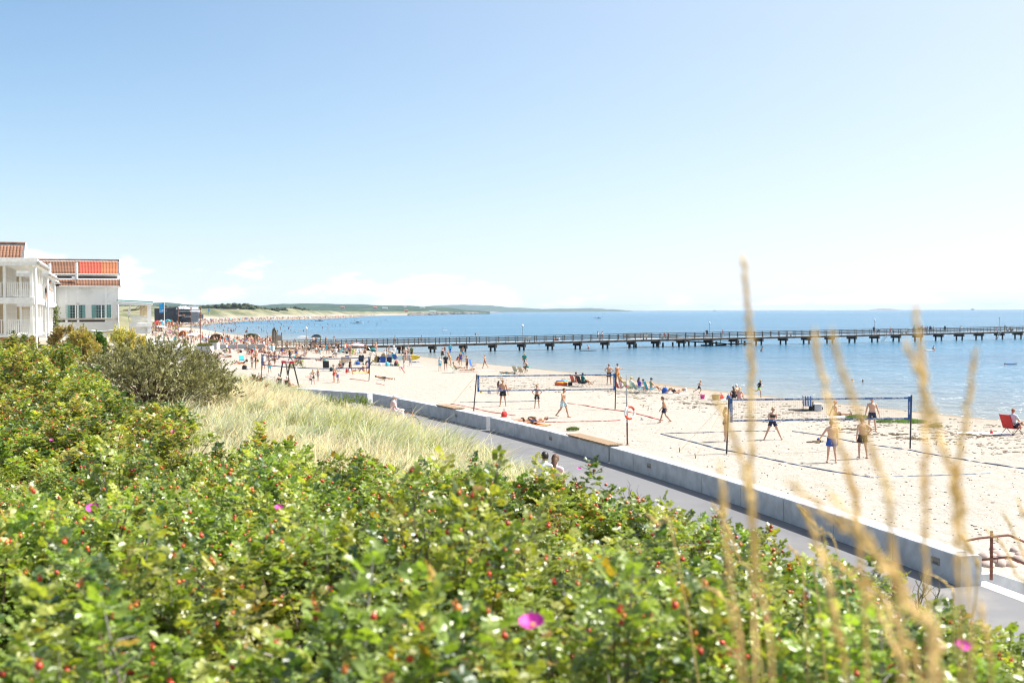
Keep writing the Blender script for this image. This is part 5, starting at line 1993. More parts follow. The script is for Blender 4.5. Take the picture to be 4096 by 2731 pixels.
for px_,pyt,lab in ((1225,1308,'white globe lamp at the beach end of the pier'),(2090,1297.5,'white globe lamp left of the pier landing'),(2838,1287.5,'white globe lamp over the pier landing'),
						(3498,1276.5,'white globe lamp farther out on the pier')):
	s_ = pier_s(px_)
	q = pier_p(s_,PW_ + .25)
	px2 = px_
	top = aty(px_,pyt,q.y)
	q.x = top.x
	t = thing('globe_lamp',tuple(q),lab,'lamp','globe lamps on the pier')
	B = MB()
	B.tube([q - Vector((0,0,.3)),top - Vector((0,0,.38))],[.05,.035],8)
	B.obj('pole',mat('lamp_pole',(.22,.24,.25),.6,.1,3),t)
	B = MB()
	B.ell(top - Vector((0,0,.20)),.21,14,10)
	B.obj('globe',GLOBE,t,True)
	B = MB()
	B.lathe(top - Vector((0,0,.46)),[(.05,0),(.09,.04),(.09,.08)],8)
	B.obj('collar',ZINC,t)
q = pier_p(pier_s(3997),PW_ + .1)
t = thing('lamp_post',tuple(q),'bare dark post without a globe near the right end of the pier','lamp post')
top = aty(3997,1272,q.y)
q.x = top.x
B = MB()
B.tube([q - Vector((0,0,.3)),top],[.06,.05],8)
B.obj('pole',mat('lamp_pole',(.22,.24,.25),.6,.1,3),t)
B = MB()
B.box(top + Vector((.05,0,0)),(.30,.14,.12))
B.obj('fitting',PIER,t)
for pxa,pxb,lab in ((2100,2127,'white bench on the pier beneath a globe lamp'),(2578,2594,'grey bench at the left end of the pier landing'),(3614,3634,'white bench on the pier left of the group of people'),
						(3152,3172,'grey bench on the pier right of the tall straw stalk'),(4037,4055,'white bench on the pier near the right edge'),(2652,2678,'boxy timber bench where two people in red sit on the pier')):
	sa,sb = pier_s(pxa),pier_s(pxb)
	q = pier_p((sa + sb) / 2,.5)
	t = thing('pier_bench',tuple(q),lab,'bench','benches on the pier')
	L_ = sb - sa
	u1 = mat('bench_pale',(.50,.50,.48),.7,.1,3)
	for nm,(x0,x1,y0,y1,z0,z1) in (('seat',(-L_ / 2,L_ / 2,-.2,.2,.40,.46)),('backrest',(-L_ / 2,L_ / 2,-.24,-.2,.55,.90)),('leg',(-L_ / 2 + .1,-L_ / 2 + .18,-.2,.2,0,.40)),('leg',(L_ / 2 - .18,L_ / 2 - .1,-.2,.2,0,.40))):
		B = MB()
		B.box(q + rotp @ Vector(((x0 + x1) / 2,(y0 + y1) / 2,(z0 + z1) / 2)),(x1 - x0,y1 - y0,z1 - z0),rotp)
		B.obj(nm,u1,t)
for pxa,pyt,pxb,pyb,lab in ((3550,1341,3528,1366,'metal bathing ladder left of the upright straw stalk'),(4000,1338,3985,1357,'metal bathing ladder under the bare lamp post')):
	s_ = pier_s(pxa)
	q = pier_p(s_,-.15)
	e = at(pxb,pyb,SEA)
	e.y = q.y - .6
	e = aty(pxb,pyb,q.y - .6)
	t = thing('bathing_ladder',tuple(q),lab,'ladder','bathing ladders on the pier')
	for o_ in (-.30,.30):
		B = MB()
		B.bar(q + PN * 0 + PD * o_ + Vector((0,0,.1)),e + PD * o_,.05,.12)
		B.obj('side_rail',mat('ladder_metal',(.45,.47,.48),.5,.1,3,metal=.3),t)
	for k in range(7):
		B = MB()
		c_ = q.lerp(e,(k + .5) / 7)
		B.bar(c_ - PD * .3,c_ + PD * .3,.16,.03)
		B.obj('tread',mat('ladder_metal',(.45,.47,.48),.5,.1,3,metal=.3),t)
def lifebuoy(q,r0,r1,rot,label,light=False):
	t_ = thing('lifebuoy',tuple(q),label,'lifebuoy','lifebuoys' if light else None)
	n1_,n2_ = 32,10
	RED_ = mat('lifebuoy_red',(.60,.07,.035),.5,.08,5)
	WHT_ = mat('lifebuoy_white',(.72,.72,.70),.5,.05,5)
	for part in range(4):
		B_ = MB()
		vs_,fs_ = [],[]
		for i in range(9):
			a_ = 2 * math.pi * (part + i / 8) / 4 + .4
			for k in range(n2_):
				b2_ = 2 * math.pi * k / n2_
				vs_.append(q + rot @ Vector(((r0 + r1 * math.cos(b2_)) * math.cos(a_),r1 * .8 * math.sin(b2_),(r0 + r1 * math.cos(b2_)) * math.sin(a_))))
		for i in range(8):
			for k in range(n2_):
				j = (k + 1) % n2_
				fs_.append((i * n2_ + k,i * n2_ + j,(i + 1) * n2_ + j,(i + 1) * n2_ + k))
		B_.add(vs_,fs_)
		B_.obj('segment',RED_ if part % 2 == 0 else WHT_,t_,True)
	return t_
ID3 = Matrix.Identity(3)
for px_,lab in ((3556,'dark-looking lifebuoy hung on the pier rail left of the bench'),(3981,'dark-looking lifebuoy hung on the pier rail near the bare lamp post')):
	q = pier_p(pier_s(px_),-.20,.62)
	lifebuoy(q,.36,.07,ID3,lab,True)
q = at(1098,1386,.45)
t = thing('pier_gate',tuple(q),'weathered timber gate frame with a pointed top at the beach end of the pier','gate')
s_ = q.y / FPX
for dx_,hgt in ((-5.5,62),(4.5,66)):
	B = MB()
	B.box(q + Vector((dx_ * s_,0,hgt * s_ / 2 - .3)),(.34,.34,hgt * s_ + .6))
	B.obj('post',PIER_L,t)
for x0,x1 in ((-7.5,.5),(8.5,.5)):
	B = MB()
	B.bar(q + Vector((x0 * s_,-.02,56 * s_)),q + Vector((x1 * s_,-.02,75 * s_)),.36,.20)
	B.obj('gable_beam',PIER_L,t)
for dz_,dx_ in ((66,2.0),(57,6.5),(62,-4)):
	B = MB()
	B.lathe(q + Vector((dx_ * s_,-.25,dz_ * s_)),[(.06,0),(.14,.05),(.12,.25)],8)
	B.obj('floodlight',PIER,t)
q = at(1117,1388,.45)
t = thing('notice_board',tuple(q),'grey notice board on two posts beside the pier gate','sign')
for dx_ in (-8,10):
	B = MB()
	B.box(q + Vector((dx_ * s_,0,1.1)),(.16,.16,2.8))
	B.obj('post',PIER_L,t)
B = MB()
B.box(q + Vector((1 * s_,-.10,36 * s_)),(24 * s_,.08,24 * s_))
B.obj('board',mat('board_grey',(.30,.28,.25),.7,.15,3),t)
B = MB()
B.box(q + Vector((-2 * s_,-.15,36 * s_)),(10 * s_,.02,16 * s_))
B.obj('map_sheet',mat('board_map',(.36,.27,.17),.7,.2,3),t)
# ---------------------------------------------------------------- beach volleyball courts
TAPE = mat('net_tape_blue',(0.02,0.085,0.25),.7,.15,6)
CORD = mat('net_cord',(0.10,0.10,0.10),.8,.1,9)
NPOST = mat('net_post_steel',(0.05,0.045,0.045),.6,.2,6)
YROPE = mat('yellow_rope',(.62,.45,.14),.8,.15,30)
SPEC_ME = text_mesh('SPECTRUM',.115,LETT,'lettering',False,.001)
CLAS_ME = text_mesh('Classic',.085,mat('pale_lettering',(.25,.36,.52),.6),'lettering',False,.001)
PARK_ME = text_mesh('PARK & SUN',.10,LETT,'lettering',False,.001)
def net(lb,lt,rb,rt,label,netfrac=(.0,1.0),band_l=1.0,line_col=(.06,.07,.09),sag=0.0,lettering=True,hole=.10,top_l=None,top_r=None):
	"""lb/rb: foot of the posts in the photograph, lt/rt: y of their heads"""
	A,Bq = hit(*lb),hit(*rb)
	At,Bt = aty(lb[0] + lt[0],lt[1],A.y),aty(rb[0] + rt[0],rt[1],Bq.y)
	t_ = thing('volleyball_net',tuple((A + Bq) / 2),label,'volleyball net','beach volleyball nets')
	for p0,p1 in ((A,At),(Bq,Bt)):
		B_ = MB()
		B_.tube([p0 - Vector((0,0,.3)),p1 + (p1 - p0).normalized() * .02],.038,10)
		B_.obj('post',NPOST,t_)
	d_ = (Bt - At)
	L_ = Vector((d_.x,d_.y,0)).length
	dirx = Vector((d_.x,d_.y,0)) / L_
	nrm_ = Vector((dirx.y,-dirx.x,0))          # towards the camera
	hN = 1.0
	N = 24
	def pt(u_,v_,off=0.0):
		top_ = At.lerp(Bt,u_) - Vector((0,0,.08 + sag * math.sin(math.pi * u_)))
		return top_ - Vector((0,0,v_ * hN)) + nrm_ * off
	u0,u1 = .007,.992
	for v0,v1 in ((0,.08),(.94,1.02)):
		B_ = MB()
		vs_,fs_ = [],[]
		for i in range(N + 1):
			u_ = u0 + (u1 - u0) * i / N
			for off in (-.008,.008):
				vs_ += [pt(u_,v0,off),pt(u_,v1,off)]
		for i in range(N):
			k,j = 4 * i,4 * i + 4
			fs_ += [(k,k + 1,j + 1,j),(k + 2,j + 2,j + 3,k + 3),(k,j,j + 2,k + 2),(k + 1,k + 3,j + 3,j + 1)]
		fs_ += [(0,2,3,1),(4 * N,4 * N + 1,4 * N + 3,4 * N + 2)]
		B_.add(vs_,fs_)
		tp = B_.obj('top_tape' if v0 == 0 else 'bottom_tape',TAPE,t_)
		if lettering:
			n_ = 9
			for i in range(n_):
				for me_,du in ((SPEC_ME,.0),(CLAS_ME,.062)):
					u_ = u0 + (u1 - u0) * ((i + .38) / n_) + du
					if u_ > u1 - .02:
						continue
					q_ = pt(u_,(v0 + v1) / 2,.0115)
					ex = (pt(u_ + .01,0) - pt(u_ - .01,0)).normalized()
					rm = Matrix((ex,nrm_.cross(ex) * -1 if False else Vector((0,0,1)),nrm_)).transposed()
					lo_ = link('lettering',me_,tp,None,q_ - ORG[t_.name],rm.to_euler())
	for u_,w_ in ((u0 + .004,.06),(u1 - .004,.06)):
		B_ = MB()
		a_,b_ = pt(u_,-.03),pt(u_,1.05)
		B_.box((a_ + b_) / 2,(w_ * 2.2,.025,(a_ - b_).length),Matrix((dirx,-nrm_,Vector((0,0,1)))).transposed())
		sb = B_.obj('side_band',TAPE,t_)
		if lettering:
			rm = Matrix((Vector((0,0,1)),-dirx,nrm_)).transposed()
			link('lettering',PARK_ME,sb,None,pt(u_,.5,.0145) - ORG[t_.name],rm.to_euler())
	B_ = MB()
	nv = int(L_ / hole)
	for i in range(1,nv):
		u_ = u0 + (u1 - u0) * i / nv
		B_.tube([pt(u_,.08),pt(u_,.94)],.0018,3,0,False)
	for k in range(1,int(.86 / hole)):
		v_ = .08 + .86 * k / int(.86 / hole)
		B_.tube([pt(u0 + (u1 - u0) * i / 8,v_) for i in range(9)],.0018,3,0,False)
	tag(B_.obj('netting',CORD,t_),kind='stuff')
	for p1,sgn in ((At,-1),(Bt,1)):
		for dv in (nrm_ * 1.1,-nrm_ * 1.2):
			e = gz(p1 + dirx * sgn * 1.9 + dv)
			B_ = MB()
			B_.tube([p1,e + Vector((0,0,.05))],.006,4,0,False)
			ro = B_.obj('guy_rope',YROPE,t_)
			B_ = MB()
			B_.tube([e - Vector((0,0,.1)),e + Vector((dirx.x * sgn * .04,0,.22))],.018,6)
			B_.obj('peg',NPOST,ro)
	return t_
net((2905,1815),(11,1588),(3640,1793),(6,1581),'nearest beach volleyball net with blue lettered tapes, behind the straw stalks')
net((1893,1643),(14,1497),(2460,1636),(4,1491),'middle beach volleyball net above three players in shorts')
net((1046,1516),(1,1415),(1475,1521),(6,1424),'farthest beach volleyball net behind the swing frame',lettering=False,sag=.22)
LBLUE = mat('blue_court_webbing',(.045,.07,.13),.8,.25,8)
LRED = mat('red_court_webbing',(.42,.06,.05),.8,.2,8)
def court_line(pts,material,label,cat='court line',wd=.055):
	P_ = []
	for (x0,y0),(x1,y1) in zip(pts[:-1],pts[1:]):
		for k in range(10):
			f = k / 10
			P_.append((x0 + (x1 - x0) * f,y0 + (y1 - y0) * f))
	P_.append(pts[-1])
	W_ = [hit(*p_) for p_ in P_]
	B_ = MB()
	vs_,fs_ = [],[]
	rr = random.Random(int(pts[0][0]))
	for i,q_ in enumerate(W_):
		d_ = (W_[min(i + 1,len(W_) - 1)] - W_[max(i - 1,0)])
		d_.z = 0
		n_ = Vector((-d_.y,d_.x,0)).normalized()
		lift = .022 + .022 * rr.random() - .03 * (rr.random() < .18)
		for s_ in (-1,1):
			for z_ in (lift,lift - .035):
				vs_.append(q_ + n_ * (wd * s_) + Vector((0,0,z_)))
	for i in range(len(W_) - 1):
		k,j = 4 * i,4 * i + 4
		fs_ += [(k,j,j + 2,k + 2),(k + 1,k + 3,j + 3,j + 1),(k,k + 1,j + 1,j),(k + 2,j + 2,j + 3,k + 3)]
	B_.add(vs_,fs_)
	c_ = W_[len(W_) // 2]
	o_ = B_.obj('court_line',material,loc=tuple(c_))
	tag(o_,label,cat,'webbing lines of the volleyball courts')
court_line([(2645,1736),(2760,1765),(2875,1796),(3015,1822),(3180,1858),(3330,1886),(3480,1908)],LBLUE,'dark blue sideline of the nearest court, in front of the net',wd=.05)
court_line([(2660,1734),(2800,1730),(2960,1725),(3100,1724)],LBLUE,'dark end line of the nearest court, left of the players',wd=.035)
court_line([(3170,1725),(3290,1742),(3420,1768),(3520,1784),(3640,1800),(3700,1812),(3880,1843),(4100,1876)],LBLUE,'dark blue far sideline of the nearest court, under the right net post',wd=.045)
court_line([(3480,1908),(3620,1905),(3800,1900),(3960,1893)],mat('pale_court_webbing',(.30,.36,.46),.8,.2,8),'half buried pale end line of the nearest court at the right',wd=.03)
court_line([(1800,1614),(1870,1627),(1960,1648),(2060,1662)],LRED,'red sideline of the middle court before its left post',wd=.045)
court_line([(2270,1613),(2340,1622),(2400,1633),(2520,1648),(2600,1668),(2650,1682)],LRED,'red sideline of the middle court passing the walking boy',wd=.05)
court_line([(1840,1610),(1960,1608),(2080,1606),(2160,1605)],LBLUE,'dark end line of the middle court behind the two players',wd=.03)
court_line([(2170,1688),(2240,1688),(2330,1686),(2430,1684),(2480,1681)],LRED,'red end line of the middle court nearest the sea wall',wd=.045)
court_line([(1400,1515),(1440,1519),(1475,1525)],LRED,'short red line at the right post of the farthest net',wd=.05)
court_line([(1503,1533),(1520,1536),(1538,1541)],LRED,'short red line end lying on empty sand right of the farthest net',wd=.05)
# --- lifebuoy on its pole
q = hit(2510,1779)
t = thing('lifebuoy_pole',tuple(q),'tall grey pole, rusty at the foot, standing on the sand before the sea wall','pole')
top = aty(2505,1500,q.y)
B = MB()
B.tube([q - Vector((0,0,.3)),q.lerp(top,.32)],.040,10)
B.obj('rusty_foot',RUST,t)
B = MB()
B.tube([q.lerp(top,.32),q.lerp(top,.86)],.036,10)
B.obj('shaft',mat('grey_pipe',(.36,.37,.37),.5,.15,6,metal=.4),t)
B = MB()
B.tube([q.lerp(top,.86),top],.016,8)
B.obj('tip',mat('grey_pipe',(.36,.37,.37),.5,.15,6,metal=.4),t)
B = MB()
B.lathe(q + Vector((0,0,-.02)),[(.10,0),(.10,.03),(.05,.06)],10)
B.obj('foot_plate',RUST,t)
B = MB()
B.tube([q.lerp(top,.83),q.lerp(top,.85)],.045,10)
B.obj('red_band',LRED,t)
lq = aty(2519,1650,q.y - .10)
lifebuoy(lq,.285,.058,Matrix.Rotation(R(34),3,'Z'),'red and white lifebuoy hanging on the grey pole',False)
# ---------------------------------------------------------------- swing
SWB = mat('swing_black',(.025,.022,.022),.6,.2,5)
SWR = mat('swing_red',(.50,.035,.05),.6,.15,5)
q = hit(1196,1549)
t = thing('swing_frame',tuple(q),'black A-frame swing with a red padded top bar by the dune grass','swing')
TL,TR = aty(1131,1447,q.y + .1),aty(1172,1450,q.y)
for a_,px_,py_,yo in ((TL,1112,1535,-.7),(TL + Vector((.25,0,0)),1160,1540,1.1),(TR - Vector((.25,0,0)),1142,1540,.4),(TR,1198,1549,-.2)):
	f_ = aty(px_,py_,q.y + yo)
	f_.z = ground_z(f_.x,f_.y) - .15
	B = MB()
	B.bar(a_,f_,.085,.085)
	B.obj('leg',SWB,t)
B = MB()
B.bar(TL - Vector((.1,0,0)),TR + Vector((.08,0,0)),.14,.20)
bar = B.obj('top_bar',SWR,t)
B = MB()
B.bar(TL.lerp(TR,.32),TL.lerp(TR,.70),.15,.205)
B.obj('pale_pad',mat('swing_pale',(.62,.36,.36),.7,.1,4),bar)
seat = aty(1243,1519,q.y + .2)
for k in (-.18,.18):
	B = MB()
	B.tube([TR + Vector((-.1,0,-.1)),seat + Vector((0,k,.05))],.010,5,0,False)
	B.obj('chain',ZINC,t)
	B = MB()
	B.tube([TL + Vector((.35 + k * .2,0,-.1)),TL + Vector((.35 + k * .2,0,-1.6))],.010,5,0,False)
	B.obj('chain',ZINC,t)
B = MB()
B.box(seat,(.20,.45,.03))
B.obj('seat',SWB,t)
FP = [hit(x,y) for x,y in ((1035,1508),(1068,1514),(1100,1527))]
t = thing('rope_fence',tuple(FP[0]),'low rope fence on short stakes between the dune grass and the sand','fence')
for f_ in FP:
	B = MB()
	B.tube([f_ - Vector((0,0,.2)),f_ + Vector((0,0,.45))],.03,6)
	B.obj('stake',PIER_L,t)
B = MB()
B.tube([FP[0] + Vector((0,0,.42)),FP[0].lerp(FP[1],.5) + Vector((0,0,.28)),FP[1] + Vector((0,0,.42)),FP[1].lerp(FP[2],.5) + Vector((0,0,.28)),FP[2] + Vector((0,0,.42))],.015,5)
B.obj('rope',mat('brown_rope',(.22,.14,.08),.9),t)
# ---------------------------------------------------------------- beach gear builders
ALU = mat('chair_tube',(.55,.56,.57),.4,.1,5,metal=.5)
FABRICS = {}
def fabric(name,c,stripe=None):
	k = name + '_fabric'
	if k in MATS:
		return MATS[k]
	if stripe is None:
		return mat(k,c,.85,.12,8)
	m_,nt_,p_ = new_mat(k)
	tc = nt_.nodes.new('ShaderNodeTexCoord')
	sp_ = nt_.nodes.new('ShaderNodeSeparateXYZ')
	nt_.links.new(tc.outputs['Object'],sp_.inputs[0])
	w_ = nmath(nt_,'FRACT',nmath(nt_,'MULTIPLY',nmath(nt_,'ADD',sp_.outputs['X'],nmath(nt_,'MULTIPLY',sp_.outputs['Z'],.0)),7.0))
	nt_.links.new(mixc(nt_,nmath(nt_,'GREATER_THAN',w_,.5),c,stripe),p_.inputs['Base Color'])
	p_.inputs['Roughness'].default_value = .85
	return m_
FAB = {'red': fabric('red',(.50,.035,.03)),'coral': fabric('coral',(.58,.14,.07)),'green': fabric('green',(.16,.42,.05)),'lime': fabric('lime',(.36,.62,.05)),
		'blue': fabric('blue',(.03,.11,.42)),'royal': fabric('royal',(.02,.08,.34)),'turquoise': fabric('turquoise',(.05,.40,.50)),'cyan': fabric('cyan',(.08,.45,.60)),'black': fabric('black',(.022,.022,.025)),
		'beige': fabric('beige',(.58,.46,.33)),'yellow': fabric('yellow',(.65,.47,.04)),'white': fabric('white',(.74,.74,.73)),'navy': fabric('navy',(.018,.024,.06)),
		'pink': fabric('pink',(.62,.06,.30)),'grey': fabric('grey',(.36,.37,.38)),'orange': fabric('orange',(.66,.21,.03)),'purple': fabric('purple',(.10,.07,.32)),
		'olive': fabric('olive',(.14,.17,.06)),'teal': fabric('teal',(.02,.20,.20)),'paleblue': fabric('paleblue',(.48,.64,.70)),'salmon': fabric('salmon',(.62,.32,.28)),'palepink': fabric('palepink',(.70,.50,.52)),
		'brown': fabric('brown',(.16,.09,.05)),'striped_blue': fabric('striped_blue',(.05,.14,.38),(.72,.73,.74)),'striped_green': fabric('striped_green',(.05,.35,.22),(.45,.55,.60)),
		'striped_yellow': fabric('striped_yellow',(.10,.42,.40),(.66,.50,.08)),'striped_black': fabric('striped_black',(.03,.03,.03),(.60,.48,.16)),'striped_red': fabric('striped_red',(.60,.08,.06),(.74,.72,.70))}
def seat_pose(c,yaw):
	return Matrix.Rotation(yaw,3,'Z')
def folding_chair(px_,py_,yaw,col,label,low=True,frame=ALU,recl=25,s=1.0,group='folding beach chairs'):
	q_ = hit(px_,py_)
	t_ = thing('beach_chair',tuple(q_),label,'beach chair',group)
	t_.rotation_euler = (0,0,R(yaw))
	sh = .28 if low else .40
	rc = R(recl)
	F_ = FAB[col]
	w = .26
	def part(b_,nm,mm):
		me_ = b_.mesh(nm,mm)
		return link(nm,me_,t_)
	b_ = MB()
	vs_,fs_ = [],[]
	for i in range(6):
		f = i / 5
		y_ = .24 - .48 * f
		z_ = sh + .05 * (1 - f) - .035 * math.sin(math.pi * f)
		vs_ += [(-w,y_,z_),(w,y_,z_),(-w,y_,z_ - .012),(w,y_,z_ - .012)]
	for i in range(5):
		k = 4 * i
		fs_ += [(k,k + 4,k + 5,k + 1),(k + 2,k + 3,k + 7,k + 6),(k,k + 2,k + 6,k + 4),(k + 1,k + 5,k + 7,k + 3)]
	b_.add(vs_,fs_)
	part(b_,'seat',F_)
	b_ = MB()
	hb = .62
	b_.box((0,-.24 - math.sin(rc) * hb / 2,sh + math.cos(rc) * hb / 2),(2 * w,.014,hb),Matrix.Rotation(rc,3,'X'))
	part(b_,'backrest',F_)
	for sx in (-1,1):
		b_ = MB()
		b_.tube([(sx * w,.26,sh + .04),(sx * w,-.24,sh),(sx * w,-.24 - math.sin(rc) * hb,sh + math.cos(rc) * hb + .02)],.012,6)
		b_.tube([(sx * (w + .02),.27,0),(sx * (w + .02),-.02,sh),(sx * (w + .02),-.28,sh + .22)],.012,6)
		b_.tube([(sx * (w + .02),-.34,0),(sx * (w + .02),.24,sh + .20)],.012,6)
		part(b_,'side_frame',frame)
		b_ = MB()
		b_.box((sx * (w + .025),-.03,sh + .215),(.045,.50,.022))
		part(b_,'armrest',frame)
	t_.scale = (s,s,s)
	return t_
def towel(px_,py_,yaw,col,label,L_=1.7,W_=.85):
	q_ = hit(px_,py_)
	b_ = MB()
	vs_,fs_ = [],[]
	rr = random.Random(int(px_ * 3 + py_))
	nx,ny = 6,10
	rot = Matrix.Rotation(R(yaw),3,'Z')
	for j in range(ny + 1):
		for i in range(nx + 1):
			p_ = rot @ Vector(((i / nx - .5) * W_,(j / ny - .5) * L_,0)) + q_
			p_.z = ground_z(p_.x,p_.y) + .012 + rr.random() * .022
			vs_.append(p_)
	k0 = len(vs_)
	vs_ += [v - Vector((0,0,.03)) for v in vs_]
	for j in range(ny):
		for i in range(nx):
			k = j * (nx + 1) + i
			fs_.append((k,k + 1,k + nx + 2,k + nx + 1))
			fs_.append((k0 + k,k0 + k + nx + 1,k0 + k + nx + 2,k0 + k + 1))
	b_.add(vs_,fs_)
	o_ = b_.obj('towel',FAB[col],loc=tuple(q_))
	return tag(o_,label,'towel','towels on the sand')
def bag(px_,py_,col,label,s=1.0,kind_='bag'):
	q_ = hit(px_,py_)
	t_ = thing(kind_,tuple(q_),label,kind_,'bags on the sand')
	rr = random.Random(int(px_ * 7))
	yaw = rr.uniform(0,3)
	b_ = MB()
	rot = Matrix.Rotation(yaw,3,'Z')
	b_.lathe(q_ + Vector((0,0,-.01)),[(.15 * s,0),(.20 * s,.06 * s),(.19 * s,.22 * s),(.14 * s,.34 * s),(.05 * s,.38 * s)],9,rot @ Matrix.Diagonal((1.25,.75,1)))
	b_.obj('body',FAB[col],t_,True)
	b_ = MB()
	b_.tube([q_ + rot @ Vector((-.10 * s,.02,.33 * s)),q_ + rot @ Vector((-.06 * s,.03,.48 * s)),q_ + rot @ Vector((.06 * s,.03,.48 * s)),q_ + rot @ Vector((.10 * s,.02,.33 * s))],.012,5)
	b_.obj('strap',FAB['black'],t_)
	return t_
def parasol(px_,py_,col,label,h=1.9,r=1.1,tilt=.12,z=None):
	q_ = hit(px_,py_)
	t_ = thing('beach_parasol',tuple(q_),label,'parasol','beach parasols')
	rot = Matrix.Rotation(tilt,3,'Y')
	b_ = MB()
	b_.tube([q_ - Vector((0,0,.2)),q_ + rot @ Vector((0,0,h))],.018,6)
	b_.obj('pole',ALU,t_)
	b_ = MB()
	vs_,fs_ = [q_ + rot @ Vector((0,0,h))],[]
	n_ = 16
	for k,(rr_,zz_) in enumerate(((.45,.92),(.8,.74),(1.0,.55))):
		for i in range(n_):
			a_ = 2 * math.pi * i / n_
			sc_ = 1.0 if i % 2 == 0 else .955
			vs_.append(q_ + rot @ Vector((r * rr_ * sc_ * math.cos(a_),r * rr_ * sc_ * math.sin(a_),h - .50 * r * (1 - zz_) * 1.3)))
	for i in range(n_):
		j = (i + 1) % n_
		fs_.append((0,1 + i,1 + j))
		for k in range(2):
			fs_.append((1 + k * n_ + i,1 + k * n_ + n_ + i,1 + k * n_ + n_ + j,1 + k * n_ + j))
	b_.add(vs_,fs_)
	b_.obj('canopy',FAB[col],t_)
	return t_
def tent(px_,py_,col,label,s=1.0,yaw=0):
	q_ = hit(px_,py_)
	t_ = thing('beach_tent',tuple(q_),label,'tent','beach tents')
	rot = Matrix.Rotation(R(yaw),3,'Z')
	b_ = MB()
	vs_,fs_ = [],[]
	n_,m_ = 10,5
	for j in range(m_ + 1):
		el = (math.pi / 2) * j / m_
		for i in range(n_ + 1):
			a_ = math.pi * (1.1 * i / n_ - .05)
			vs_.append(q_ + rot @ Vector((1.05 * s * math.cos(a_) * math.cos(el) ** .8,.85 * s * math.sin(a_) * math.cos(el) ** .8,1.1 * s * math.sin(el) - .03)))
	for j in range(m_):
		for i in range(n_):
			k = j * (n_ + 1) + i
			fs_.append((k,k + 1,k + n_ + 2,k + n_ + 1))
	b_.add(vs_,fs_)
	b_.obj('shell',FAB[col],t_)
	b_ = MB()
	b_.tube([q_ + rot @ Vector((1.05 * s * math.cos(math.pi * k / 8),0,1.1 * s * math.sin(math.pi * k / 8))) for k in range(9)],.012,5)
	b_.obj('hoop',ALU,t_)
	b_ = MB()
	b_.box(q_ + Vector((0,0,.0)),(1.9 * s,1.0 * s,.05),rot)
	b_.obj('groundsheet',FAB['grey'],t_)
	return t_
def windbreak(px0,px1,py_,col,label):
	a_,b2 = hit(px0,py_),hit(px1,py_)
	t_ = thing('windbreak',tuple(a_),label,'windbreak')
	n_ = 3
	pts = [a_.lerp(b2,k / n_) + Vector((0,.25 * (k % 2),0)) for k in range(n_ + 1)]
	for p_ in pts:
		q_ = gz(p_)
		B_ = MB()
		B_.tube([q_ - Vector((0,0,.2)),q_ + Vector((0,0,1.05))],.015,5)
		B_.obj('stake',PIER_L,t_)
	B_ = MB()
	for p0,p1 in zip(pts[:-1],pts[1:]):
		p0,p1 = gz(p0),gz(p1)
		d_ = (p1 - p0).normalized()
		B_.box((p0 + p1) / 2 + Vector((0,0,.52)),((p1 - p0).length,.015,.95),Matrix((d_,Vector((-d_.y,d_.x,0)),Vector((0,0,1)))).transposed())
	B_.obj('cloth',FAB[col],t_)
	return t_
def board(c,yaw,pitch,L_,W_,mats2,label,roll=0,cat='paddleboard'):
	"""stand-up paddle board lying or held on edge; c: its centre"""
	t_ = thing('paddleboard',tuple(c),label,cat,'boards')
	rot = Matrix.Rotation(yaw,3,'Z') @ Matrix.Rotation(pitch,3,'Y') @ Matrix.Rotation(roll,3,'X')
	n_ = 20
	out = []
	for i in range(n_ + 1):
		f = i / n_
		w_ = W_ / 2 * max(0.02,(math.sin(math.pi * (.02 + .96 * f))) ** .55)
		out.append((-L_ / 2 + L_ * f,w_,.10 * max(0,f - .75) ** 1.5 * 4))
	for part,(i0,i1) in enumerate(((0,13),(13,n_))):
		b_ = MB()
		vs_,fs_ = [],[]
		for i in range(i0,i1 + 1):
			x_,w_,zz_ = out[i]
			for sy,z_ in ((-1,0),(-.8,.05),(.8,.05),(1,0),(.8,-.05),(-.8,-.05)):
				vs_.append(Vector(c) + rot @ Vector((x_,w_ * sy,z_ + zz_)))
		for i in range(i1 - i0):
			for k in range(6):
				j = (k + 1) % 6
				fs_.append((i * 6 + k,i * 6 + j,i * 6 + 6 + j,i * 6 + 6 + k))
		fs_ += [tuple(range(5,-1,-1)),tuple(len(vs_) - 6 + k for k in range(6))]
		b_.add(vs_,fs_)
		b_.obj('deck' if part == 0 else 'nose',FAB[mats2[part]],t_)
	return t_
# --- gear by the nearest nets, described one by one
folding_chair(2483,1564,-70,'red','red and yellow beach chair, leftmost of four near the shore',s=.95)
folding_chair(2522,1568,-68,'striped_yellow','yellow and teal striped beach chair, second of four near the shore',s=1.05,recl=30)
folding_chair(2557,1572,-72,'striped_green','green striped beach chair, third of four near the shore',s=1.05,recl=32)
folding_chair(2602,1573,-75,'turquoise','turquoise beach chair, rightmost of four near the shore',s=1.12,recl=22)
folding_chair(2304,1543,-62,'coral','coral red beach chair beside the black one behind the middle net',s=1.15,recl=18)
folding_chair(2330,1547,-62,'black','black beach chair beside the coral one behind the middle net',s=1.1,recl=20,frame=FAB['black'])
folding_chair(4050,1738,-62,'red','bright red beach chair at the right edge under a man in white',s=1.25,recl=24,low=True,frame=FAB['black'])
folding_chair(2070,1496,-50,'beige','left one of two tall beige deck chairs near the shore',s=1.05,recl=30,frame=PIER_L)
folding_chair(2094,1499,-50,'beige','right one of two tall beige deck chairs near the shore',s=1.05,recl=34,frame=PIER_L)
folding_chair(1824,1489,-80,'lime','lime green beach chair near the water with a person lying back',s=1.2,recl=40)
folding_chair(1893,1474,-110,'blue','upright blue beach chair at the waterline',s=1.15,recl=14)
q = hit(2810,1595)
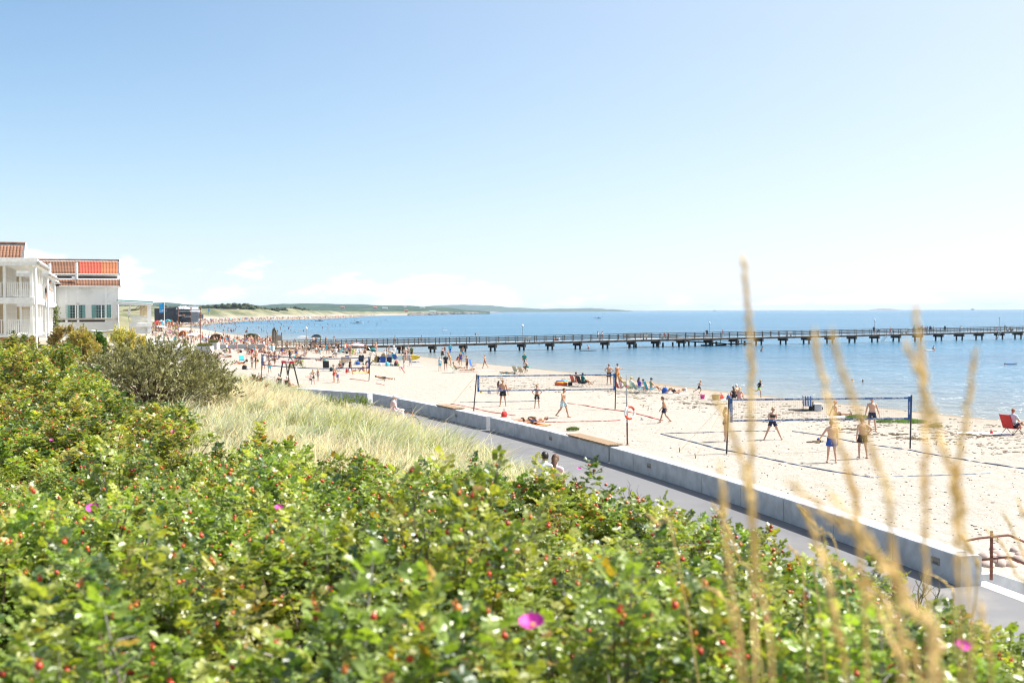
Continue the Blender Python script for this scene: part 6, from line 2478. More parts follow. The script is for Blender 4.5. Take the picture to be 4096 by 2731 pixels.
t = thing('bucket',tuple(q),'pink bucket standing alone on the sand','bucket')
B = MB()
B.lathe(q,[(.13,-.02),(.135,0),(.175,.29),(.185,.30),(.170,.30),(.13,.03)],18)
B.obj('body',FAB['pink'],t,True)
B = MB()
B.tube([q + Vector((.17 * math.cos(a_),.04,.28 - .12 * math.sin(a_))) for a_ in np.linspace(0,math.pi,9)],.006,5)
B.obj('handle',ALU,t)
q = hit(2864,1598)
t = thing('basket',tuple(q),'tan straw basket beside a red cloth near the running boys','basket')
B = MB()
B.lathe(q,[(.16,-.02),(.22,.05),(.26,.30),(.27,.36),(.25,.36),(.18,.05)],14,Matrix.Diagonal((1.2,.7,1)))
B.obj('body',mat('straw_basket',(.46,.31,.14),.85,.3,20),t)
B = MB()
B.tube([q + Vector((.16 * math.cos(a_),0,.34 + .15 * math.sin(a_))) for a_ in np.linspace(0,math.pi,9)],.014,5)
B.obj('handle',mat('straw_basket',(.46,.31,.14),.85,.3,20),t)
bag(2884,1597,'red','crumpled red cloth bag beside the straw basket',1.0)
bag(2914,1600,'blue','blue bag in front of the sitting family',1.0)
towel(2900,1600,20,'paleblue','pale blue towel in front of the straw basket',1.1,.7)
q = hit(3271,1642)
t = thing('cooler',tuple(q),'pale grey cooler box behind the nearest net','cooler')
B = MB()
B.box(q + Vector((0,0,.18)),(.46,.34,.38),None,0,.03)
B.obj('body',mat('cooler_grey',(.46,.50,.55),.5,.08,4),t)
B = MB()
B.box(q + Vector((0,0,.41)),(.50,.37,.075),None,0,.03)
B.obj('lid',mat('cooler_lid',(.60,.62,.64),.5,.06,4),t)
folding_chair(3232,1641,-20,'striped_blue','low chair draped with a blue and white striped towel beside the cooler',s=1.1,recl=20,frame=FAB['black'])
bag(3248,1641,'black','black bag between the striped chair and the cooler',1.0)
towel(3205,1638,80,'black','dark mat stretching left of the striped chair',1.6,.7)
bag(3286,1638,'black','small black bag right of the cooler',.55)
towel(3370,1667,75,'white','white towel under the person with the orange cap',1.8,.9)
q = hit(2245,1541)
t = thing('swim_ring',tuple(q),'orange inflatable swim ring left of the coral chair','swim ring')
B = MB()
vs,fs = [],[]
for i in range(20):
	a = 2 * math.pi * i / 20
	for k in range(8):
		b2 = 2 * math.pi * k / 8
		vs.append(q + Vector(((.42 + .17 * math.cos(b2)) * math.cos(a),(.42 + .17 * math.cos(b2)) * math.sin(a),.15 + .17 * math.sin(b2))))
for i in range(20):
	for k in range(8):
		fs.append((i * 8 + k,((i + 1) % 20) * 8 + k,((i + 1) % 20) * 8 + (k + 1) % 8,i * 8 + (k + 1) % 8))
B.add(vs,fs)
B.obj('ring',mat('ring_orange',(.75,.12,.03),.4,.1,5),t,True)
B = MB()
B.lathe(q,[(.50,.30),(.40,.335),(.28,.31)],20)
B.obj('yellow_top',FAB['yellow'],t)
board(q + Vector((.05,0,.37)),.3,0,1.0,.5,('blue','cyan'),'small blue body board lying on the orange swim ring',0,'body board')
q = hit(2281,1543)
B = MB()
B.box(q + Vector((0,0,.16)),(.36,.26,.36),None,0,.03)
tag(B.obj('cool_bag',FAB['black'],loc=tuple(q)),'square black cool bag between the swim ring and the coral chair','cool bag')
q = hit(2017,1668)
bag(2017,1667,'red','red bag standing on the sand behind the sea wall',.95)
towel(2705,1574,78,'white','white towel under the person lying with knees up',1.9,.9)
bag(2660,1573,'blue','round blue bag at the head of the lying person',1.25)
towel(2140,1698,70,'orange','orange towel behind the sea wall with people lying on it',1.7,.9)
towel(2090,1690,70,'white','white towel left of the orange one behind the sea wall',1.7,.9)
towel(2030,1497,80,'turquoise','turquoise towel under a woman lying near the beige chairs',1.7,.8)
towel(1950,1481,80,'palepink','pale pink towel on the sand below the running girl',1.5,.8)
towel(1875,1486,85,'salmon','salmon pink towel beside the lime chair',2.0,.8)
towel(3935,1733,70,'white','white towels spread left of the red chair at the right edge',2.6,1.2)
bag(3966,1735,'red','small red thing on the white towels at the right edge',.5)
bag(2012,1572,'grey','patterned grey bag under the middle net',1.0)
bag(1958,1573,'white','white plastic bag under the middle net, left of the men',.8)
bag(1925,1571,'yellow','small yellow toy bag under the middle net',.45)
bag(1475,1493,'orange','orange bag at the foot of the farthest net right post',.8)
q = hit(2569,1680)
B = MB()
B.ell(q + Vector((0,0,.10)),.105,16,12)
tag(B.obj('ball',mat('white_ball',(.70,.71,.72),.5,.06,8),loc=tuple(q),smooth=True),'white ball lying on the sand right of the lifebuoy','ball')
q = hit(2742,1563)
B = MB()
B.lathe(q,[(.07,0),(.09,.2),(.04,.24)],10)
tag(B.obj('bottle',FAB['white'],loc=tuple(q)),'white container standing alone on the sand near the running child','bottle')
b = MB()
SEAW = mat('dry_seaweed',(.17,.125,.08),.9,.4,25)
for i in range(520):
	px_ = RNG.uniform(1900,4096)
	py_ = np.interp(px_,[1900,2500,3000,3500,4096],[1500,1550,1625,1680,1745]) + RNG.gauss(0,1) * np.interp(px_,[1900,4096],[16,38]) + 18
	q = hit(px_,py_)
	if shore_sd(np.array([q.x]),np.array([q.y]))[0] < 1:
		continue
	for k in range(RNG.randint(2,6)):
		c_ = q + Vector((RNG.gauss(0,.28),RNG.gauss(0,.12),.01))
		b.ell(c_,(RNG.uniform(.04,.12),RNG.uniform(.02,.045),RNG.uniform(.01,.025)),6,3,Matrix.Rotation(RNG.uniform(-.5,.5),3,'Z'))
for px_,py_,n_ in ((3440,1717,26),(3548,1738,22),(3640,1755,30),(3270,1769,12),(2790,1615,8),(2850,1618,10),(3950,1745,16),(3885,1738,10)):
	q = hit(px_,py_)
	for k in range(n_):
		c_ = q + Vector((RNG.gauss(0,.55),RNG.gauss(0,.3),.02))
		b.ell(c_,(RNG.uniform(.06,.22),RNG.uniform(.03,.07),RNG.uniform(.02,.05)),6,3,Matrix.Rotation(RNG.uniform(-.7,.7),3,'Z'))
tag(b.obj('seaweed',SEAW),'dark dried seaweed scattered along the tide line',kind='stuff')
b = MB()
for i in range(900):
	px_,py_ = RNG.uniform(2350,4096),RNG.uniform(1690,2250)
	if py_ < np.interp(px_,[2350,3500,4096],[1700,1720,1760]) or py_ > np.interp(px_,[2350,3900,4096],[1800,2180,2260]):
		continue
	q = hit(px_,py_)
	if float(su(q.x,q.y)[1]) > -.6:
		continue
	r_ = RNG.uniform(.012,.035)
	b.ell(q + Vector((0,0,r_ * .3)),(r_ * RNG.uniform(1,2.5),r_,r_ * .6),5,3,Matrix.Rotation(RNG.uniform(0,3),3,'Z'))
tag(b.obj('pebbles',mat('pebble_litter',(.16,.13,.11),.9,.5,9)),'small dark pebbles and bits scattered over the dry sand',kind='stuff')
STONE = mat('pinkish_boulder',(.42,.33,.28),.9,.3,2.5,.01,rnd=.3)
n_b = 0
def boulder(q_,r_,label,grp):
	b_ = MB()
	b_.ell((0,0,0),(r_ * RNG.uniform(1,1.5),r_,r_ * RNG.uniform(.55,.8)),9,6,Matrix.Rotation(RNG.uniform(0,3),3,'Z') @ Matrix.Rotation(RNG.uniform(-.3,.3),3,'X'))
	b_.v = [(x * (1 + .12 * math.sin(9 * y + x * 4)),y * (1 + .12 * math.sin(7 * x + 3 * z_)),z_) for x,y,z_ in b_.v]
	me_ = b_.mesh('boulder',STONE,smooth=True)
	o_ = link('boulder',me_)
	o_.location = q_
	ORG[o_.name] = Vector(q_)
	tag(o_,label,'boulder',grp)
for px_,py_,r_ in ((3935,2236,.20),(3960,2228,.17),(3990,2225,.22),(4015,2240,.19),(4045,2232,.16),(3945,2262,.20),(3985,2258,.24),(4030,2262,.17),(4075,2245,.2),(4085,2225,.16),(3975,2200,.13),(4060,2205,.14)):
	q = hit(px_,py_)
	boulder(q + Vector((0,0,.02)),r_,'pinkish boulder half buried in sand behind the handrail','boulders by the handrail')
for i in range(46):
	px_ = RNG.uniform(770,1085)
	py_ = np.interp(px_,[770,880,1000,1085],[1412,1400,1396,1394]) + RNG.uniform(-9,13) + (10 if px_ < 860 else 0)
	q = hit(px_,py_)
	boulder(q,RNG.uniform(.3,.6),'pale pink boulder between the planters and the pier','boulders by the planters')
# ---------------------------------------------------------------- people
SKIN = {'fair': mat('skin_fair',(.62,.40,.30),.55,.06,14,rnd=.12),'light': mat('skin_light',(.56,.335,.235),.55,.06,14,rnd=.14),'tan': mat('skin_tan',(.45,.245,.15),.55,.07,14,rnd=.18),
		'deep': mat('skin_deep_tan',(.31,.155,.085),.55,.07,14,rnd=.18)}
HAIR = {'blond': mat('hair_blond',(.46,.32,.15),.7,.2,40),'brown': mat('hair_brown',(.12,.065,.035),.6,.25,40),'dark': mat('hair_dark',(.022,.017,.015),.5,.2,40),
		'white': mat('hair_white',(.66,.64,.60),.7,.1,40),'red': mat('hair_red',(.28,.11,.045),.6,.2,40),'grey': mat('hair_grey',(.30,.29,.28),.7,.15,40)}
EYE_M = mat('eye_dark',(.02,.015,.012),.2)
LIP_M = mat('lips',(.36,.13,.11),.5)
def rx(a):
	return Matrix.Rotation(R(a),3,'X')
def ry(a):
	return Matrix.Rotation(R(a),3,'Y')
def rz(a):
	return Matrix.Rotation(R(a),3,'Z')
STAND = dict(pel=(0,0,0),bend=0,side=0,twist=0,head=(0,0),lL=(2,4,3),lR=(-1,4,3),aL=(0,9,8),aR=(2,9,10),foot=90,ground='feet')
POSES = {
	'stand': STAND,
	'stand2': dict(STAND,lL=(6,5,12),lR=(-4,3,0),aL=(6,10,25),aR=(-4,10,10),twist=8,head=(10,15)),
	'arms_down_wide': dict(STAND,lL=(2,7,2),lR=(0,7,2),aL=(0,18,8),aR=(0,16,12),head=(8,0)),
	'hips': dict(STAND,aL=('to',(-22,46),(-.15,.02,.03)),aR=('to',(-22,46),(.15,.02,.03)),lL=(2,5,3),lR=(0,5,3)),
	'hip_right': dict(STAND,aL=(0,12,12),aR=('to',(-18,48),(.15,-.02,.04)),lL=(12,4,24),lR=(-4,6,0),side=-4,twist=6),
	'hold_ball': dict(STAND,aL=(8,34,22),aR=(0,8,6),lL=(2,5,2),lR=(0,6,2),twist=4,head=(6,-10)),
	'ready': dict(STAND,bend=10,lL=(10,24,14),lR=(8,22,12),aL=(25,12,80),aR=(25,12,80),head=(4,12)),
	'walk': dict(STAND,lL=(22,2,8),lR=(-18,2,22),aL=(-18,8,12),aR=(20,8,20),bend=3,foot=80),
	'walk2': dict(STAND,lL=(-16,2,28),lR=(20,2,4),aL=(18,8,22),aR=(-18,9,10),bend=4,foot=80,head=(12,0)),
	'run': dict(STAND,pel=(-8,0,0),bend=6,lL=(48,2,70),lR=(-34,2,20),aL=(-40,10,85),aR=(38,10,90),foot=70),
	'run2': dict(STAND,pel=(-6,0,0),bend=4,lL=(34,2,28),lR=(-40,2,62),aL=(-34,10,90),aR=(34,10,90),foot=72),
	'point': dict(STAND,aR=(35,80,5),aL=(0,8,10),head=(0,-35)),
	'phone': dict(STAND,aR=(40,8,85),aL=(30,8,75),head=(22,0)),
	'wave': dict(STAND,aR=(150,20,25),aL=(0,8,8)),
	'bend': dict(STAND,pel=(-38,0,0),bend=42,lL=(8,5,8),lR=(14,5,14),aL=(60,4,10),aR=(70,6,12),head=(-15,0)),
	'lean': dict(STAND,pel=(-10,0,0),bend=20,aL=(35,8,40),aR=(40,8,30),lL=(6,3,6),lR=(2,4,4)),
	'sit': dict(pel=(12,0,0),bend=22,side=0,twist=0,head=(0,0),lL=(118,8,98),lR=(112,8,88),aL=(48,12,40),aR=(46,14,42),foot=70,ground='seat'),
	'sit_legs': dict(pel=(16,0,0),bend=8,side=0,twist=0,head=(6,0),lL=(80,6,14),lR=(75,8,2),aL=(-30,14,5),aR=(-32,14,5),foot=85,ground='seat'),
	'sit_lean': dict(pel=(30,0,0),bend=14,side=0,twist=0,head=(14,0),lL=(108,8,84),lR=(82,6,34),aL=(-20,16,10),aR=(10,14,50),foot=80,ground='seat'),
	'sit_bench': dict(pel=(4,0,0),bend=10,side=0,twist=0,head=(6,12),lL=(88,6,86),lR=(86,8,84),aL=(24,8,50),aR=(26,8,55),foot=90,ground='feet'),
	'recline': dict(pel=(40,0,0),bend=8,side=0,twist=0,head=(22,0),lL=(74,5,40),lR=(64,6,18),aL=(22,14,40),aR=(20,14,45),foot=82,ground='none'),
	'chair': dict(pel=(18,0,0),bend=12,side=0,twist=0,head=(12,0),lL=(92,7,74),lR=(86,7,52),aL=(20,14,62),aR=(24,14,58),foot=86,ground='none'),
	'crouch': dict(pel=(-10,0,0),bend=30,side=0,twist=0,head=(-5,0),lL=(100,12,132),lR=(92,10,128),aL=(40,8,30),aR=(44,8,35),foot=80,ground='feet'),
	'lie_back': dict(pel=(84,0,0),bend=4,side=0,twist=0,head=(8,0),lL=(2,5,4),lR=(0,6,2),aL=(-2,16,10),aR=(0,20,14),foot=60,ground='all'),
	'lie_knees': dict(pel=(84,0,0),bend=6,side=0,twist=0,head=(10,0),lL=(52,5,92),lR=(46,6,84),aL=(0,20,10),aR=(10,16,30),foot=75,ground='all'),
	'lie_front': dict(pel=(-88,0,0),bend=-6,side=0,twist=0,head=(-10,30),lL=(-1,6,2),lR=(-1,7,4),aL=(130,34,90),aR=(130,34,90),foot=150,ground='all'),
	'lie_elbows': dict(pel=(-86,0,0),bend=-24,side=0,twist=0,head=(-35,0),lL=(-1,5,4),lR=(-1,6,55),aL=(80,14,80),aR=(80,14,80),foot=150,ground='all'),
	'swim': dict(pel=(-60,0,0),bend=-10,side=0,twist=0,head=(-40,0),lL=(10,6,20),lR=(-5,6,15),aL=(100,30,20),aR=(90,30,30),foot=140,ground='neck'),
	'swing': dict(pel=(24,0,0),bend=0,side=0,twist=0,head=(10,0),lL=(104,5,30),lR=(100,5,22),aL=(62,6,20),aR=(62,6,20),foot=80,ground='none'),
}
class Body:
	"""a posed figure: joints, one continuous skin, and the clothes cut from it"""
	def __init__(s,pose,sex='m',h=1.75,vox=.016,fingers=False,heavy=1.0):
		P = POSES[pose]
		s.pose,s.sex = pose,sex
		kid = sex == 'k'
		k = 1.0
		Rp = rx(P['pel'][0]) @ ry(P['pel'][1]) @ rz(P['pel'][2])
		Rc = Rp @ rx(-P['bend']) @ ry(P['side']) @ rz(P['twist'])
		f = sex == 'f'
		hipw = .088 if f else .086
		shw = (.165 if f else (.165 if kid else .192))
		th,sh,spn = .43,.42,(.50 if not kid else .48)
		pc = Vector((0,0,0))
		chest = pc + (Rp @ Vector((0,0,1))).lerp(Rc @ Vector((0,0,1)),.5).normalized() * 0
		mid = pc + Rp @ Vector((0,0,spn * .42))
		neck = mid + Rc @ Vector((0,0,spn * .58))
		Rh = Rc @ rz(P['head'][1]) @ rx(-P['head'][0])
		hs = 1.16 if kid else 1.0
		headc = neck + Rc @ Vector((0,.012,.055)) + Rh @ Vector((0,.02,.125 * (1.05 if kid else 1)))
		J = dict(pel=pc,mid=mid,neck=neck,head=headc)
		caps = []          # (bone, p0, r0, p1, r1)
		ells = []          # (bone, centre, radii, rot)
		feet = []
		for S,sx in (('L',-1),('R',1)):
			a,o,b = P['l' + S]
			hip = pc + Rp @ Vector((sx * hipw,0,-.02))
			M1 = Rp @ ry(-sx * o) @ rx(a)
			knee = hip + M1 @ Vector((0,0,-th))
			M2 = M1 @ rx(-b)
			ank = knee + M2 @ Vector((0,0,-sh))
			M3 = M2 @ rx(P['foot'] - 90 - (a - b if P['ground'] == 'feet' and abs(a - b) < 46 and P['pel'][0] == 0 else 0))
			toe = ank + M3 @ Vector((sx * .02,.16,-.055))
			heel = ank + M3 @ Vector((0,-.045,-.045))
			hv = heavy
			caps += [('thigh' + S,hip,.086 * hv if not kid else .068,knee,.054 * (1 if not kid else .86)),('shin' + S,knee,.053 if not kid else .045,ank,.036),('foot' + S,heel,.038,toe,.026)]
			ells += [('shin' + S,knee.lerp(ank,.30) + M2 @ Vector((0,-.022,0)),(.050,.054,.12),M2),('thigh' + S,hip.lerp(knee,.38) + M1 @ Vector((sx * .006,.012,0)),(.080 * hv if not kid else .06,.084 * hv if not kid else .062,.19),M1),
						('pel',hip + Rp @ Vector((0,-.055,.0)),(.086 * hv,.080,.092),Rp)]
			J['hip' + S],J['knee' + S],J['ank' + S],J['toe' + S] = hip,knee,ank,toe
			feet += [heel - Vector((0,0,.038)),toe - Vector((0,0,.026))]
			A = P['a' + S]
			shd = neck + Rc @ Vector((sx * shw,-.01,-.055))
			L1,L2 = .285,.25
			if A[0] == 'to':
				aa,oo = A[1]
				N1 = Rc @ ry(-sx * oo) @ rx(aa)
				elb = shd + N1 @ Vector((0,0,-L1))
				tgt = pc + Rp @ Vector(A[2])
				fd = (tgt - elb).normalized()
				wr = elb + fd * L2
				q = Vector((0,0,-1)).rotation_difference(fd).to_matrix()
				N2 = q
			else:
				aa,oo,bb = A
				N1 = Rc @ ry(-sx * oo) @ rx(aa)
				elb = shd + N1 @ Vector((0,0,-L1))
				N2 = N1 @ rz(sx * 20) @ rx(bb)
				wr = elb + N2 @ Vector((0,0,-L2))
			s.__dict__['N2' + S] = N2
			ar = .9 if f or kid else 1.0
			palm = wr + N2 @ Vector((0,0,-.05))
			caps += [('chest',neck + Rc @ Vector((sx * .06,-.005,-.035)),.060 * ar,shd,.056 * ar),('uarm' + S,shd,.053 * ar * (hv * .5 + .5),elb,.039 * ar),('farm' + S,elb,.040 * ar,wr,.026 * ar)]
			ells += [('farm' + S,elb.lerp(wr,.25),(.044 * ar,.042 * ar,.09),N2),('hand' + S,palm,(.020,.042,.055) if fingers else (.022,.040,.078),N2 @ rz(0))]
			if not fingers:
				ells[-1] = ('hand' + S,wr + N2 @ Vector((0,0,-.08)),(.022,.036,.085),N2)
			J['sho' + S],J['elb' + S],J['wri' + S] = shd,elb,wr
			s.__dict__['palm' + S] = palm
		secs = [(-.07,.115,.095),(.0,.166,.118),(.16,.160,.114),(.38,.136,.100),(.60,.150,.112),(.78,.168,.120),(.90,.150,.098),(1.0,.07,.066)]
		if f:
			secs = [(-.07,.115,.100),(.0,.170,.122),(.14,.166,.116),(.42,.118,.090),(.62,.134,.104),(.78,.146,.112),(.90,.130,.088),(1.0,.056,.056)]
		if kid:
			secs = [(-.07,.095,.085),(.0,.130,.100),(.16,.128,.100),(.40,.112,.092),(.62,.124,.096),(.80,.134,.096),(.92,.115,.080),(1.0,.056,.056)]
		B = MB()
		rings = []
		n = 16
		for t,a_,b_ in secs:
			c = pc + Rp @ Vector((0,0,spn * t)) if t <= .42 else mid + Rc @ Vector((0,0,spn * (t - .42)))
			if 0.25 < t < .42:
				c = pc + Rp @ Vector((0,0,spn * t))
			Rm = Rp if t < .3 else (Rp.lerp(Rc,.5) if t < .5 else Rc)
			w = (heavy - 1) * (1.2 if .1 < t < .7 else .5) + 1
			for k in range(n):
				an = 2 * math.pi * k / n
				ce,se = math.cos(an),math.sin(an)
				sq = lambda v: math.copysign(abs(v) ** .85,v)
				B.v.append(tuple(c + Rm @ Vector((a_ * w * sq(ce),b_ * w * sq(se) + (.012 if t > .5 else 0),0))))
		for i in range(len(secs) - 1):
			for k in range(n):
				j = (k + 1) % n
				B.f.append((i * n + k,i * n + j,i * n + n + j,i * n + n + k))
		B.f.append(tuple(range(n - 1,-1,-1)))
		B.f.append(tuple((len(secs) - 1) * n + k for k in range(n)))
		B.m = [0] * len(B.f)
		if f:
			for sx in (-1,1):
				ells.append(('chest',mid + Rc @ Vector((sx * .066,.088,spn * .30)),(.062,.058,.060),Rc))
		elif not kid:
			for sx in (-1,1):
				ells.append(('chest',mid + Rc @ Vector((sx * .075,.070,spn * .33)),(.080,.055,.058),Rc))
		caps.append(('neck',neck - Rc @ Vector((0,0,.03)),.056 if not (f or kid) else .045,headc - Rh @ Vector((0,.02,.04)),.050 if not (f or kid) else .043))
		ells += [('head',headc + Rh @ Vector((0,-.008,.018)),(.076 * hs,.094 * hs,.098 * hs),Rh),('head',headc + Rh @ Vector((0,.026,-.048)),(.056 * hs,.064 * hs,.066 * hs),Rh),
					('head',headc + Rh @ Vector((0,.098 * hs,-.018)),(.014,.022,.024),Rh)]
		for sx in (-1,1):
			ells.append(('head',headc + Rh @ Vector((sx * .080 * hs,-.005,-.012)),(.012,.022,.032),Rh))
		for _,p0,r0,p1,r1 in caps:
			d = p1 - p0
			L = d.length
			u = d / L
			pts,rs = [],[]
			for q in (-.96,-.7,-.35):
				pts.append(p0 + u * (r0 * q))
				rs.append(r0 * math.sqrt(1 - q * q))
			for q in (0,.33,.66,1):
				pts.append(p0 + d * q)
				rs.append(r0 + (r1 - r0) * q)
			for q in (.35,.7,.96):
				pts.append(p1 + u * (r1 * q))
				rs.append(r1 * math.sqrt(1 - q * q))
			B.tube(pts,rs,12)
		for _,c,r_,M in ells:
			B.ell(c,r_,12,8,M)
		me0 = bpy.data.meshes.new('tmp')
		me0.from_pydata(B.v,[],B.f)
		o = bpy.data.objects.new('tmp',me0)
		COL.objects.link(o)
		md = o.modifiers.new('r','REMESH')
		md.mode = 'VOXEL'
		md.voxel_size = vox
		sm = o.modifiers.new('s','SMOOTH')
		sm.factor = .5
		sm.iterations = 3 if vox < .02 else 2
		dg = bpy.context.evaluated_depsgraph_get()
		me = bpy.data.meshes.new_from_object(o.evaluated_get(dg))
		bpy.data.objects.remove(o)
		bpy.data.meshes.remove(me0)
		nv = len(me.vertices)
		V = np.zeros(nv * 3,np.float32)
		me.vertices.foreach_get('co',V)
		V = V.reshape(-1,3)
		F = np.array([tuple(p.vertices) for p in me.polygons if len(p.vertices) == 4])
		Nn = np.zeros(nv * 3,np.float32)
		me.vertices.foreach_get('normal',Nn)
		Nn = Nn.reshape(-1,3)
		bpy.data.meshes.remove(me)
		best = np.full(nv,1e9)
		bone = np.zeros(nv,int)
		tt = np.zeros(nv)
		names = []
		def consider(nm,p0,r0,p1,r1):
			nonlocal best,bone,tt
			p0,p1 = np.array(p0),np.array(p1)
			d = p1 - p0
			t = np.clip(((V - p0) @ d) / (d @ d),0,1)
			dist = np.linalg.norm(V - p0 - t[:,None] * d,axis=1) - (r0 + (r1 - r0) * t)
			if nm not in names:
				names.append(nm)
			m = dist < best
			best = np.where(m,dist,best)
			bone = np.where(m,names.index(nm),bone)
			tt = np.where(m,t,tt)
		for nm,p0,r0,p1,r1 in caps:
			if nm not in ('chest',):
				consider(nm,p0,r0,p1,r1)
		consider('low',pc - Rp @ Vector((0,0,.06)),.135,mid,.125)
		consider('high',mid,.125,neck - Rc @ Vector((0,0,.04)),.13)
		consider('head',headc + Rh @ Vector((0,0,.03)),.09,headc - Rh @ Vector((0,0,.045)),.075)
		for S in 'LR':
			consider('hand' + S,J['wri' + S],.03,J['wri' + S] + s.__dict__['N2' + S] @ Vector((0,0,-.14)),.04)
		s.names = names
		nm_ = np.array(names)[bone]
		spine = np.where(nm_ == 'low',tt * .42,np.where(nm_ == 'high',.42 + tt * .58,-1))
		hl = (V - np.array(headc)) @ np.array(Rh)
		g = P['ground']
		if g == 'feet':
			z0 = V[:,2].min()
		elif g in ('seat','all'):
			z0 = V[:,2].min() + .012
		elif g == 'neck':
			z0 = (neck.z + headc.z) / 2 - .06
		else:
			z0 = pc.z - .085
		s.off = Vector((0,0,z0))
		V = V - np.array([0,0,z0])
		s.V,s.F,s.N,s.bone,s.t,s.spine,s.hl = V,F,Nn,nm_,tt,spine,hl
		s.hs = hs
		s.headc,s.Rh,s.neck,s.Rc,s.Rp = headc - s.off,Rh,neck - s.off,Rc,Rp
		s.J = {k: v - s.off for k,v in J.items()}
		s.fing = fingers
		s.cache = {}
	def hands(s):
		"""five separate fingers for each hand, curled, rooted in the palm"""
		B = MB()
		for S,sx in (('L',-1),('R',1)):
			N2 = s.__dict__['N2' + S]
			pm = s.__dict__['palm' + S] - s.off
			for i,(yo,ln) in enumerate(((.028,.072),(.010,.082),(-.009,.076),(-.027,.060))):
				p0 = pm + N2 @ Vector((0,yo,-.03))
				a = .25 + .12 * i
				p1 = p0 + N2 @ Vector((-sx * .010,0,-ln * .45))
				p2 = p1 + N2 @ Vector((-sx * math.sin(a) * ln * .35,0,-math.cos(a) * ln * .35))
				p3 = p2 + N2 @ Vector((-sx * math.sin(a * 2) * ln * .28,0,-math.cos(a * 2) * ln * .28))
				B.tube([p0,p1,p2,p3],[.0095,.009,.0082,.006],6)
			p0 = pm + N2 @ Vector((-sx * .004,.030,.012))
			B.tube([p0,p0 + N2 @ Vector((-sx * .012,.026,-.028)),p0 + N2 @ Vector((-sx * .016,.034,-.056))],[.012,.0105,.007],6)
		return B
	def mesh(s):
		if 'body' in s.cache:
			return s.cache['body']
		V,F = s.V,s.F
		if s.fing:
			B = s.hands()
			quads = [f for f in B.f if len(f) == 4]
			k = len(V)
			V = np.vstack([V,np.array([tuple(v) for v in B.v])])
			F = np.vstack([F,np.array(quads) + k])
		me = np_mesh('person',V,F,SKIN['light'],None,True)
		s.cache['body'] = me
		return me
	def region(s,kind):
		b,t,sp = s.bone,s.t,s.spine
		th = np.char.startswith(b.astype(str),'thigh')
		sn = np.char.startswith(b.astype(str),'shin')
		ua = np.char.startswith(b.astype(str),'uarm')
		fa = np.char.startswith(b.astype(str),'farm')
		low,high = b == 'low',b == 'high'
		tor = low | high
		if kind == 'trunks':
			return (tor & (sp < .19)) | (th & (t < .56))
		if kind == 'shorts':
			return (tor & (sp < .20)) | (th & (t < .40))
		if kind == 'briefs':
			return (tor & (sp < .15)) | (th & (t < .09))
		if kind == 'bikini_top':
			return high & (sp > .62) & (sp < .80)
		if kind == 'sports_top':
			return (high & (sp > .58) & (sp < .93))
		if kind == 'swimsuit':
			return (tor & (sp < .88)) | (th & (t < .06))
		if kind == 'tee':
			return (tor & (sp > .10)) | (ua & (t < .55)) | ((b == 'neck') & (t < .1))
		if kind == 'vest':
			return (tor & (sp > .10) & (sp < .95))
		if kind == 'shirt':
			return (tor & (sp > .06)) | ua | (fa & (t < .85))
		if kind == 'dress':
			return (tor & (sp < .95)) | (th & (t < .75))
		if kind == 'trousers':
			return (tor & (sp < .19)) | th | (sn & (t < .9))
		if kind == 'tights':
			return (tor & (sp < .2)) | th | (sn & (t < .85))
		if kind == 'suit_long':
			return tor | th | ua | (sn & (t < .9)) | (fa & (t < .9))
		raise KeyError(kind)
	def shell(s,name,mask,thick):
		fm = mask[s.F].sum(1) >= 3
		F = s.F[fm]
		if len(F) == 0:
			return None
		used = np.unique(F)
		mp = np.full(len(s.V),-1)
		mp[used] = np.arange(len(used))
		off = thick[used][:,None] if isinstance(thick,np.ndarray) else thick
		Vo = s.V[used] + s.N[used] * off
		Vi = s.V[used] - s.N[used] * .004
		n = len(used)
		Fo = mp[F]
		e = np.vstack([Fo[:,[0,1]],Fo[:,[1,2]],Fo[:,[2,3]],Fo[:,[3,0]]])
		es = np.sort(e,1)
		key = es[:,0].astype(np.int64) * n + es[:,1]
		uq,idx,cnt = np.unique(key,return_index=True,return_counts=True)
		be = e[idx[cnt == 1]]
		rim = np.stack([be[:,1],be[:,0],be[:,0] + n,be[:,1] + n],1)
		return np_mesh(name,np.vstack([Vo,Vi]),np.vstack([Fo,rim]),FAB['white'],None,True)
	def cloth(s,kind):
		if kind in s.cache:
			return s.cache[kind]
		m = s.region(kind)
		th = np.char.startswith(s.bone.astype(str),'thigh')
		base = {'trunks': .014,'shorts': .013,'briefs': .006,'bikini_top': .007,'sports_top': .007,'swimsuit': .006,'tee': .016,'vest': .014,'shirt': .018,'dress': .018,'trousers': .016,'tights': .006,'suit_long': .008}[kind]
		tk = np.full(len(s.V),base)
		if kind in ('trunks','shorts','dress'):
			tk = tk + np.where(th,s.t * .045,0)
		me = s.shell({'briefs': 'swim_briefs','trunks': 'swim_trunks','tee': 't_shirt','suit_long': 'wetsuit'}.get(kind,kind),m,tk)
		s.cache[kind] = me
		return me
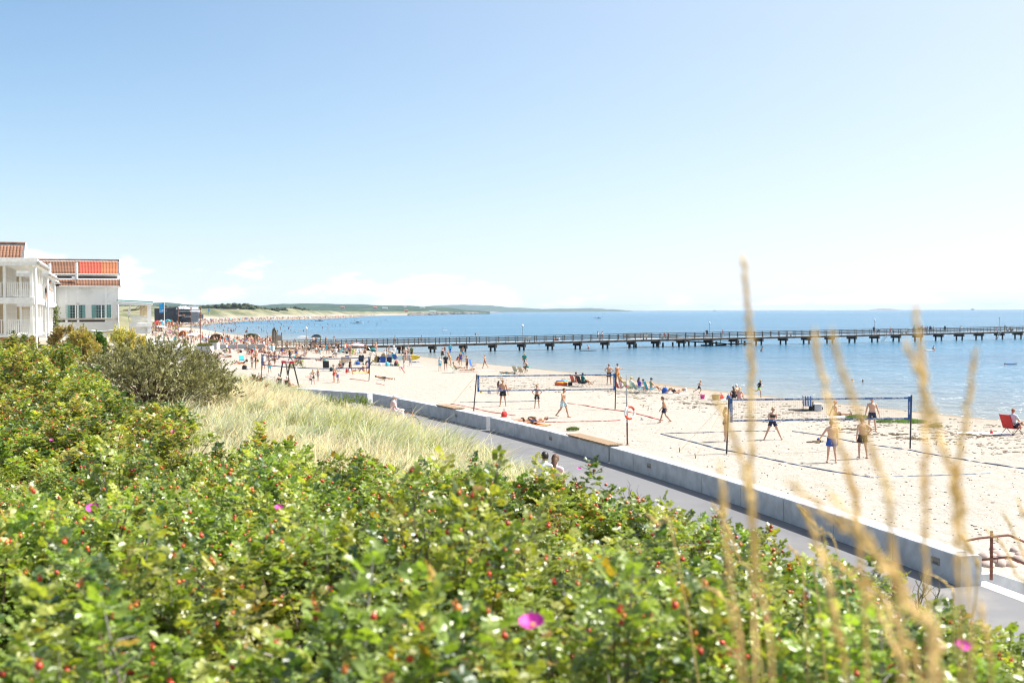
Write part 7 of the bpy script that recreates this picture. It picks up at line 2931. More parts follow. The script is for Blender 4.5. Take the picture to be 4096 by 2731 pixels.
	def hair(s,style):
		if style in s.cache:
			return s.cache[style]
		x,y,z = s.hl[:,0] / s.hs,s.hl[:,1] / s.hs,s.hl[:,2] / s.hs
		hd = s.bone == 'head'
		hd |= (s.bone == 'neck') & (y < -.03) & (s.t > .6)
		line = np.where(y > .02,.062 + (y - .02) * .15,np.where(y > -.02,.01,-.055))
		m = hd & (z > line)
		if style == 'bald':
			m = hd & (z > line) & (y < .0) & (z < .05)
		me = s.shell('hair',m,.012 + .006 * np.random.default_rng(3).uniform(size=len(s.V)))
		if me is not None and style in ('long','pony','bun'):
			B = MB()
			B.v = [tuple(v.co) for v in me.vertices]
			B.f = [tuple(p.vertices) for p in me.polygons]
			B.m = [0] * len(B.f)
			H,Rh = s.headc,s.Rh
			if style == 'bun':
				B.ell(H + Rh @ Vector((0,-.10,.09)),(.045,.042,.042),10,7,Rh)
			else:
				bk = s.neck + s.Rc @ Vector((0,-.105,-.16))
				r0 = .075 if style == 'long' else .03
				p0 = H + Rh @ Vector((0,-.055 if style == 'long' else -.10,.0 if style == 'long' else .04))
				p1 = s.neck + s.Rc @ Vector((0,-.095,.0))
				B.tube([p0 + Rh @ Vector((0,0,.05)),p0,p0.lerp(p1,.5),p1,bk],[r0 * .6,r0,r0 * .95,r0 * .85,r0 * .35],10)
			me2 = B.mesh('hair',HAIR['brown'],smooth=True)
			me = me2
		s.cache[style] = me
		return me
	def hat(s,style):
		if style in s.cache:
			return s.cache[style]
		B = MB()
		k = s.hs
		M = s.Rh
		c = s.headc
		if style == 'cap':
			B.ell(c + M @ Vector((0,-.008,.045 * k)),(.090 * k,.108 * k,.082 * k),14,8,M)
			pts = []
			for i in range(9):
				a = math.pi * i / 8
				pts.append((.075 * k * math.cos(a),.07 * k + .10 * k * math.sin(a)))
			vs = [c + M @ Vector((x,y,.055 * k - .10 * (y - .07) ** 1.0 * .5)) for x,y in pts]
			vs += [v + M @ Vector((0,0,.010)) for v in vs]
			n = 9
			B.add(vs,[tuple(range(n - 1,-1,-1)),tuple(range(n,2 * n))] + [(i,i + 1,n + i + 1,n + i) for i in range(n - 1)])
		else:
			B.lathe(c + M @ Vector((0,-.008,.05 * k)),[(.185 * k,-.012),(.19 * k,-.004),(.105 * k,.012),(.095 * k,.075),(.06 * k,.095)],18,M)
		me = B.mesh('cap' if style == 'cap' else 'sun_hat',FAB['white'],smooth=True)
		s.cache[style] = me
		return me
	def face(s,glasses=False):
		k = 'face%d' % glasses
		if k in s.cache:
			return s.cache[k]
		M,c,hs = s.Rh,s.headc,s.hs
		out = []
		if glasses:
			B = MB()
			for sx in (-1,1):
				B.ell(c + M @ Vector((sx * .033,.088 * hs,.012)),(.028,.012,.021),10,6,M)
				B.bar(c + M @ Vector((sx * .06,.075 * hs,.016)),c + M @ Vector((sx * .085 * hs,-.01,.016)),.006,.008)
			B.bar(c + M @ Vector((-.012,.098 * hs,.016)),c + M @ Vector((.012,.098 * hs,.016)),.006,.006)
			out.append(('sunglasses',B.mesh('sunglasses',EYE_M,smooth=True)))
		else:
			for sx in (-1,1):
				B = MB()
				B.ell(c + M @ Vector((sx * .032,.084 * hs,.010)),(.013,.008,.008),8,6,M)
				out.append(('eye',B.mesh('eye',EYE_M,smooth=True)))
		B = MB()
		B.ell(c + M @ Vector((0,.086 * hs,-.058)),(.022,.008,.007),8,6,M)
		out.append(('mouth',B.mesh('mouth',LIP_M,smooth=True)))
		s.cache[k] = out
		return out
BODIES = {}
def get_body(pose,sex,lod,heavy=1.0):
	k = (pose,sex,lod,heavy)
	if k not in BODIES:
		BODIES[k] = Body(pose,sex,1.75,{0: .0150,1: .022,2: .036}[lod],lod == 0,heavy)
	return BODIES[k]
CNAME = {'trunks': 'swim_trunks','briefs': 'swim_briefs','tee': 't_shirt','suit_long': 'wetsuit'}
def person(p_,h,sex,pose,yaw,skin,hair,clothes,label,group=None,lod=1,hat=None,glasses=False,heavy=1.0,face=False,tilt=None):
	"""p_: the ground point; yaw 0 looks away from the camera, 90 to the left, 180 to the camera, -90 to the right"""
	b_ = get_body(pose,sex,lod,heavy)
	o_ = link('person',b_.mesh(),None,[SKIN[skin]])
	o_.location = p_
	ORG[o_.name] = Vector(p_)
	s_ = h / (1.75 if sex != 'k' else 1.70)
	o_.scale = (s_,s_,s_)
	o_.rotation_euler = (0,0,R(yaw)) if tilt is None else (R(tilt[0]),R(tilt[1]),R(yaw))
	tag(o_,label,'person',group)
	if len(label.split()) > 16:
		print('LONG',label)
	def kid(nm,me_,mm):
		if me_ is None:
			return
		link(nm,me_,o_,[mm] if mm is not None else None)
	for c_ in clothes.split():
		k_,col_ = c_.split(':')
		kid(CNAME.get(k_,k_),b_.cloth(k_),FAB[col_])
	if hair:
		st_,hc_ = hair.split(':')
		if not (hat and st_ == 'short'):
			kid('hair',b_.hair(st_),HAIR[hc_])
	if hat:
		st_,hc_ = hat.split(':')
		kid('cap' if st_ == 'cap' else 'sun_hat',b_.hat(st_),FAB[hc_])
	if face or glasses:
		for nm,me_ in b_.face(glasses):
			link(nm,me_,o_)
	return o_
def P(px_,py_,*a,dz=0.0,sea=False,**k):
	q_ = hit(px_,py_,SEA if sea else None)
	q_.z += dz
	return person(q_,*a,**k)
def PY(px_,py_,ydist,dz,*a,**k):
	"""someone carried by something: seen at that pixel, at that distance"""
	q_ = aty(px_,py_,ydist)
	q_.z += dz
	return person(q_,*a,**k)
GP = None
# --- players and bathers round the nearest net
P(2902,1765,1.70,'f','stand',-90,'light','long:brown','bikini_top:black briefs:black','woman in black bikini with long brown hair behind the left net post',lod=0,face=True)
P(3090,1758,1.70,'f','ready',178,'light','bun:blond','sports_top:black shorts:navy','woman player in black top, navy shorts and sunglasses with legs apart facing us',lod=0,glasses=True)
blue_man = P(3326,1850,1.80,'m','hold_ball',-6,'light','short:brown','trunks:royal','man in royal blue shorts seen from behind holding a ball',lod=0,heavy=1.08,face=True)
P(3450,1833,1.80,'m','hip_right',8,'light','short:brown','trunks:black','man in black shorts from behind with hand on hip, partly behind straw',lod=0,face=True)
P(3488,1727,1.82,'m','arms_down_wide',170,'light','short:brown','trunks:navy','bare-chested man in navy shorts facing us beyond the nearest net',lod=0,face=True)
P(2656,1692,1.50,'k','walk2',80,'tan','short:brown','trunks:navy','boy in navy shorts walking left between the two nearer courts',lod=0,face=True)
b0 = get_body('hold_ball','m',0,1.08)
hand = b0.J['wriL'] + b0.N2L @ Vector((.0,.06,-.12))
q = blue_man.location + rz(-6) @ (hand * (1.80 / 1.75)) + Vector((.03,.06,.02))
t = thing('volleyball',tuple(q),'yellow and blue volleyball held by the man in royal blue shorts','ball')
for k in range(4):
	B = MB()
	vs,fs = [],[]
	for i in range(5):
		a = math.pi / 2 * k + math.pi / 2 * i / 4
		for j in range(9):
			e = -math.pi / 2 + math.pi * j / 8
			vs.append(q + Vector((.105 * math.cos(e) * math.cos(a),.105 * math.sin(e),.105 * math.cos(e) * math.sin(a))))
	for i in range(4):
		for j in range(8):
			fs.append((i * 9 + j,i * 9 + j + 1,i * 9 + 10 + j,i * 9 + 9 + j))
	B.add(vs,fs)
	B.obj('panel',FAB['yellow'] if k % 2 == 0 else FAB['royal'],t,True)
P(3345,1664,1.78,'m','sit_legs',-84,'tan','short:red','trunks:brown','man sitting on a white towel with an orange cap behind the net',lod=0,hat='cap:orange')
# --- middle court
P(2012,1624,1.82,'m','arms_down_wide',168,'tan','short:blond','trunks:black','tall bare-chested man in black shorts and sunglasses at the middle net',lod=0,glasses=True,heavy=1.05)
P(2148,1633,1.55,'k','hips',176,'tan','short:blond','trunks:black','boy in black shorts with hands on hips at the middle net',lod=0,face=True)
P(2254,1670,1.78,'m','walk',-120,'tan','short:dark','trunks:paleblue','man in pale blue shorts walking to the right on the middle court',lod=0,heavy=1.06,face=True)
P(2436,1538,1.80,'m','hips',4,'tan','short:red','trunks:black','man in black shorts from behind with hands on hips at the shore',lod=0)
P(2470,1537,1.80,'m','point',25,'tan',None,'trunks:orange','man in orange shorts and dark cap pointing out to sea',lod=0,hat='cap:navy')
P(2797,1576,1.10,'k','run',-88,'tan','short:blond','trunks:black','small blond child in black trunks running along the shore',lod=0,face=True)
P(3037,1590,1.32,'k','run2',-80,'tan','short:blond','tee:black shorts:lime','blond boy in black shirt and lime shorts running along the shore',lod=0,face=True)
P(2935,1596,1.68,'f','sit',10,'tan','long:brown','swimsuit:black','woman in black with brown hair sitting left in the family by the shore',lod=0)
P(2958,1600,1.68,'f','sit',-30,'light','long:blond','swimsuit:salmon','blond woman sitting with arms round knees in the family by the shore',lod=0)
P(2948,1590,1.78,'m','sit',40,'light','short:white','trunks:black','white-haired person sitting farthest back in the family by the shore',lod=1)
P(2700,1573,1.75,'m','lie_knees',100,'tan','short:brown','trunks:black','person in black trunks lying on a white towel with raised knees',lod=0)
for (px_,py_,pose,yaw,sk,hr,cl,ht,lab) in (
		(2487,1564,'chair',-70,'tan','long:blond','swimsuit:white',None,'person slumped in the red and yellow beach chair'),
		(2528,1567,'chair',-68,'light',None,'tee:white shorts:grey','cap:yellow','person with a yellow cap in the striped yellow chair'),
		(2560,1569,'chair',-72,'fair','long:brown','tee:purple shorts:paleblue',None,'person in purple in the green striped chair'),
		(2608,1572,'chair',-75,'tan',None,'trunks:white','cap:navy','man with a dark cap in the turquoise chair'),
		(2307,1543,'chair',-62,'tan','short:dark','swimsuit:coral',None,'dark-haired woman in the coral chair'),
		(2334,1547,'chair',-62,'deep','short:dark','tee:teal trunks:black',None,'man in dark shirt with stretched legs in the black chair'),
		(4056,1737,'chair',-62,'light','short:red','tee:paleblue shorts:navy',None,'man in a pale shirt in the red chair at the right edge'),
		(1826,1489,'recline',-80,'tan','short:dark','briefs:black',None,'person lying back in the lime green chair')):
	big = 1.25 if px_ == 4056 else 1.0
	P(px_,py_,1.74 * (1.06 if big > 1 else 1.0),'f' if 'woman' in lab else 'm',pose,yaw,sk,hr,cl,lab,lod=0 if px_ > 2200 else 1,hat=ht,dz=.33 * big)
P(2578,1566,1.76,'m','sit_lean',-40,'fair','short:dark','tee:palepink shorts:grey','person in pale pink sitting between the striped and turquoise chairs',lod=1)
P(2092,1690,1.72,'f','lie_front',-75,'tan','long:brown','bikini_top:black briefs:black','woman in black bikini lying on the white towel behind the sea wall',lod=0)
P(2140,1698,1.74,'m','lie_back',105,'tan','short:brown','trunks:navy','man lying on the orange towel behind the sea wall',lod=0)
P(2003,1572,1.68,'f','sit_lean',-60,'tan','long:dark','swimsuit:purple','dark-haired woman sitting behind the tall man in black shorts',lod=1)
P(2098,1475,1.80,'m','stand2',-20,'light','short:blond','tee:teal shorts:white','man in dark green shirt standing at the waterline',lod=1)
P(2110,1487,1.78,'m','crouch',60,'deep','short:dark','trunks:teal','bare-backed man crouching before the man in dark green',lod=1)
P(2028,1496,1.68,'f','lie_front',95,'deep',None,'briefs:turquoise','woman with a white hat lying on the turquoise towel',lod=1,hat='hat:white')
P(1940,1473,1.55,'f','walk',60,'tan','bun:blond','bikini_top:red briefs:red','girl in red bikini stepping along the waterline with a ball',lod=1)
for (px_,py_,h,sx,pose,yaw,sk,hr,cl,lab) in (
		(1760,1484,1.50,'k','stand',175,'light','short:blond','trunks:cyan tee:paleblue','blond child in pale shirt and cyan shorts beside the man in black'),
		(1783,1482,1.78,'m','stand',178,'light','short:brown','tee:black shorts:black','man all in black near the waterline holding a shoulder strap'),
		(1800,1461,1.70,'f','lean',90,'tan','long:blond','bikini_top:yellow briefs:yellow','woman in yellow bikini leaning forward at the waterline'),
		(1770,1443,1.68,'f','stand2',10,'fair','short:brown','swimsuit:black shorts:black','woman in black swimming clothes with arms folded at the waterline'),
		(1779,1416,1.45,'k','stand',170,'tan','short:brown','trunks:red','child in red trunks at the water edge left of the turquoise shirt'),
		(1801,1416,1.80,'m','walk',-5,'light','short:dark','shirt:cyan trousers:blue','man in turquoise shirt and blue trousers wading away'),
		(1794,1432,1.15,'k','stand',150,'tan','short:blond','briefs:red','small child below the man in the turquoise shirt'),
		(1851,1431,1.80,'m','walk2',-20,'tan','short:brown','trunks:cyan','bare-chested man in bright blue trunks wading'),
		(1843,1461,1.60,'f','stand2',-10,'tan','long:blond','tee:purple shorts:purple','girl in purple shirt standing at the water edge'),
		(1829,1454,1.65,'f','crouch',-80,'tan','bun:brown','swimsuit:red','woman in red crouching beside the girl in purple'),
		(1868,1482,1.68,'f','stand',80,'tan','bun:blond','dress:black','woman in a black dress standing by the salmon towel')):
	P(px_,py_,h,sx,pose,yaw,sk,hr,cl,lab,lod=1,sea=True)
P(1872,1484,1.70,'f','lie_front',-85,'light','long:blond','briefs:white','person lying on the salmon towel',lod=1)
# --- couple on the near side of the path, seen over the roses
for (px_,py_,sx,hr,cl,gl,lab) in ((2176,1872,'m','short:dark','shirt:white trousers:grey',True,'dark-haired man in white with sunglasses, head showing over the roses'),
										(2218,1880,'f','long:brown','tee:palepink trousers:grey',False,'brown-haired woman beside him, head showing over the roses')):
	q = aty(px_,py_,26.5)
	q.z = PATH_Z
	top = aty(px_,1808 if sx == 'm' else 1818,26.5).z
	b_ = get_body('sit_bench',sx,0)
	hgt = b_.V[:,2].max()
	sc = 1.72
	person(Vector((q.x,q.y,top - hgt * sc / 1.75)),sc,sx,'sit_bench',-22,'tan',hr,cl,lab,lod=0,glasses=gl,face=not gl)
q = aty(2197,1880,26.5)
t = thing('park_bench',(q.x,q.y,PATH_Z),'low bench on the path that carries the couple, hidden behind roses','bench')
zs = aty(2197,1808,26.5).z - get_body('sit_bench','m',0).V[:,2].max() * 1.72 / 1.75 + .40
B = MB()
B.box((q.x,q.y,zs),(1.5,.42,.06),rz(-22))
B.obj('seat',WOOD,t)
for sx in (-.6,.6):
	B = MB()
	B.box(Vector((q.x,q.y,0)) + rz(-22) @ Vector((sx,0,(zs + PATH_Z - .4) / 2)),(.08,.36,max(zs - PATH_Z + .4,.2)),rz(-22))
	B.obj('leg',RUST,t)
# --- the cyclist with his mobility bicycle at the edge of the path
q = aty(1572,1655,52.0)
qz = ground_z(q.x,q.y)
cyc = person(Vector((q.x,q.y,aty(1572,1606,52).z - .98 - .0)),1.72,'m','sit_bench',-70,'light','short:white','shirt:palepink trousers:white','man in white cap and pale shirt sitting by his bicycle at the path edge',lod=0,hat='cap:white',face=True)
t = thing('bicycle',(q.x + .55,q.y + .2,PATH_Z),'red bicycle with pale saddle standing beside the man in the white cap','bicycle')
o0 = Vector((q.x + .55,q.y + .2,PATH_Z))
dirb = Vector((.80,-.60,0))
TYRE = mat('tyre_black',(.03,.03,.03),.7)
REDF = mat('bicycle_red',(.42,.03,.04),.35)
for k,off in ((0,-.52),(1,.52)):
	c_ = o0 + dirb * off + Vector((0,0,.33))
	B = MB()
	B.tube([c_ + dirb * (.32 * math.cos(a)) + Vector((0,0,.32 * math.sin(a))) for a in np.linspace(0,2 * math.pi,25)],.022,6,0,False)
	w_ = B.obj('wheel',TYRE,t)
	B = MB()
	for a in np.linspace(0,2 * math.pi,13)[:-1]:
		B.tube([c_,c_ + dirb * (.30 * math.cos(a)) + Vector((0,0,.30 * math.sin(a)))],.003,3,0,False)
	B.obj('spokes',ALU,w_)
z = Vector((0,0,1))
B = MB()
for a,b2 in ((( -.52,.33),(-.15,.30)),((-.15,.30),(-.25,.85)),((-.25,.80),(.38,.80)),((-.15,.30),(.38,.72)),((-.52,.33),(-.25,.78)),((.52,.33),(.36,.95))):
	B.tube([o0 + dirb * a[0] + z * a[1],o0 + dirb * b2[0] + z * b2[1]],.018,6)
B.obj('frame',REDF,t)
B = MB()
B.ell(o0 + dirb * -.27 + z * .92,(.16,.12,.06),10,6)
B.obj('saddle',FAB['white'],t,True)
B = MB()
nb = Vector((-dirb.y,dirb.x,0))
B.tube([o0 + dirb * .36 + z * .95,o0 + dirb * .34 + z * 1.08],.014,6)
B.tube([o0 + dirb * .30 + z * 1.10 - nb * .3,o0 + dirb * .36 + z * 1.08,o0 + dirb * .30 + z * 1.10 + nb * .3],.014,6)
B.obj('handlebar',SWB,t)
B = MB()
B.box(o0 + dirb * -.62 + z * .80,(.34,.30,.30),rz(30),0,.04)
B.obj('luggage_bag',FAB['black'],t)
bq = aty(1540,1632,53.0)
bq.z = max(ground_z(bq.x,bq.y),PATH_Z)
t = thing('rucksack',tuple(bq),'dark rucksack with teal pocket behind the man in the white cap','rucksack')
B = MB()
B.ell(bq + Vector((0,0,.42)),(.24,.20,.38),10,8)
B.obj('body',FAB['black'],t,True)
B = MB()
B.ell(bq + Vector((.10,-.14,.40)),(.16,.10,.18),10,8)
B.obj('pocket',FAB['turquoise'],t,True)
# --- swing and the boys
PY(1243,1517,seat.y,-.02,1.15,'k','swing',150,'light','short:blond','tee:palepink shorts:black','blond child in pink swinging on the swing',lod=1)
P(1252,1537,1.32,'k','hips',0,'tan','short:blond','trunks:black','boy with patterned dark trunks and hands on hips beside the swing',lod=1)
P(1272,1523,1.12,'k','stand',-30,'tan','short:blond','trunks:grey','small boy in pale trunks standing behind the boy with hands on hips',lod=1)
P(1336,1529,1.60,'k','stand2',100,'light','short:red','trunks:red','red-haired boy in red trunks below the farthest net',lod=1)
P(1350,1531,1.25,'k','lean',70,'tan','short:blond','trunks:purple','smaller boy in blue-grey trunks bending beside the boy in red trunks',lod=1)
PY(1118,1531,84,-.25,1.68,'f','sit',30,'tan',None,'swimsuit:black','woman with grey cap in black sitting left below the swing',lod=1,hat='cap:grey')
PY(1148,1540,83,-.25,1.68,'m','sit',10,'fair','short:white','vest:black shorts:black','white-haired person in black sitting right below the swing',lod=1)
PY(1162,1548,82,-.25,1.5,'f','sit_lean',-40,'tan','short:brown','swimsuit:brown','brown-haired person sitting lowest below the swing',lod=1)
# --- farthest court and the sunbathers round it: pixel of the feet, height, look, pose, label
MID = [
	(1008,1475,1.68,'f','stand2',-40,'light','long:blond','sports_top:black shorts:white','blond woman in black top and white shorts left of the farthest net'),
	(1023,1475,1.70,'f','stand',-60,'tan','long:red','swimsuit:black','red-haired woman in black swimsuit left of the farthest net'),
	(1054,1478,1.72,'m','stand',30,'tan','short:dark','shirt:white','dark-haired person in a long white shirt behind the farthest net'),
	(1076,1470,1.80,'m','stand2',-70,'tan',None,'briefs:grey','bare-chested man in dark cap and grey trunks at the farthest net','cap:black'),
	(1079,1493,1.35,'k','arms_down_wide',10,'tan','short:brown','trunks:turquoise','boy in turquoise trunks with black waistband under the farthest net'),
	(1100,1467,1.70,'f','walk',-10,'tan','bun:brown','bikini_top:black briefs:black','woman in black bikini striding away behind the farthest net'),
	(1160,1447,1.72,'f','walk2',80,'light','long:blond','suit_long:black','person in black wetsuit walking above the swing'),
	(1401,1498,1.70,'f','walk2',-40,'tan','bun:blond','swimsuit:black','woman in black swimsuit walking right of the farthest net post'),
	(1471,1496,1.40,'f','walk',30,'light','bun:brown','vest:palepink shorts:black','girl in pale top and black shorts at the right post of the farthest net'),
	(1606,1493,1.20,'k','bend',110,'light','long:brown','tee:palepink shorts:pink','girl in pink shorts bending to the sand'),
	(1616,1475,1.20,'k','stand',-90,'tan','long:blond','vest:navy shorts:paleblue','small girl in a navy patterned top behind the bending girl'),
	(1642,1466,1.25,'k','stand',178,'light','long:blond','dress:grey','girl in a long grey-green dress standing before the board'),
	(1532,1518,1.70,'m','lie_back',-85,'deep','short:dark','trunks:black','lone tanned man lying on empty sand right of the farthest net'),
	(1622,1441,1.78,'m','hips',175,'fair','short:grey','briefs:black','man in black briefs with hand on hip holding up the yellow board'),
	(1647,1437,1.80,'m','stand2',150,'tan','short:brown','tee:olive shorts:black','man in olive shirt at the yellow nose of the board'),
	(1633,1428,1.60,'f','stand',160,'light','short:brown','vest:grey shorts:black','woman in grey top between the two men by the board'),
	(1605,1420,1.55,'f','stand',90,'tan','long:dark','bikini_top:black briefs:black','dark-haired girl in black bikini behind the board'),
	(1557,1431,1.72,'f','stand',100,'tan','long:red','bikini_top:brown briefs:black','red-haired woman in bikini left of the person in white'),
	(1547,1427,1.30,'k','stand',-60,'tan','short:brown','trunks:paleblue','boy in pale trunks beside the red-haired woman in bikini'),
	(1575,1430,1.72,'m','stand2',170,'light',None,'shirt:white trousers:white','person all in white with a white sun hat','hat:white'),
	(1573,1436,1.68,'f','bend',100,'tan','short:blond','vest:white shorts:white','woman in white bending over near the person in the sun hat'),
	(1462,1414,1.70,'f','stand',-20,'tan','bun:brown','bikini_top:black briefs:black','woman in dark bikini standing before the white parasol stripe'),
	(1494,1404,1.72,'m','stand',20,'fair','short:blond','briefs:black','fair man in black briefs seen from behind by the pier cross beam'),
	(1504,1408,1.68,'f','stand2',30,'light','long:blond','dress:salmon','woman in long salmon dress beside the fair man in black briefs'),
	(1401,1426,1.74,'m','stand',-40,'tan','short:grey','briefs:black','grey-haired man in black briefs left of the striped parasol'),
	(1380,1415,1.68,'f','stand2',40,'light','short:blond','vest:white trousers:grey','blond woman in white top and grey trousers before the pier'),
	(1344,1437,1.72,'m','stand',10,'tan',None,'tee:white shorts:grey','person in white shirt and pale shorts with a visor above the net','cap:white'),
	(1345,1410,1.76,'m','stand2',-30,'deep','short:brown','trunks:black','tanned man in dark trunks under the pier railing'),
	(1316,1416,1.74,'m','stand',0,'tan','short:brown','briefs:black','tanned man in black briefs facing away beside the turquoise shirt'),
	(1309,1416,1.68,'f','stand',20,'tan','bun:brown','tee:cyan shorts:cyan','woman in turquoise shirt beside the tanned man'),
	(1237,1411,1.35,'k','walk',60,'tan','short:brown','trunks:navy','boy in blue and yellow shorts striding over the sand'),
	(1228,1402,1.66,'f','stand',-20,'light','long:blond','bikini_top:white briefs:white','blond woman in a white bikini beside the striding boy'),
	(1188,1405,1.50,'f','walk',-20,'light','long:blond','swimsuit:salmon','girl in a pale pink swimsuit walking towards the pier'),
	(1071,1405,1.66,'f','hips',150,'light','long:blond','briefs:white','blond woman with hands on hips by the white windbreak'),
	(948,1406,1.62,'f','stand',-60,'light','long:red','dress:salmon','woman in a long salmon dress on the sand left of the pier'),
	(987,1404,1.66,'f','lean',-30,'tan','long:blond','bikini_top:white briefs:white','woman bending over a child near the salmon dress'),
	(997,1400,1.70,'f','stand2',50,'light','long:blond','tee:white shorts:olive','woman in white shirt and olive shorts near the salmon dress'),
	(868,1403,1.35,'k','walk',90,'fair','short:brown','swimsuit:white','girl in white walking left past the concrete edge'),
	(907,1412,1.64,'f','walk2',60,'tan','long:dark','tee:white trousers:olive','woman in white top and olive trousers climbing over the boulders'),
	(730,1388,1.75,'m','stand',40,'tan','short:brown','trunks:navy','bare-chested man in blue shorts in the crowd by the lamp masts'),
	(718,1389,1.78,'m','stand',20,'light','short:brown','tee:black shorts:white','man in black shirt and white shorts on the paved end of the path'),
	(700,1375,1.70,'m','stand',5,'light','short:grey','shirt:cyan trousers:white','person in a turquoise jacket on the paved end of the path'),
	(744,1383,1.66,'f','stand2',-50,'tan','short:brown','swimsuit:black','woman in black with a pale towel round her waist by the masts'),
	(752,1372,1.78,'m','stand',30,'tan','short:brown','trunks:black','bare-backed man in black shorts right behind the lamp masts'),
	(766,1382,1.74,'m','stand2',-60,'light',None,'trunks:black','man with a white cap by the grassy planter','cap:white'),
	(775,1378,1.66,'f','stand',60,'light','bun:red','dress:salmon','red-haired woman in salmon behind the grassy planter'),
	(636,1372,1.70,'f','stand',40,'light','long:red','vest:black shorts:palepink','woman in black top and pink shorts by the curved seat wall'),
	(650,1388,1.66,'f','sit',-10,'tan','bun:dark','shorts:palepink','bare-shouldered woman sitting on the paving above the dark shrub'),
	(622,1353,1.30,'k','stand',20,'light','short:brown','swimsuit:salmon','small girl in salmon near the foot of the flagpole'),
]
for e in MID:
	px_,py_,h,sx,pose,yaw,sk,hr,cl,lab = e[:10]
	P(px_,py_,h,sx,pose,yaw,sk,hr,cl,lab,lod=1,sea=True,hat=e[10] if len(e) > 10 else None)
PY(697,1398,178,.0,1.72,'m','sit',-70,'tan','short:dark','shirt:white trousers:black','person in white shirt and dark trousers sitting on the short pale wall',lod=1)
PY(648,1355,214,.0,1.70,'f','sit',-60,'light','short:red','tee:white trousers:paleblue','person in white sitting on the curved seat wall',lod=1)
q = hit(1633,1440)
board(Vector((aty(1633,1432,q.y - .3).x,q.y - .35,q.z + .38)),.05,0,3.1,.78,('grey','yellow'),'long paddle board with yellow nose held on edge by two men',R(78))
q = hit(1664,1450)
board(q + Vector((0,0,.08)),-.5,-.08,1.15,.52,('blue','paleblue'),'small blue body board lying right of the yellow board',0,'body board')
q = hit(1660,1466)
board(q + Vector((0,0,.05)),.15,0,1.9,.55,('white','white'),'white board lying on the sand beside the girl in the dress',0,'surfboard')
q = hit(1212,1362,SEA)
board(q + Vector((0,0,.75)),.1,0,2.9,.9,('white','white'),'white board carried at the water edge behind the pier lamp',R(75))
SUP = [hit(1180,1330,SEA),hit(2352,1403,SEA),hit(2355,1373,SEA)]
board(SUP[0] + Vector((0,0,.06)),.1,0,3.0,.8,('cyan','cyan'),'turquoise paddle board on the water left of the globe lamp')
board(SUP[1] + Vector((0,0,.06)),-.1,0,3.0,.8,('black','navy'),'dark paddle board with a kneeling child before the pier')
for q_,pose,lab,cl,h in ((SUP[0],'sit','person sitting on the turquoise paddle board','tee:white shorts:navy',1.6),(SUP[1],'crouch','child crouching on the dark paddle board','tee:salmon shorts:red',1.3)):
	person(q_ + Vector((.2,0,.12)),h,'k' if h < 1.4 else 'm',pose,90,'tan','short:dark',cl,lab,lod=1)
# --- gear of the crowd round the farthest court
for (px_,py_,yaw,col,lab,rc,s) in (
		(998,1427,150,'red','red beach chair with a dark-haired woman left of the farthest net',22,1.2),(968,1452,200,'turquoise','pale lounger chair with turquoise edge left of the farthest net',42,1.2),
		(1305,1483,5,'black','black beach chair seen from behind under the farthest net',16,1.2),(1371,1458,20,'beige','left yellow-beige chair above the farthest net',25,1.1),(1382,1458,20,'beige','right yellow-beige chair above the farthest net',28,1.1),
		(1395,1450,-20,'blue','blue chair behind the beige chairs',20,1.0),(1440,1458,30,'black','tall black chair with a dark-haired person above the net tape',14,1.2),(1453,1457,-30,'green','green folding chair above the net tape',25,1.1),
		(1498,1459,40,'striped_black','black and yellow striped chair, left in the crowded camp',24,1.2),(1513,1459,30,'black','black chair second in the crowded camp',24,1.1),(1531,1461,10,'royal','royal blue chair in the middle of the crowded camp',18,1.2),
		(1541,1446,-20,'striped_black','dark striped chair at the back of the crowded camp',22,1.1),(1553,1446,25,'striped_blue','blue and white striped chair at the back of the crowded camp',24,1.1),(1570,1444,20,'turquoise','turquoise chair at the right of the crowded camp',24,1.1),
		(1587,1446,-25,'blue','blue chair at the right end of the crowded camp',30,1.1),(1596,1448,30,'paleblue','pale blue chair at the right end of the crowded camp',25,1.0),(1555,1460,15,'navy','navy chair at the front of the crowded camp',20,1.1),
		(1440,1420,200,'paleblue','pale blue striped chair under the pier',30,1.1),(1358,1416,60,'cyan','cyan chair before the pier cross beam',26,1.0),(1395,1410,40,'turquoise','turquoise chair behind the grey-haired man',24,1.0),
		(1415,1425,190,'green','green folding chair beside the striped parasol',24,1.1),(1270,1405,150,'black','black chair left of the orange striped one before the pier',30,1.1),(1287,1406,150,'orange','orange striped chair before the pier',30,1.1),
		(1360,1485,170,'black','dark lounger with a person in red under the farthest net',40,1.15),(1185,1458,160,'black','black lounger above the swing',42,1.2)):
	folding_chair(px_,py_,yaw,col,lab,s=s * 1.05,recl=rc)
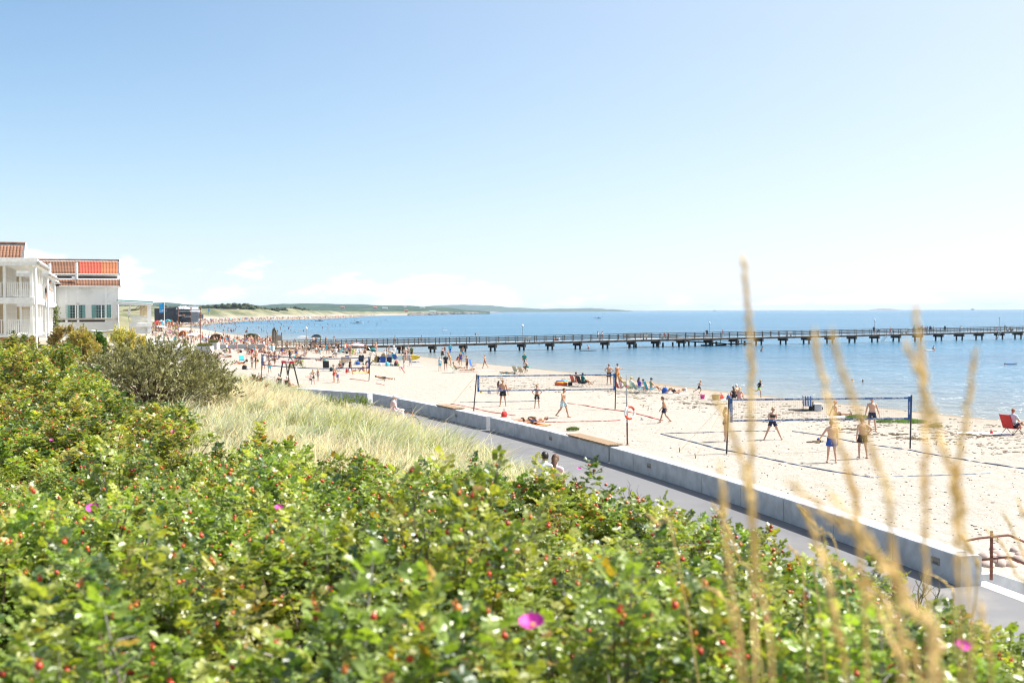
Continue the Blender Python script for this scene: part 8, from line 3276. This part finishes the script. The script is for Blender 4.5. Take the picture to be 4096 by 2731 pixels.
CH = [(998,1427,150,'f','dark-haired woman in the red chair left of the farthest net','swimsuit:red','short:dark'),(1440,1457,30,'f','dark-haired person in the tall black chair','swimsuit:black','long:dark'),
		(1360,1485,170,'f','person lying back in the dark lounger under the farthest net','bikini_top:red briefs:red','short:blond'),(1185,1458,160,'m','tanned person in the black lounger above the swing','briefs:black','short:brown'),
		(1504,1458,60,'m','bare-backed person between the striped and black chairs','trunks:black','short:red'),(1270,1405,150,'m','person in the black chair before the pier','trunks:black','short:grey'),
		(1287,1406,150,'f','person in the orange striped chair before the pier','swimsuit:black','short:blond'),(1358,1416,60,'m','bare-backed person in the cyan chair','trunks:navy','short:brown'),(1440,1420,200,'f','woman in the pale blue chair under the pier','tee:palepink shorts:white','short:blond'),
		(1453,1457,-30,'f','person in the green folding chair above the net tape','vest:yellow shorts:white','short:brown'),(1415,1425,190,'f','blond woman in the green chair beside the striped parasol','bikini_top:green briefs:green','long:blond'),
		(1570,1444,20,'m','person in the turquoise chair of the crowded camp','trunks:navy','short:brown'),(1553,1446,25,'f','person in the blue striped chair of the crowded camp','swimsuit:navy','long:blond')]
for px_,py_,yaw,sx,lab,cl,hr in CH:
	P(px_,py_,1.70,sx,'chair',yaw,RNG.choice(['tan','light','deep']),hr,cl,lab,lod=1,dz=.33)
parasol(1430,1413,'striped_red','red and white striped parasol under the pier',1.6,1.25,.12)
parasol(779,1368,'white','large white parasol right of the lamp masts',2.1,1.9,-.10)
parasol(738,1334,'white','flat white parasol nearer the water left of the masts',1.7,1.9,.05)
parasol(836,1362,'white','low white parasol in the crowd by the masts',1.2,1.5,.2)
parasol(645,1325,'white','white parasol behind the flagpole',1.7,1.6,.1)
for px_,py_,col,lab,s in ((1003,1361,'olive','dark olive tent left of the pier gate',1.5),(1018,1360,'white','white tent left of the pier gate',1.4),(866,1366,'brown','brown tent open to the sea by the masts',1.6),(732,1345,'orange','black and orange tent behind the lamp masts',1.4),
								(1265,1362,'grey','dark grey tent at the water behind the pier',1.7),(1255,1396,'black','black round tent opening before the pier',1.1)):
	tent(px_,py_,col,lab,s,RNG.uniform(-30,30))
windbreak(1078,1098,1406,'paleblue','pale blue-white windbreak by the woman with hands on hips')
q = hit(1490,1420)
t = thing('pram',tuple(q),'black and teal pram standing among the sunbathers','pram')
B = MB()
B.ell(q + Vector((0,0,.80)),(.46,.30,.27),12,8)
B.obj('hood',FAB['teal'],t,True)
B = MB()
B.box(q + Vector((.15,0,.62)),(.75,.42,.25),None,0,.08)
B.obj('cot',FAB['black'],t)
B = MB()
for sy in (-.24,.24):
	B.tube([q + Vector((-.6,sy,1.15)),q + Vector((-.2,sy,.7)),q + Vector((.4,sy,.16))],.015,5)
	B.tube([q + Vector((-.35,sy,.16)),q + Vector((.3,sy,.6))],.015,5)
B.tube([q + Vector((-.6,-.24,1.15)),q + Vector((-.6,.24,1.15))],.015,5)
B.obj('frame',ALU,t)
for x_ in (-.35,.4):
	for sy in (-.27,.27):
		B = MB()
		B.tube([q + Vector((x_ + .16 * math.cos(a),sy,.16 + .16 * math.sin(a))) for a in np.linspace(0,2 * math.pi,15)],.02,5,0,False)
		B.obj('wheel',TYRE,t)
for px_,py_,col,lab,s in ((978,1477,'black','black rucksack left of the two women by the farthest net',1.3),(990,1478,'grey','grey bag beside the black rucksack',.8),(987,1447,'brown','dark brown bag under the pale lounger',1.0),(1032,1447,'olive','dark bag beside the red towel left of the net',1.0),
								(963,1410,'black','black bag beside the woman in salmon',1.1),(1330,1480,'green','green rubber toy on dark bags under the farthest net',.8),(1325,1484,'black','black bag right of the black chair',1.2),(1388,1490,'red','red bag under the farthest net',1.1),
								(1393,1488,'white','white bag under the farthest net',1.3),(1432,1459,'blue','blue bag in front of the tall black chair',1.2),(1424,1458,'white','white bag left of the blue bag',1.1),(1472,1460,'black','black bag at the right band of the farthest net',1.4),
								(1549,1464,'cyan','bright blue bag at the front of the crowded camp',1.4),(1520,1463,'white','white bag at the front of the crowded camp',1.0),(1583,1464,'black','black bags at the right front of the crowded camp',1.4),(1585,1457,'red','red bag in the crowded camp',1.2),
								(1595,1464,'lime','yellow-green ball-like bag in the crowded camp',.8),(1566,1464,'grey','grey bag in the crowded camp',1.0),(1388,1415,'black','black bag before the pier by the grey trousers',1.2),(1459,1413,'black','black bag behind the woman in dark bikini',1.2),
								(1300,1446,'striped_green','patterned beach bag on the towel below the pier',1.2),(1181,1452,'lime','lime float behind the black lounger',.9),(1213,1447,'lime','lime float right of the black lounger',.8)):
	bag(px_,py_,col,lab,s)
for px_,py_,yaw,col,lab in ((905,1433,80,'palepink','pink towel with sunbathers left of the nets'),(900,1428,80,'orange','orange towel at the head of the pink one'),(960,1457,85,'orange','orange towel under a person lying with bent knees'),(1285,1447,80,'white','white towel below the pier, left of the blue bag'),
								(1140,1418,80,'red','red towel before the pier with people lying down'),(1050,1412,78,'salmon','salmon towels in a row before the pier'),(1092,1446,85,'grey','grey towel with a person lying behind the net'),(1215,1442,80,'white','white towel behind the lime float'),
								(1410,1487,80,'white','white towel with a person lying under the right half of the farthest net'),(1440,1489,85,'yellow','yellow towel right of the white one')):
	towel(px_,py_,yaw,col,lab,2.0,.95)
LIE = [(905,1432,'lie_front',-80,'person lying face down on the pink towel','briefs:salmon','long:brown'),(898,1424,'lie_back',-80,'person lying on the orange towel head to the left','trunks:white','short:brown'),(958,1456,'lie_knees',85,'person lying with bent knees on the orange towel','bikini_top:orange briefs:orange','long:dark'),
		(1140,1416,'lie_back',80,'person lying on the red towel before the pier','trunks:red','short:dark'),(1150,1407,'lie_knees',80,'person with a pink cap lying with knees up before the pier','bikini_top:pink briefs:pink','long:blond'),(1050,1411,'lie_front',80,'person lying on the salmon towels','briefs:coral','long:red'),
		(1092,1444,'lie_back',85,'person lying on the grey towel behind the net','briefs:black','short:dark'),(1215,1440,'lie_front',80,'person lying face down on the white towel above the swing','briefs:black','long:brown'),(1412,1486,'lie_knees',85,'person lying with knees up under the right half of the farthest net','bikini_top:black briefs:black','short:blond'),
		(1283,1445,'lie_front',80,'person lying below the pier on the white towel','briefs:navy','short:blond'),(1120,1396,'lie_back',-75,'person in blue shorts lying back under the notice board','trunks:blue','short:brown'),(1105,1396,'sit_lean',-70,'person leaning back under the notice board','trunks:navy','short:dark'),
		(1009,1398,'sit',-60,'bare-backed person sitting at the boulders left of the pier','briefs:black','short:brown'),(1265,1410,'sit',-80,'person in dark trunks sitting on a red cloth before the pier','trunks:black','short:blond'),(1330,1412,'sit_lean',-80,'bare-chested person in a hat sitting under the railing','trunks:navy','short:dark'),
		(1455,1487,'sit',60,'tanned person sitting at the right end under the farthest net','briefs:coral','short:dark'),(1205,1462,'sit',80,'tanned person sitting between the lime floats','briefs:olive','short:brown'),(1286,1440,'sit_lean',-90,'person in white sitting on the towel below the pier','tee:white shorts:black','short:blond'),
		(1218,1428,'sit',120,'person in a pale top sitting above the lime floats','tee:palepink shorts:grey','short:brown'),(1370,1412,'sit_legs',-80,'tanned person sitting with stretched legs before the pier','trunks:black','short:brown'),(1540,1425,'sit',60,'person with a white cap sitting by the pram','tee:white shorts:white','short:grey')]
for px_,py_,pose,yaw,lab,cl,hr in LIE:
	P(px_,py_,1.70,RNG.choice('fm') if 'bikini' not in cl else 'f',pose,yaw,RNG.choice(['tan','tan','light','deep']),hr,cl,lab,lod=1)
# --- people on the pier
for px_,h,sx,pose,yaw,cl,lab,off in (
		(1336,1.72,'f','walk',100,'dress:paleblue','woman in a pale dress walking on the pier with a phone',.9),(1283,1.70,'m','stand',90,'tee:olive shorts:white','person in olive on the pier near its beach end',1.2),(1253,1.72,'m','stand2',40,'trunks:black','bare-chested man on the pier beside the globe lamp',1.5),
		(2391,1.72,'f','walk',-90,'tee:white shorts:navy','left one of two people in white walking on the pier',1.0),(2409,1.70,'f','stand2',-80,'tee:white shorts:red','right one of two people walking on the pier, with a dark bag',1.2),(2828,1.75,'m','stand',0,'tee:navy shorts:navy','man in navy on the pier landing by the lamp',1.6),
		(2822,1.35,'k','stand',60,'tee:palepink shorts:white','child beside the man in navy on the landing',1.2),(2892,1.72,'f','stand2',90,'swimsuit:red','woman in red standing on the landing right of the lamp',1.3),(3496,1.78,'m','stand',175,'tee:black shorts:black','man in black on the pier under the outer globe lamp',.8),
		(3514,1.70,'m','bend',-90,'shorts:navy','person bending over on the pier right of the man in black',.8),(3564,1.55,'k','stand2',30,'trunks:navy','boy on the pier beside the hung lifebuoy',.8),(3576,1.5,'k','crouch',60,'trunks:black','child crouching on the pier right of the lifebuoy',.6),
		(3657,1.76,'m','stand',20,'tee:turquoise shorts:olive','person in turquoise left of the group on the pier',1.0),(3676,1.78,'m','stand',160,'trunks:navy','tanned person at the left of the group on the pier',.8),(3684,1.70,'f','stand2',90,'swimsuit:black','person in black in the group behind the straw stalk',1.2),
		(3691,1.75,'m','stand2',-60,'tee:white shorts:navy','person in white in the group on the pier',.9),(3701,1.72,'f','stand',120,'bikini_top:red briefs:red','person in red in the middle of the group on the pier',1.1),(3709,1.74,'m','stand',60,'tee:black shorts:grey','person in black shirt in the group on the pier',.8),
		(3721,1.72,'m','stand2',-20,'tee:navy shorts:navy','person in navy at the right of the group on the pier',.9),(3728,1.3,'k','stand',100,'trunks:green','child in green at the right of the group on the pier',.6),(3735,1.45,'k','hips',90,'trunks:navy','boy in dark trunks ending the group on the pier',.8),
		(3780,1.72,'f','stand2',-40,'suit_long:black','person all in black alone on the pier right of the group',.8),(3839,1.76,'m','lean',-90,'shirt:white shorts:white','man in white leaning on the pier rail',.3),(4020,1.76,'m','stand2',-70,'tee:paleblue shorts:grey','person in pale blue on the pier beside the bare lamp post',.9),
		(1580,1.5,'k','stand',60,'trunks:black','dark figure of a boy behind the pier rail left of the bench',1.7),(1685,1.5,'k','walk',-60,'trunks:navy','boy walking behind the pier rail above the board',1.6)):
	s_ = pier_s(px_)
	q = pier_p(s_,off)
	tx = aty(px_,1300,q.y).x
	q.x = tx
	person(q,h,sx,pose,yaw,RNG.choice(['tan','light','deep']),('long:' if sx == 'f' else 'short:') + RNG.choice(['brown','dark','blond']),cl,lab,lod=1)
for px_,lab,cl in ((2658,'left one of two people in red sitting on the pier landing','tee:red shorts:black'),(2672,'right one of two people in red sitting on the pier landing','vest:coral shorts:black'),(2217,'left one of three children sitting on the pier edge','trunks:black'),(2228,'middle one of three children sitting on the pier edge','swimsuit:navy'),
						(2237,'right one of three children sitting on the pier edge','tee:white shorts:grey'),(4040,'person in white sitting on the bench at the right of the pier','tee:white shorts:white'),(4049,'second person sitting on the bench at the right of the pier','shirt:paleblue trousers:grey')):
	q = pier_p(pier_s(px_),.5 if px_ > 2500 else PW_ - .3)
	q.x = aty(px_,1300,q.y).x
	if px_ > 2500:
		person(q + Vector((0,0,-.02)),1.72,'m','sit_bench',170,'tan','short:brown',cl,lab,lod=1)
	else:
		person(q,1.4,'k','sit',20,'tan','short:dark',cl,lab,lod=1)
q = blue_man.location
PY(187,1206,Y2 + .3,-.0,1.80,'m','lean',-80,'light','short:dark','trunks:black','bare-chested man in black shorts leaning on the upper balcony rail',lod=0,face=True)
# --- bathers: seen at their waterline, the rest of the body under water
def wader(px_,py_,h,deep,label,group=None,sx=None,pose=None,cl=None):
	q_ = at(px_,py_,SEA)
	sx = sx or RNG.choice('mmffk')
	hh_ = h * (.78 if sx == 'k' else 1)
	pose = pose or RNG.choice(['stand','stand2','walk','hips','lean','arms_down_wide'])
	q_.z = SEA - deep
	cl = cl or (RNG.choice(['swimsuit:','briefs:']) if sx == 'f' else 'trunks:') + RNG.choice(['black','navy','red','blue','black'])
	return person(q_,hh_,sx,pose,RNG.uniform(0,360),RNG.choice(['tan','deep','tan','light']),('bun:' if sx == 'f' else 'short:') + RNG.choice(['brown','dark','blond']),cl,label,group,1 if q_.y < 260 else 2)
def swimmer(px_,py_,label,group=None,y=None):
	q_ = at(px_,py_,SEA)
	q_.z = SEA
	return person(q_,1.72,'m','swim',RNG.uniform(0,360),'tan','short:' + RNG.choice(['brown','dark','blond']),'trunks:navy',label,group,1 if q_.y < 260 else 2)
for px_,py_,kind_,lab in ((3422,1525,'s','head of a swimmer close to the shore, left of two'),(3462,1527,'s','smaller far head of a swimmer near the shore, right of two'),(3703,1401,'s','swimmer lying back beside a child in the water before the pier'),(3734,1402,'w','child standing waist deep before the pier under the straw stalk'),
								(3045,1404,'w','dark child standing in the water before the pier beside a pale float'),(3015,1399,'s','swimmer with a pale float before the pier'),(3405,1361,'s','swimmer under the pier left of the ladder'),(3512,1361,'s','swimmer at the foot of the left bathing ladder'),(3522,1363,'s','second swimmer at the foot of the left bathing ladder'),
								(3884,1345,'s','swimmer behind the right part of the pier'),(2520,1401,'s','swimmer with a splash before the pier landing'),(2261,1322,'s','lone head far out beyond the middle of the pier'),(2157,1377,'w','child standing in the water under the pier'),(2350,1360,'s','swimmer on a float behind the pier'),
								(1824,1322,'s','lone head beyond the pier left of the globe lamp'),(1902,1340,'w','left one of two people standing in the water behind the pier'),(1913,1341,'w','right one of two people standing in the water behind the pier'),(1803,1336,'w','person standing alone in the water behind the pier'),(1861,1339,'w','small child in the water behind the pier'),
								(1771,1322,'w','person pulling a white float in the water beyond the pier'),(1784,1321,'s','head beside the white float beyond the pier'),(2518,1354,'w','person wading behind the pier landing'),(4025,1461,'s','swimmer beside the blue float at the right')):
	(swimmer if kind_ == 's' else (lambda a,b,l: wader(a,b,1.72,.85,l)))(px_,py_,lab)
q = at(4043,1458,SEA)
board(q + Vector((0,0,.12)),-.2,0,1.5,.9,('royal','navy'),'dark blue inflatable float at the right edge of the water',.0,'float')
q = at(1779,1322,SEA)
board(q + Vector((0,0,.10)),0,0,2.0,.8,('white','white'),'white float in the water beyond the pier',0,'float')
q = at(3717,1403,SEA)
board(q + Vector((0,0,.06)),.1,0,1.6,.6,('white','palepink'),'pale air mattress between the two bathers before the pier',0,'float')
# --- boats
def motorboat(px_,py_,L_,label,col='white',top=True):
	q_ = at(px_,py_,SEA)
	t_ = thing('motorboat',tuple(q_),label,'boat','boats off the beach')
	b_ = MB()
	vs_,fs_ = [],[]
	for i in range(9):
		f_ = i / 8
		w_ = L_ * .17 * (1 - max(0,f_ - .45) ** 2 * 3.0)
		z_ = .45 + .4 * f_ ** 2
		x_ = L_ * (f_ - .5)
		vs_ += [q_ + Vector((x_,-w_,z_)),q_ + Vector((x_,-w_ * .8,-.1)),q_ + Vector((x_,0,-.3)),q_ + Vector((x_,w_ * .8,-.1)),q_ + Vector((x_,w_,z_))]
	for i in range(8):
		for k in range(4):
			fs_.append((i * 5 + k,i * 5 + k + 1,i * 5 + 6 + k,i * 5 + 5 + k))
		fs_.append((i * 5,i * 5 + 5,i * 5 + 9,i * 5 + 4))
	fs_ += [(0,1,2,3,4),(44,43,42,41,40)]
	b_.add(vs_,fs_)
	b_.obj('hull',FAB[col],t_)
	b_ = MB()
	b_.box(q_ + Vector((L_ * .05,0,.85)),(L_ * .25,L_ * .20,.6),None,0,.1)
	b_.obj('windscreen',GLASS,t_)
	if top:
		b_ = MB()
		b_.box(q_ + Vector((-.1,0,1.9)),(L_ * .34,L_ * .26,.12),ry(-8),0,.04)
		b_.obj('canopy',FAB['paleblue'],t_)
		for sx_ in (-1,1):
			for sy_ in (-1,1):
				b_ = MB()
				b_.tube([q_ + Vector((sx_ * L_ * .13,sy_ * L_ * .10,.6)),q_ + Vector((sx_ * L_ * .13,sy_ * L_ * .10,1.9))],.03,5)
				b_.obj('strut',ALU,t_)
	b_ = MB()
	b_.box(q_ + Vector((-L_ * .52,0,.55)),(.4,.4,.7),None,0,.08)
	b_.obj('outboard_motor',FAB['black'],t_)
	return t_
motorboat(1429,1294,7.5,'white motorboat with raised canopy anchored among bathers','white')
motorboat(1278,1285,6.5,'dark low motorboat near the far shore','grey',False)
motorboat(2393,1274,6.0,'small boat with two people far out on the open sea','paleblue',False)
for px_,py_,lab,L_ in ((3890,1236.4,'tiny ship on the horizon right of the upright straw stalk',22),(2858,1241.5,'tiny dark boat on the horizon near the middle',11)):
	q = at(px_,1240.5,SEA)
	q = aty(px_,py_,9000)
	t = thing('ship',tuple(q),lab,'ship','ships on the horizon')
	B = MB()
	B.add([q + Vector(v) for v in ((-L_ * .5,-2,2),(L_ * .55,0,2.5),(-L_ * .5,2,2),(-L_ * .45,-2,-9),(L_ * .4,0,-9),(-L_ * .45,2,-9))],[(0,1,2),(3,5,4),(0,3,4,1),(1,4,5,2),(2,5,3,0)])
	B.obj('hull',mat('ship_grey',(.10,.12,.15),.7),t)
	B = MB()
	B.box(q + Vector((-L_ * .2,0,5)),(L_ * .22,3,6.4))
	B.obj('wheelhouse',PALE,t)
# --- the crowd that fills the sand on the left and the shallows: single people first, largest first
POS_W = {'stand': 'standing','stand2': 'standing','hips': 'standing','walk': 'walking','walk2': 'walking','sit': 'sitting','sit_lean': 'sitting','lie_back': 'lying','lie_front': 'lying','lean': 'leaning','lie_knees': 'lying'}
n_people = len([o_ for o_ in COL.objects if o_.get('category') == 'person'])
print('people described',n_people)
budget = 296 - n_people
spots = []
for i in range(int(budget * .60)):
	f = RNG.random()
	if f < .45:
		px_ = RNG.uniform(800,1100)
		py_ = RNG.uniform(np.interp(px_,[800,1000,1100],[1342,1356,1366]),np.interp(px_,[800,1100],[1380,1387]))
		place = 'on crowded sand left of the pier gate'
	elif f < .60:
		px_,py_ = RNG.uniform(1110,1330),RNG.uniform(1372,1392)
		place = 'on the sand under the beach end of the pier'
	else:
		px_ = RNG.uniform(600,800)
		py_ = RNG.uniform(np.interp(px_,[600,800],[1316,1334]),np.interp(px_,[600,700,800],[1345,1354,1368]))
		place = 'on crowded sand around the lamp masts'
	spots.append((py_,px_,place,0))
for i in range(budget - len(spots)):
	if RNG.random() < .45:
		px_ = RNG.uniform(740,1180)
		py_ = RNG.uniform(1292,np.interp(px_,[740,860,1000,1180],[1318,1330,1338,1345]))
	else:
		px_ = RNG.uniform(860,1560)
		py_ = RNG.uniform(np.interp(px_,[860,1100,1300,1560],[1296,1284,1279,1271]),np.interp(px_,[860,1300,1560],[1318,1312,1300]))
	spots.append((py_,px_,'in the bay left of the pier',1))
spots.sort(reverse=True)
for py_,px_,place,wet in spots:
	if wet:
		q = at(px_,py_,SEA)
		far_ = 'far out' if py_ < 1300 else 'near shore'
		if RNG.random() < .2:
			swimmer(px_,py_,'head of a swimmer ' + far_ + ' ' + place,'swimmers in the bay')
		else:
			col_ = RNG.choice(['black','navy','red','blue','white'])
			sx = RNG.choice('mmfk')
			o_ = wader(px_,py_,1.74,RNG.uniform(.25,.9),{'m': 'man','f': 'woman','k': 'child'}[sx] + ' in %s wading ' % col_ + far_ + ' ' + place,'bathers wading in the bay',sx,None,('swimsuit:' if sx == 'f' else 'trunks:') + col_)
		continue
	q = hit(px_,py_,SEA)
	pose = RNG.choice(['stand','stand2','hips','walk','sit','sit','sit_lean','sit','lie_back','lie_front','lean','lie_knees','walk2'])
	sx = RNG.choice('mmffk')
	col_ = RNG.choice(['black','navy','red','blue','white','turquoise','coral','pink','black','olive','salmon','yellow'])
	gar = RNG.choice(['swimsuit','bikini','tee']) if sx == 'f' else RNG.choice(['trunks','trunks','trunks','tee'])
	cl = {'swimsuit': 'swimsuit:%s','bikini': 'bikini_top:%s','tee': 'tee:%s','trunks': 'trunks:%s'}[gar] % col_
	if gar == 'bikini':
		cl += ' briefs:' + col_
	if gar == 'tee':
		cl += ' shorts:' + RNG.choice(['black','grey','navy'])
	word = {'m': 'man','f': 'woman','k': 'child'}[sx]
	place = place.replace('on crowded','on')
	gw = {'swimsuit': 'swimsuit','bikini': 'bikini','tee': 'shirt','trunks': 'trunks'}[gar]
	person(q,1.74 * (.75 if sx == 'k' else 1),sx,pose,RNG.uniform(0,360),RNG.choice(['tan','tan','deep','light']),('long:' if sx == 'f' else 'short:') + RNG.choice(['brown','dark','blond','brown']),cl,
			'%s in %s %s %s %s' % (word,col_,gw,POS_W[pose],place),'people ' + place,1 if q.y < 190 else 2)
for i in range(34):
	px_,py_ = RNG.choice([(RNG.uniform(810,1095),RNG.uniform(1362,1384)),(RNG.uniform(610,790),RNG.uniform(1330,1352))])
	col_ = RNG.choice(['red','blue','white','turquoise','yellow','black','coral','striped_blue','palepink','cyan'])
	place = 'among the sunbathers left of the pier gate' if px_ > 800 else 'among the sunbathers around the lamp masts'
	word = col_.replace('_',' ').replace('striped blue','blue striped')
	if i % 3 == 0:
		towel(px_,py_,RNG.uniform(60,120),col_,word + ' towel ' + place)['group'] = 'towels ' + place
	elif i % 3 == 1:
		folding_chair(px_,py_,RNG.uniform(0,360),col_,word + ' low chair ' + place,s=1.1,group='chairs ' + place)
	else:
		bag(px_,py_,col_,word + ' bag ' + place,1.4)['group'] = 'bags ' + place
# --- beyond about three hundred people: the far beach reads as one crowd
crowd_mats = [SKIN['tan'],SKIN['deep'],FAB['black'],FAB['red'],FAB['blue'],FAB['white'],FAB['turquoise'],SKIN['light']]
b = MB()
def speck(q_,up=True):
	h_ = RNG.uniform(1.3,1.8)
	sk_ = RNG.choice((0,0,1,7))
	cl_ = RNG.choice((2,2,2,3,4,5,6))
	w_ = RNG.uniform(.17,.24)
	if up:
		b.tube([q_,q_ + Vector((RNG.uniform(-.1,.1),0,h_ * .46))],[.09,w_ * .75],5,sk_,False)
		b.tube([q_ + Vector((0,0,h_ * .42)),q_ + Vector((0,0,h_ * .56))],[w_ * .85,w_ * .8],5,cl_,False)
		b.tube([q_ + Vector((0,0,h_ * .55)),q_ + Vector((0,0,h_ * .83))],[w_ * .75,w_],5,sk_ if RNG.random() < .75 else cl_,True)
		b.ell(q_ + Vector((0,0,h_ * .92)),.125,5,4,None,1 if RNG.random() < .6 else 2)
	else:
		d_ = Vector((RNG.uniform(-1,1),RNG.uniform(-.4,.4),0)).normalized()
		b.tube([q_ + Vector((0,0,.12)),q_ + d_ * .6 + Vector((0,0,.18)),q_ + d_ * 1.2 + Vector((0,0,RNG.uniform(.15,.6)))],[.1,.16,.14],5,sk_,True)
		b.ell(q_ + d_ * 1.35 + Vector((0,0,RNG.uniform(.2,.7))),.125,5,4,None,2)
for i in range(1250):
	f = RNG.random() ** .8
	px_ = 600 + 900 * f
	edge = np.interp(px_,[600,728,868,987,1106,1300,1366,1465,1500],[1324,1305,1292,1283.3,1279.3,1274.3,1271.3,1264.2,1263])
	hi = np.interp(px_,[600,700,760,900,1100,1300,1500],[1306,1296,1282,1276,1271,1267,1261])
	q = hit(px_,edge - (edge - hi) * RNG.random() ** .8,SEA)
	speck(q,RNG.random() < .6)
for i in range(170):
	px_ = RNG.uniform(760,1520)
	edge = np.interp(px_,[760,868,987,1106,1300,1366,1465,1520],[1306,1294,1285,1281,1275.8,1272.5,1265.4,1263.5])
	q = at(px_,edge + RNG.random() ** 2 * 8,SEA)
	q.z = SEA - RNG.uniform(.3,1.0)
	speck(q,True)
CB = {}
def crowd_body(pose,sex):
	if (pose,sex) not in CB:
		B_ = Body(pose,sex,1.75,.05)
		cl = B_.region('swimsuit' if sex == 'f' else 'trunks')
		hd = (B_.bone == 'head') & ((B_.hl[:,2] > .04) | (B_.hl[:,1] < -.02))
		cls = np.where(cl[B_.F].sum(1) > 2,1,np.where(hd[B_.F].sum(1) > 2,2,0))
		CB[pose,sex] = (B_.V,B_.F,cls)
	return CB[pose,sex]
def crowd_person(q_,pose,sx,sink=0.0):
	V_,F_,c_ = crowd_body(pose,sx)
	a_ = RNG.uniform(0,6.28)
	s_ = RNG.uniform(.92,1.04) * (.72 if sx == 'k' else 1)
	ca,sa = math.cos(a_) * s_,math.sin(a_) * s_
	sk_,cl_,hr_ = RNG.choice((0,0,1,7)),RNG.choice((2,2,3,4,5,6)),RNG.choice((1,2,2))
	k_ = len(b.v)
	b.v.extend((q_.x + x * ca - y * sa,q_.y + x * sa + y * ca,q_.z - sink + z * s_) for x,y,z in V_.tolist())
	b.f.extend(tuple(i_ + k_ for i_ in f_) for f_ in F_.tolist())
	b.m.extend((sk_,cl_,hr_)[i_] for i_ in c_.tolist())
for i in range(330):
	f = i % 10
	if f < 4:
		px_ = RNG.uniform(810,1100)
		py_ = RNG.uniform(np.interp(px_,[800,1000,1100],[1345,1358,1366]),1385)
	elif f < 7:
		px_ = RNG.uniform(600,810)
		py_ = RNG.uniform(np.interp(px_,[600,700,800],[1312,1312,1334]),np.interp(px_,[600,700,800],[1345,1354,1368]))
	else:
		px_ = RNG.uniform(880,1420)
		py_ = RNG.uniform(1385,np.interp(px_,[880,950,1100,1420],[1398,1425,1445,1425]))
	crowd_person(hit(px_,py_,SEA),RNG.choice(['stand','walk','sit','sit','lie_back','sit_lean','lie_front','hips']),RNG.choice('mfk'))
for i in range(120):
	px_ = RNG.uniform(770,1560)
	py_ = RNG.uniform(np.interp(px_,[770,868,987,1106,1300,1366,1465,1560],[1312,1298,1288,1284,1278,1275,1268,1266]),np.interp(px_,[770,1000,1300,1560],[1322,1338,1322,1300]))
	crowd_person(at(px_,py_,SEA),RNG.choice(['stand','walk','hips']),RNG.choice('mfk'),RNG.uniform(.2,.9))
tag(b.obj('crowd',crowd_mats),'dense crowd of bathers along the far curve of the beach',kind='stuff')
for i in range(26):
	px_ = RNG.uniform(620,1400)
	py_ = np.interp(px_,[620,760,900,1100,1400],[1304,1284,1278,1273,1266]) + RNG.uniform(-2,3)
	col_ = RNG.choice(['blue','white','cyan','red','white','turquoise'])
	q = hit(px_,py_)
	B = MB()
	r_ = RNG.uniform(1.0,1.6)
	B.lathe(q + Vector((0,0,.1)),[(r_,0),(r_ * .9,.6),(r_ * .5,1.15),(.05,1.35)],8)
	o_ = B.obj('far_shelter',FAB[col_],loc=tuple(q))
	tag(o_,'%s beach shelter in the far crowd along the curve of the beach' % col_,'tent','beach shelters in the far crowd')
print('people',len([o_ for o_ in COL.objects if o_.get('category') == 'person']),'objects',len(COL.objects))
# ---------------------------------------------------------------- thin summer haze over the bay
m = bpy.data.materials.new('haze_air')
m.use_nodes = True
nt = m.node_tree
nt.nodes.clear()
ho = nt.nodes.new('ShaderNodeOutputMaterial')
hv = nt.nodes.new('ShaderNodeVolumePrincipled')
hv.inputs['Color'].default_value = (.66,.82,1.0,1)
hv.inputs['Density'].default_value = 0.00005
hv.inputs['Anisotropy'].default_value = 0.0
nt.links.new(hv.outputs['Volume'],ho.inputs['Volume'])
b = MB()
b.box((0,0,55),(62000,62000,130))
tag(b.obj('haze',m),'thin pale summer haze over the bay',kind='stuff')
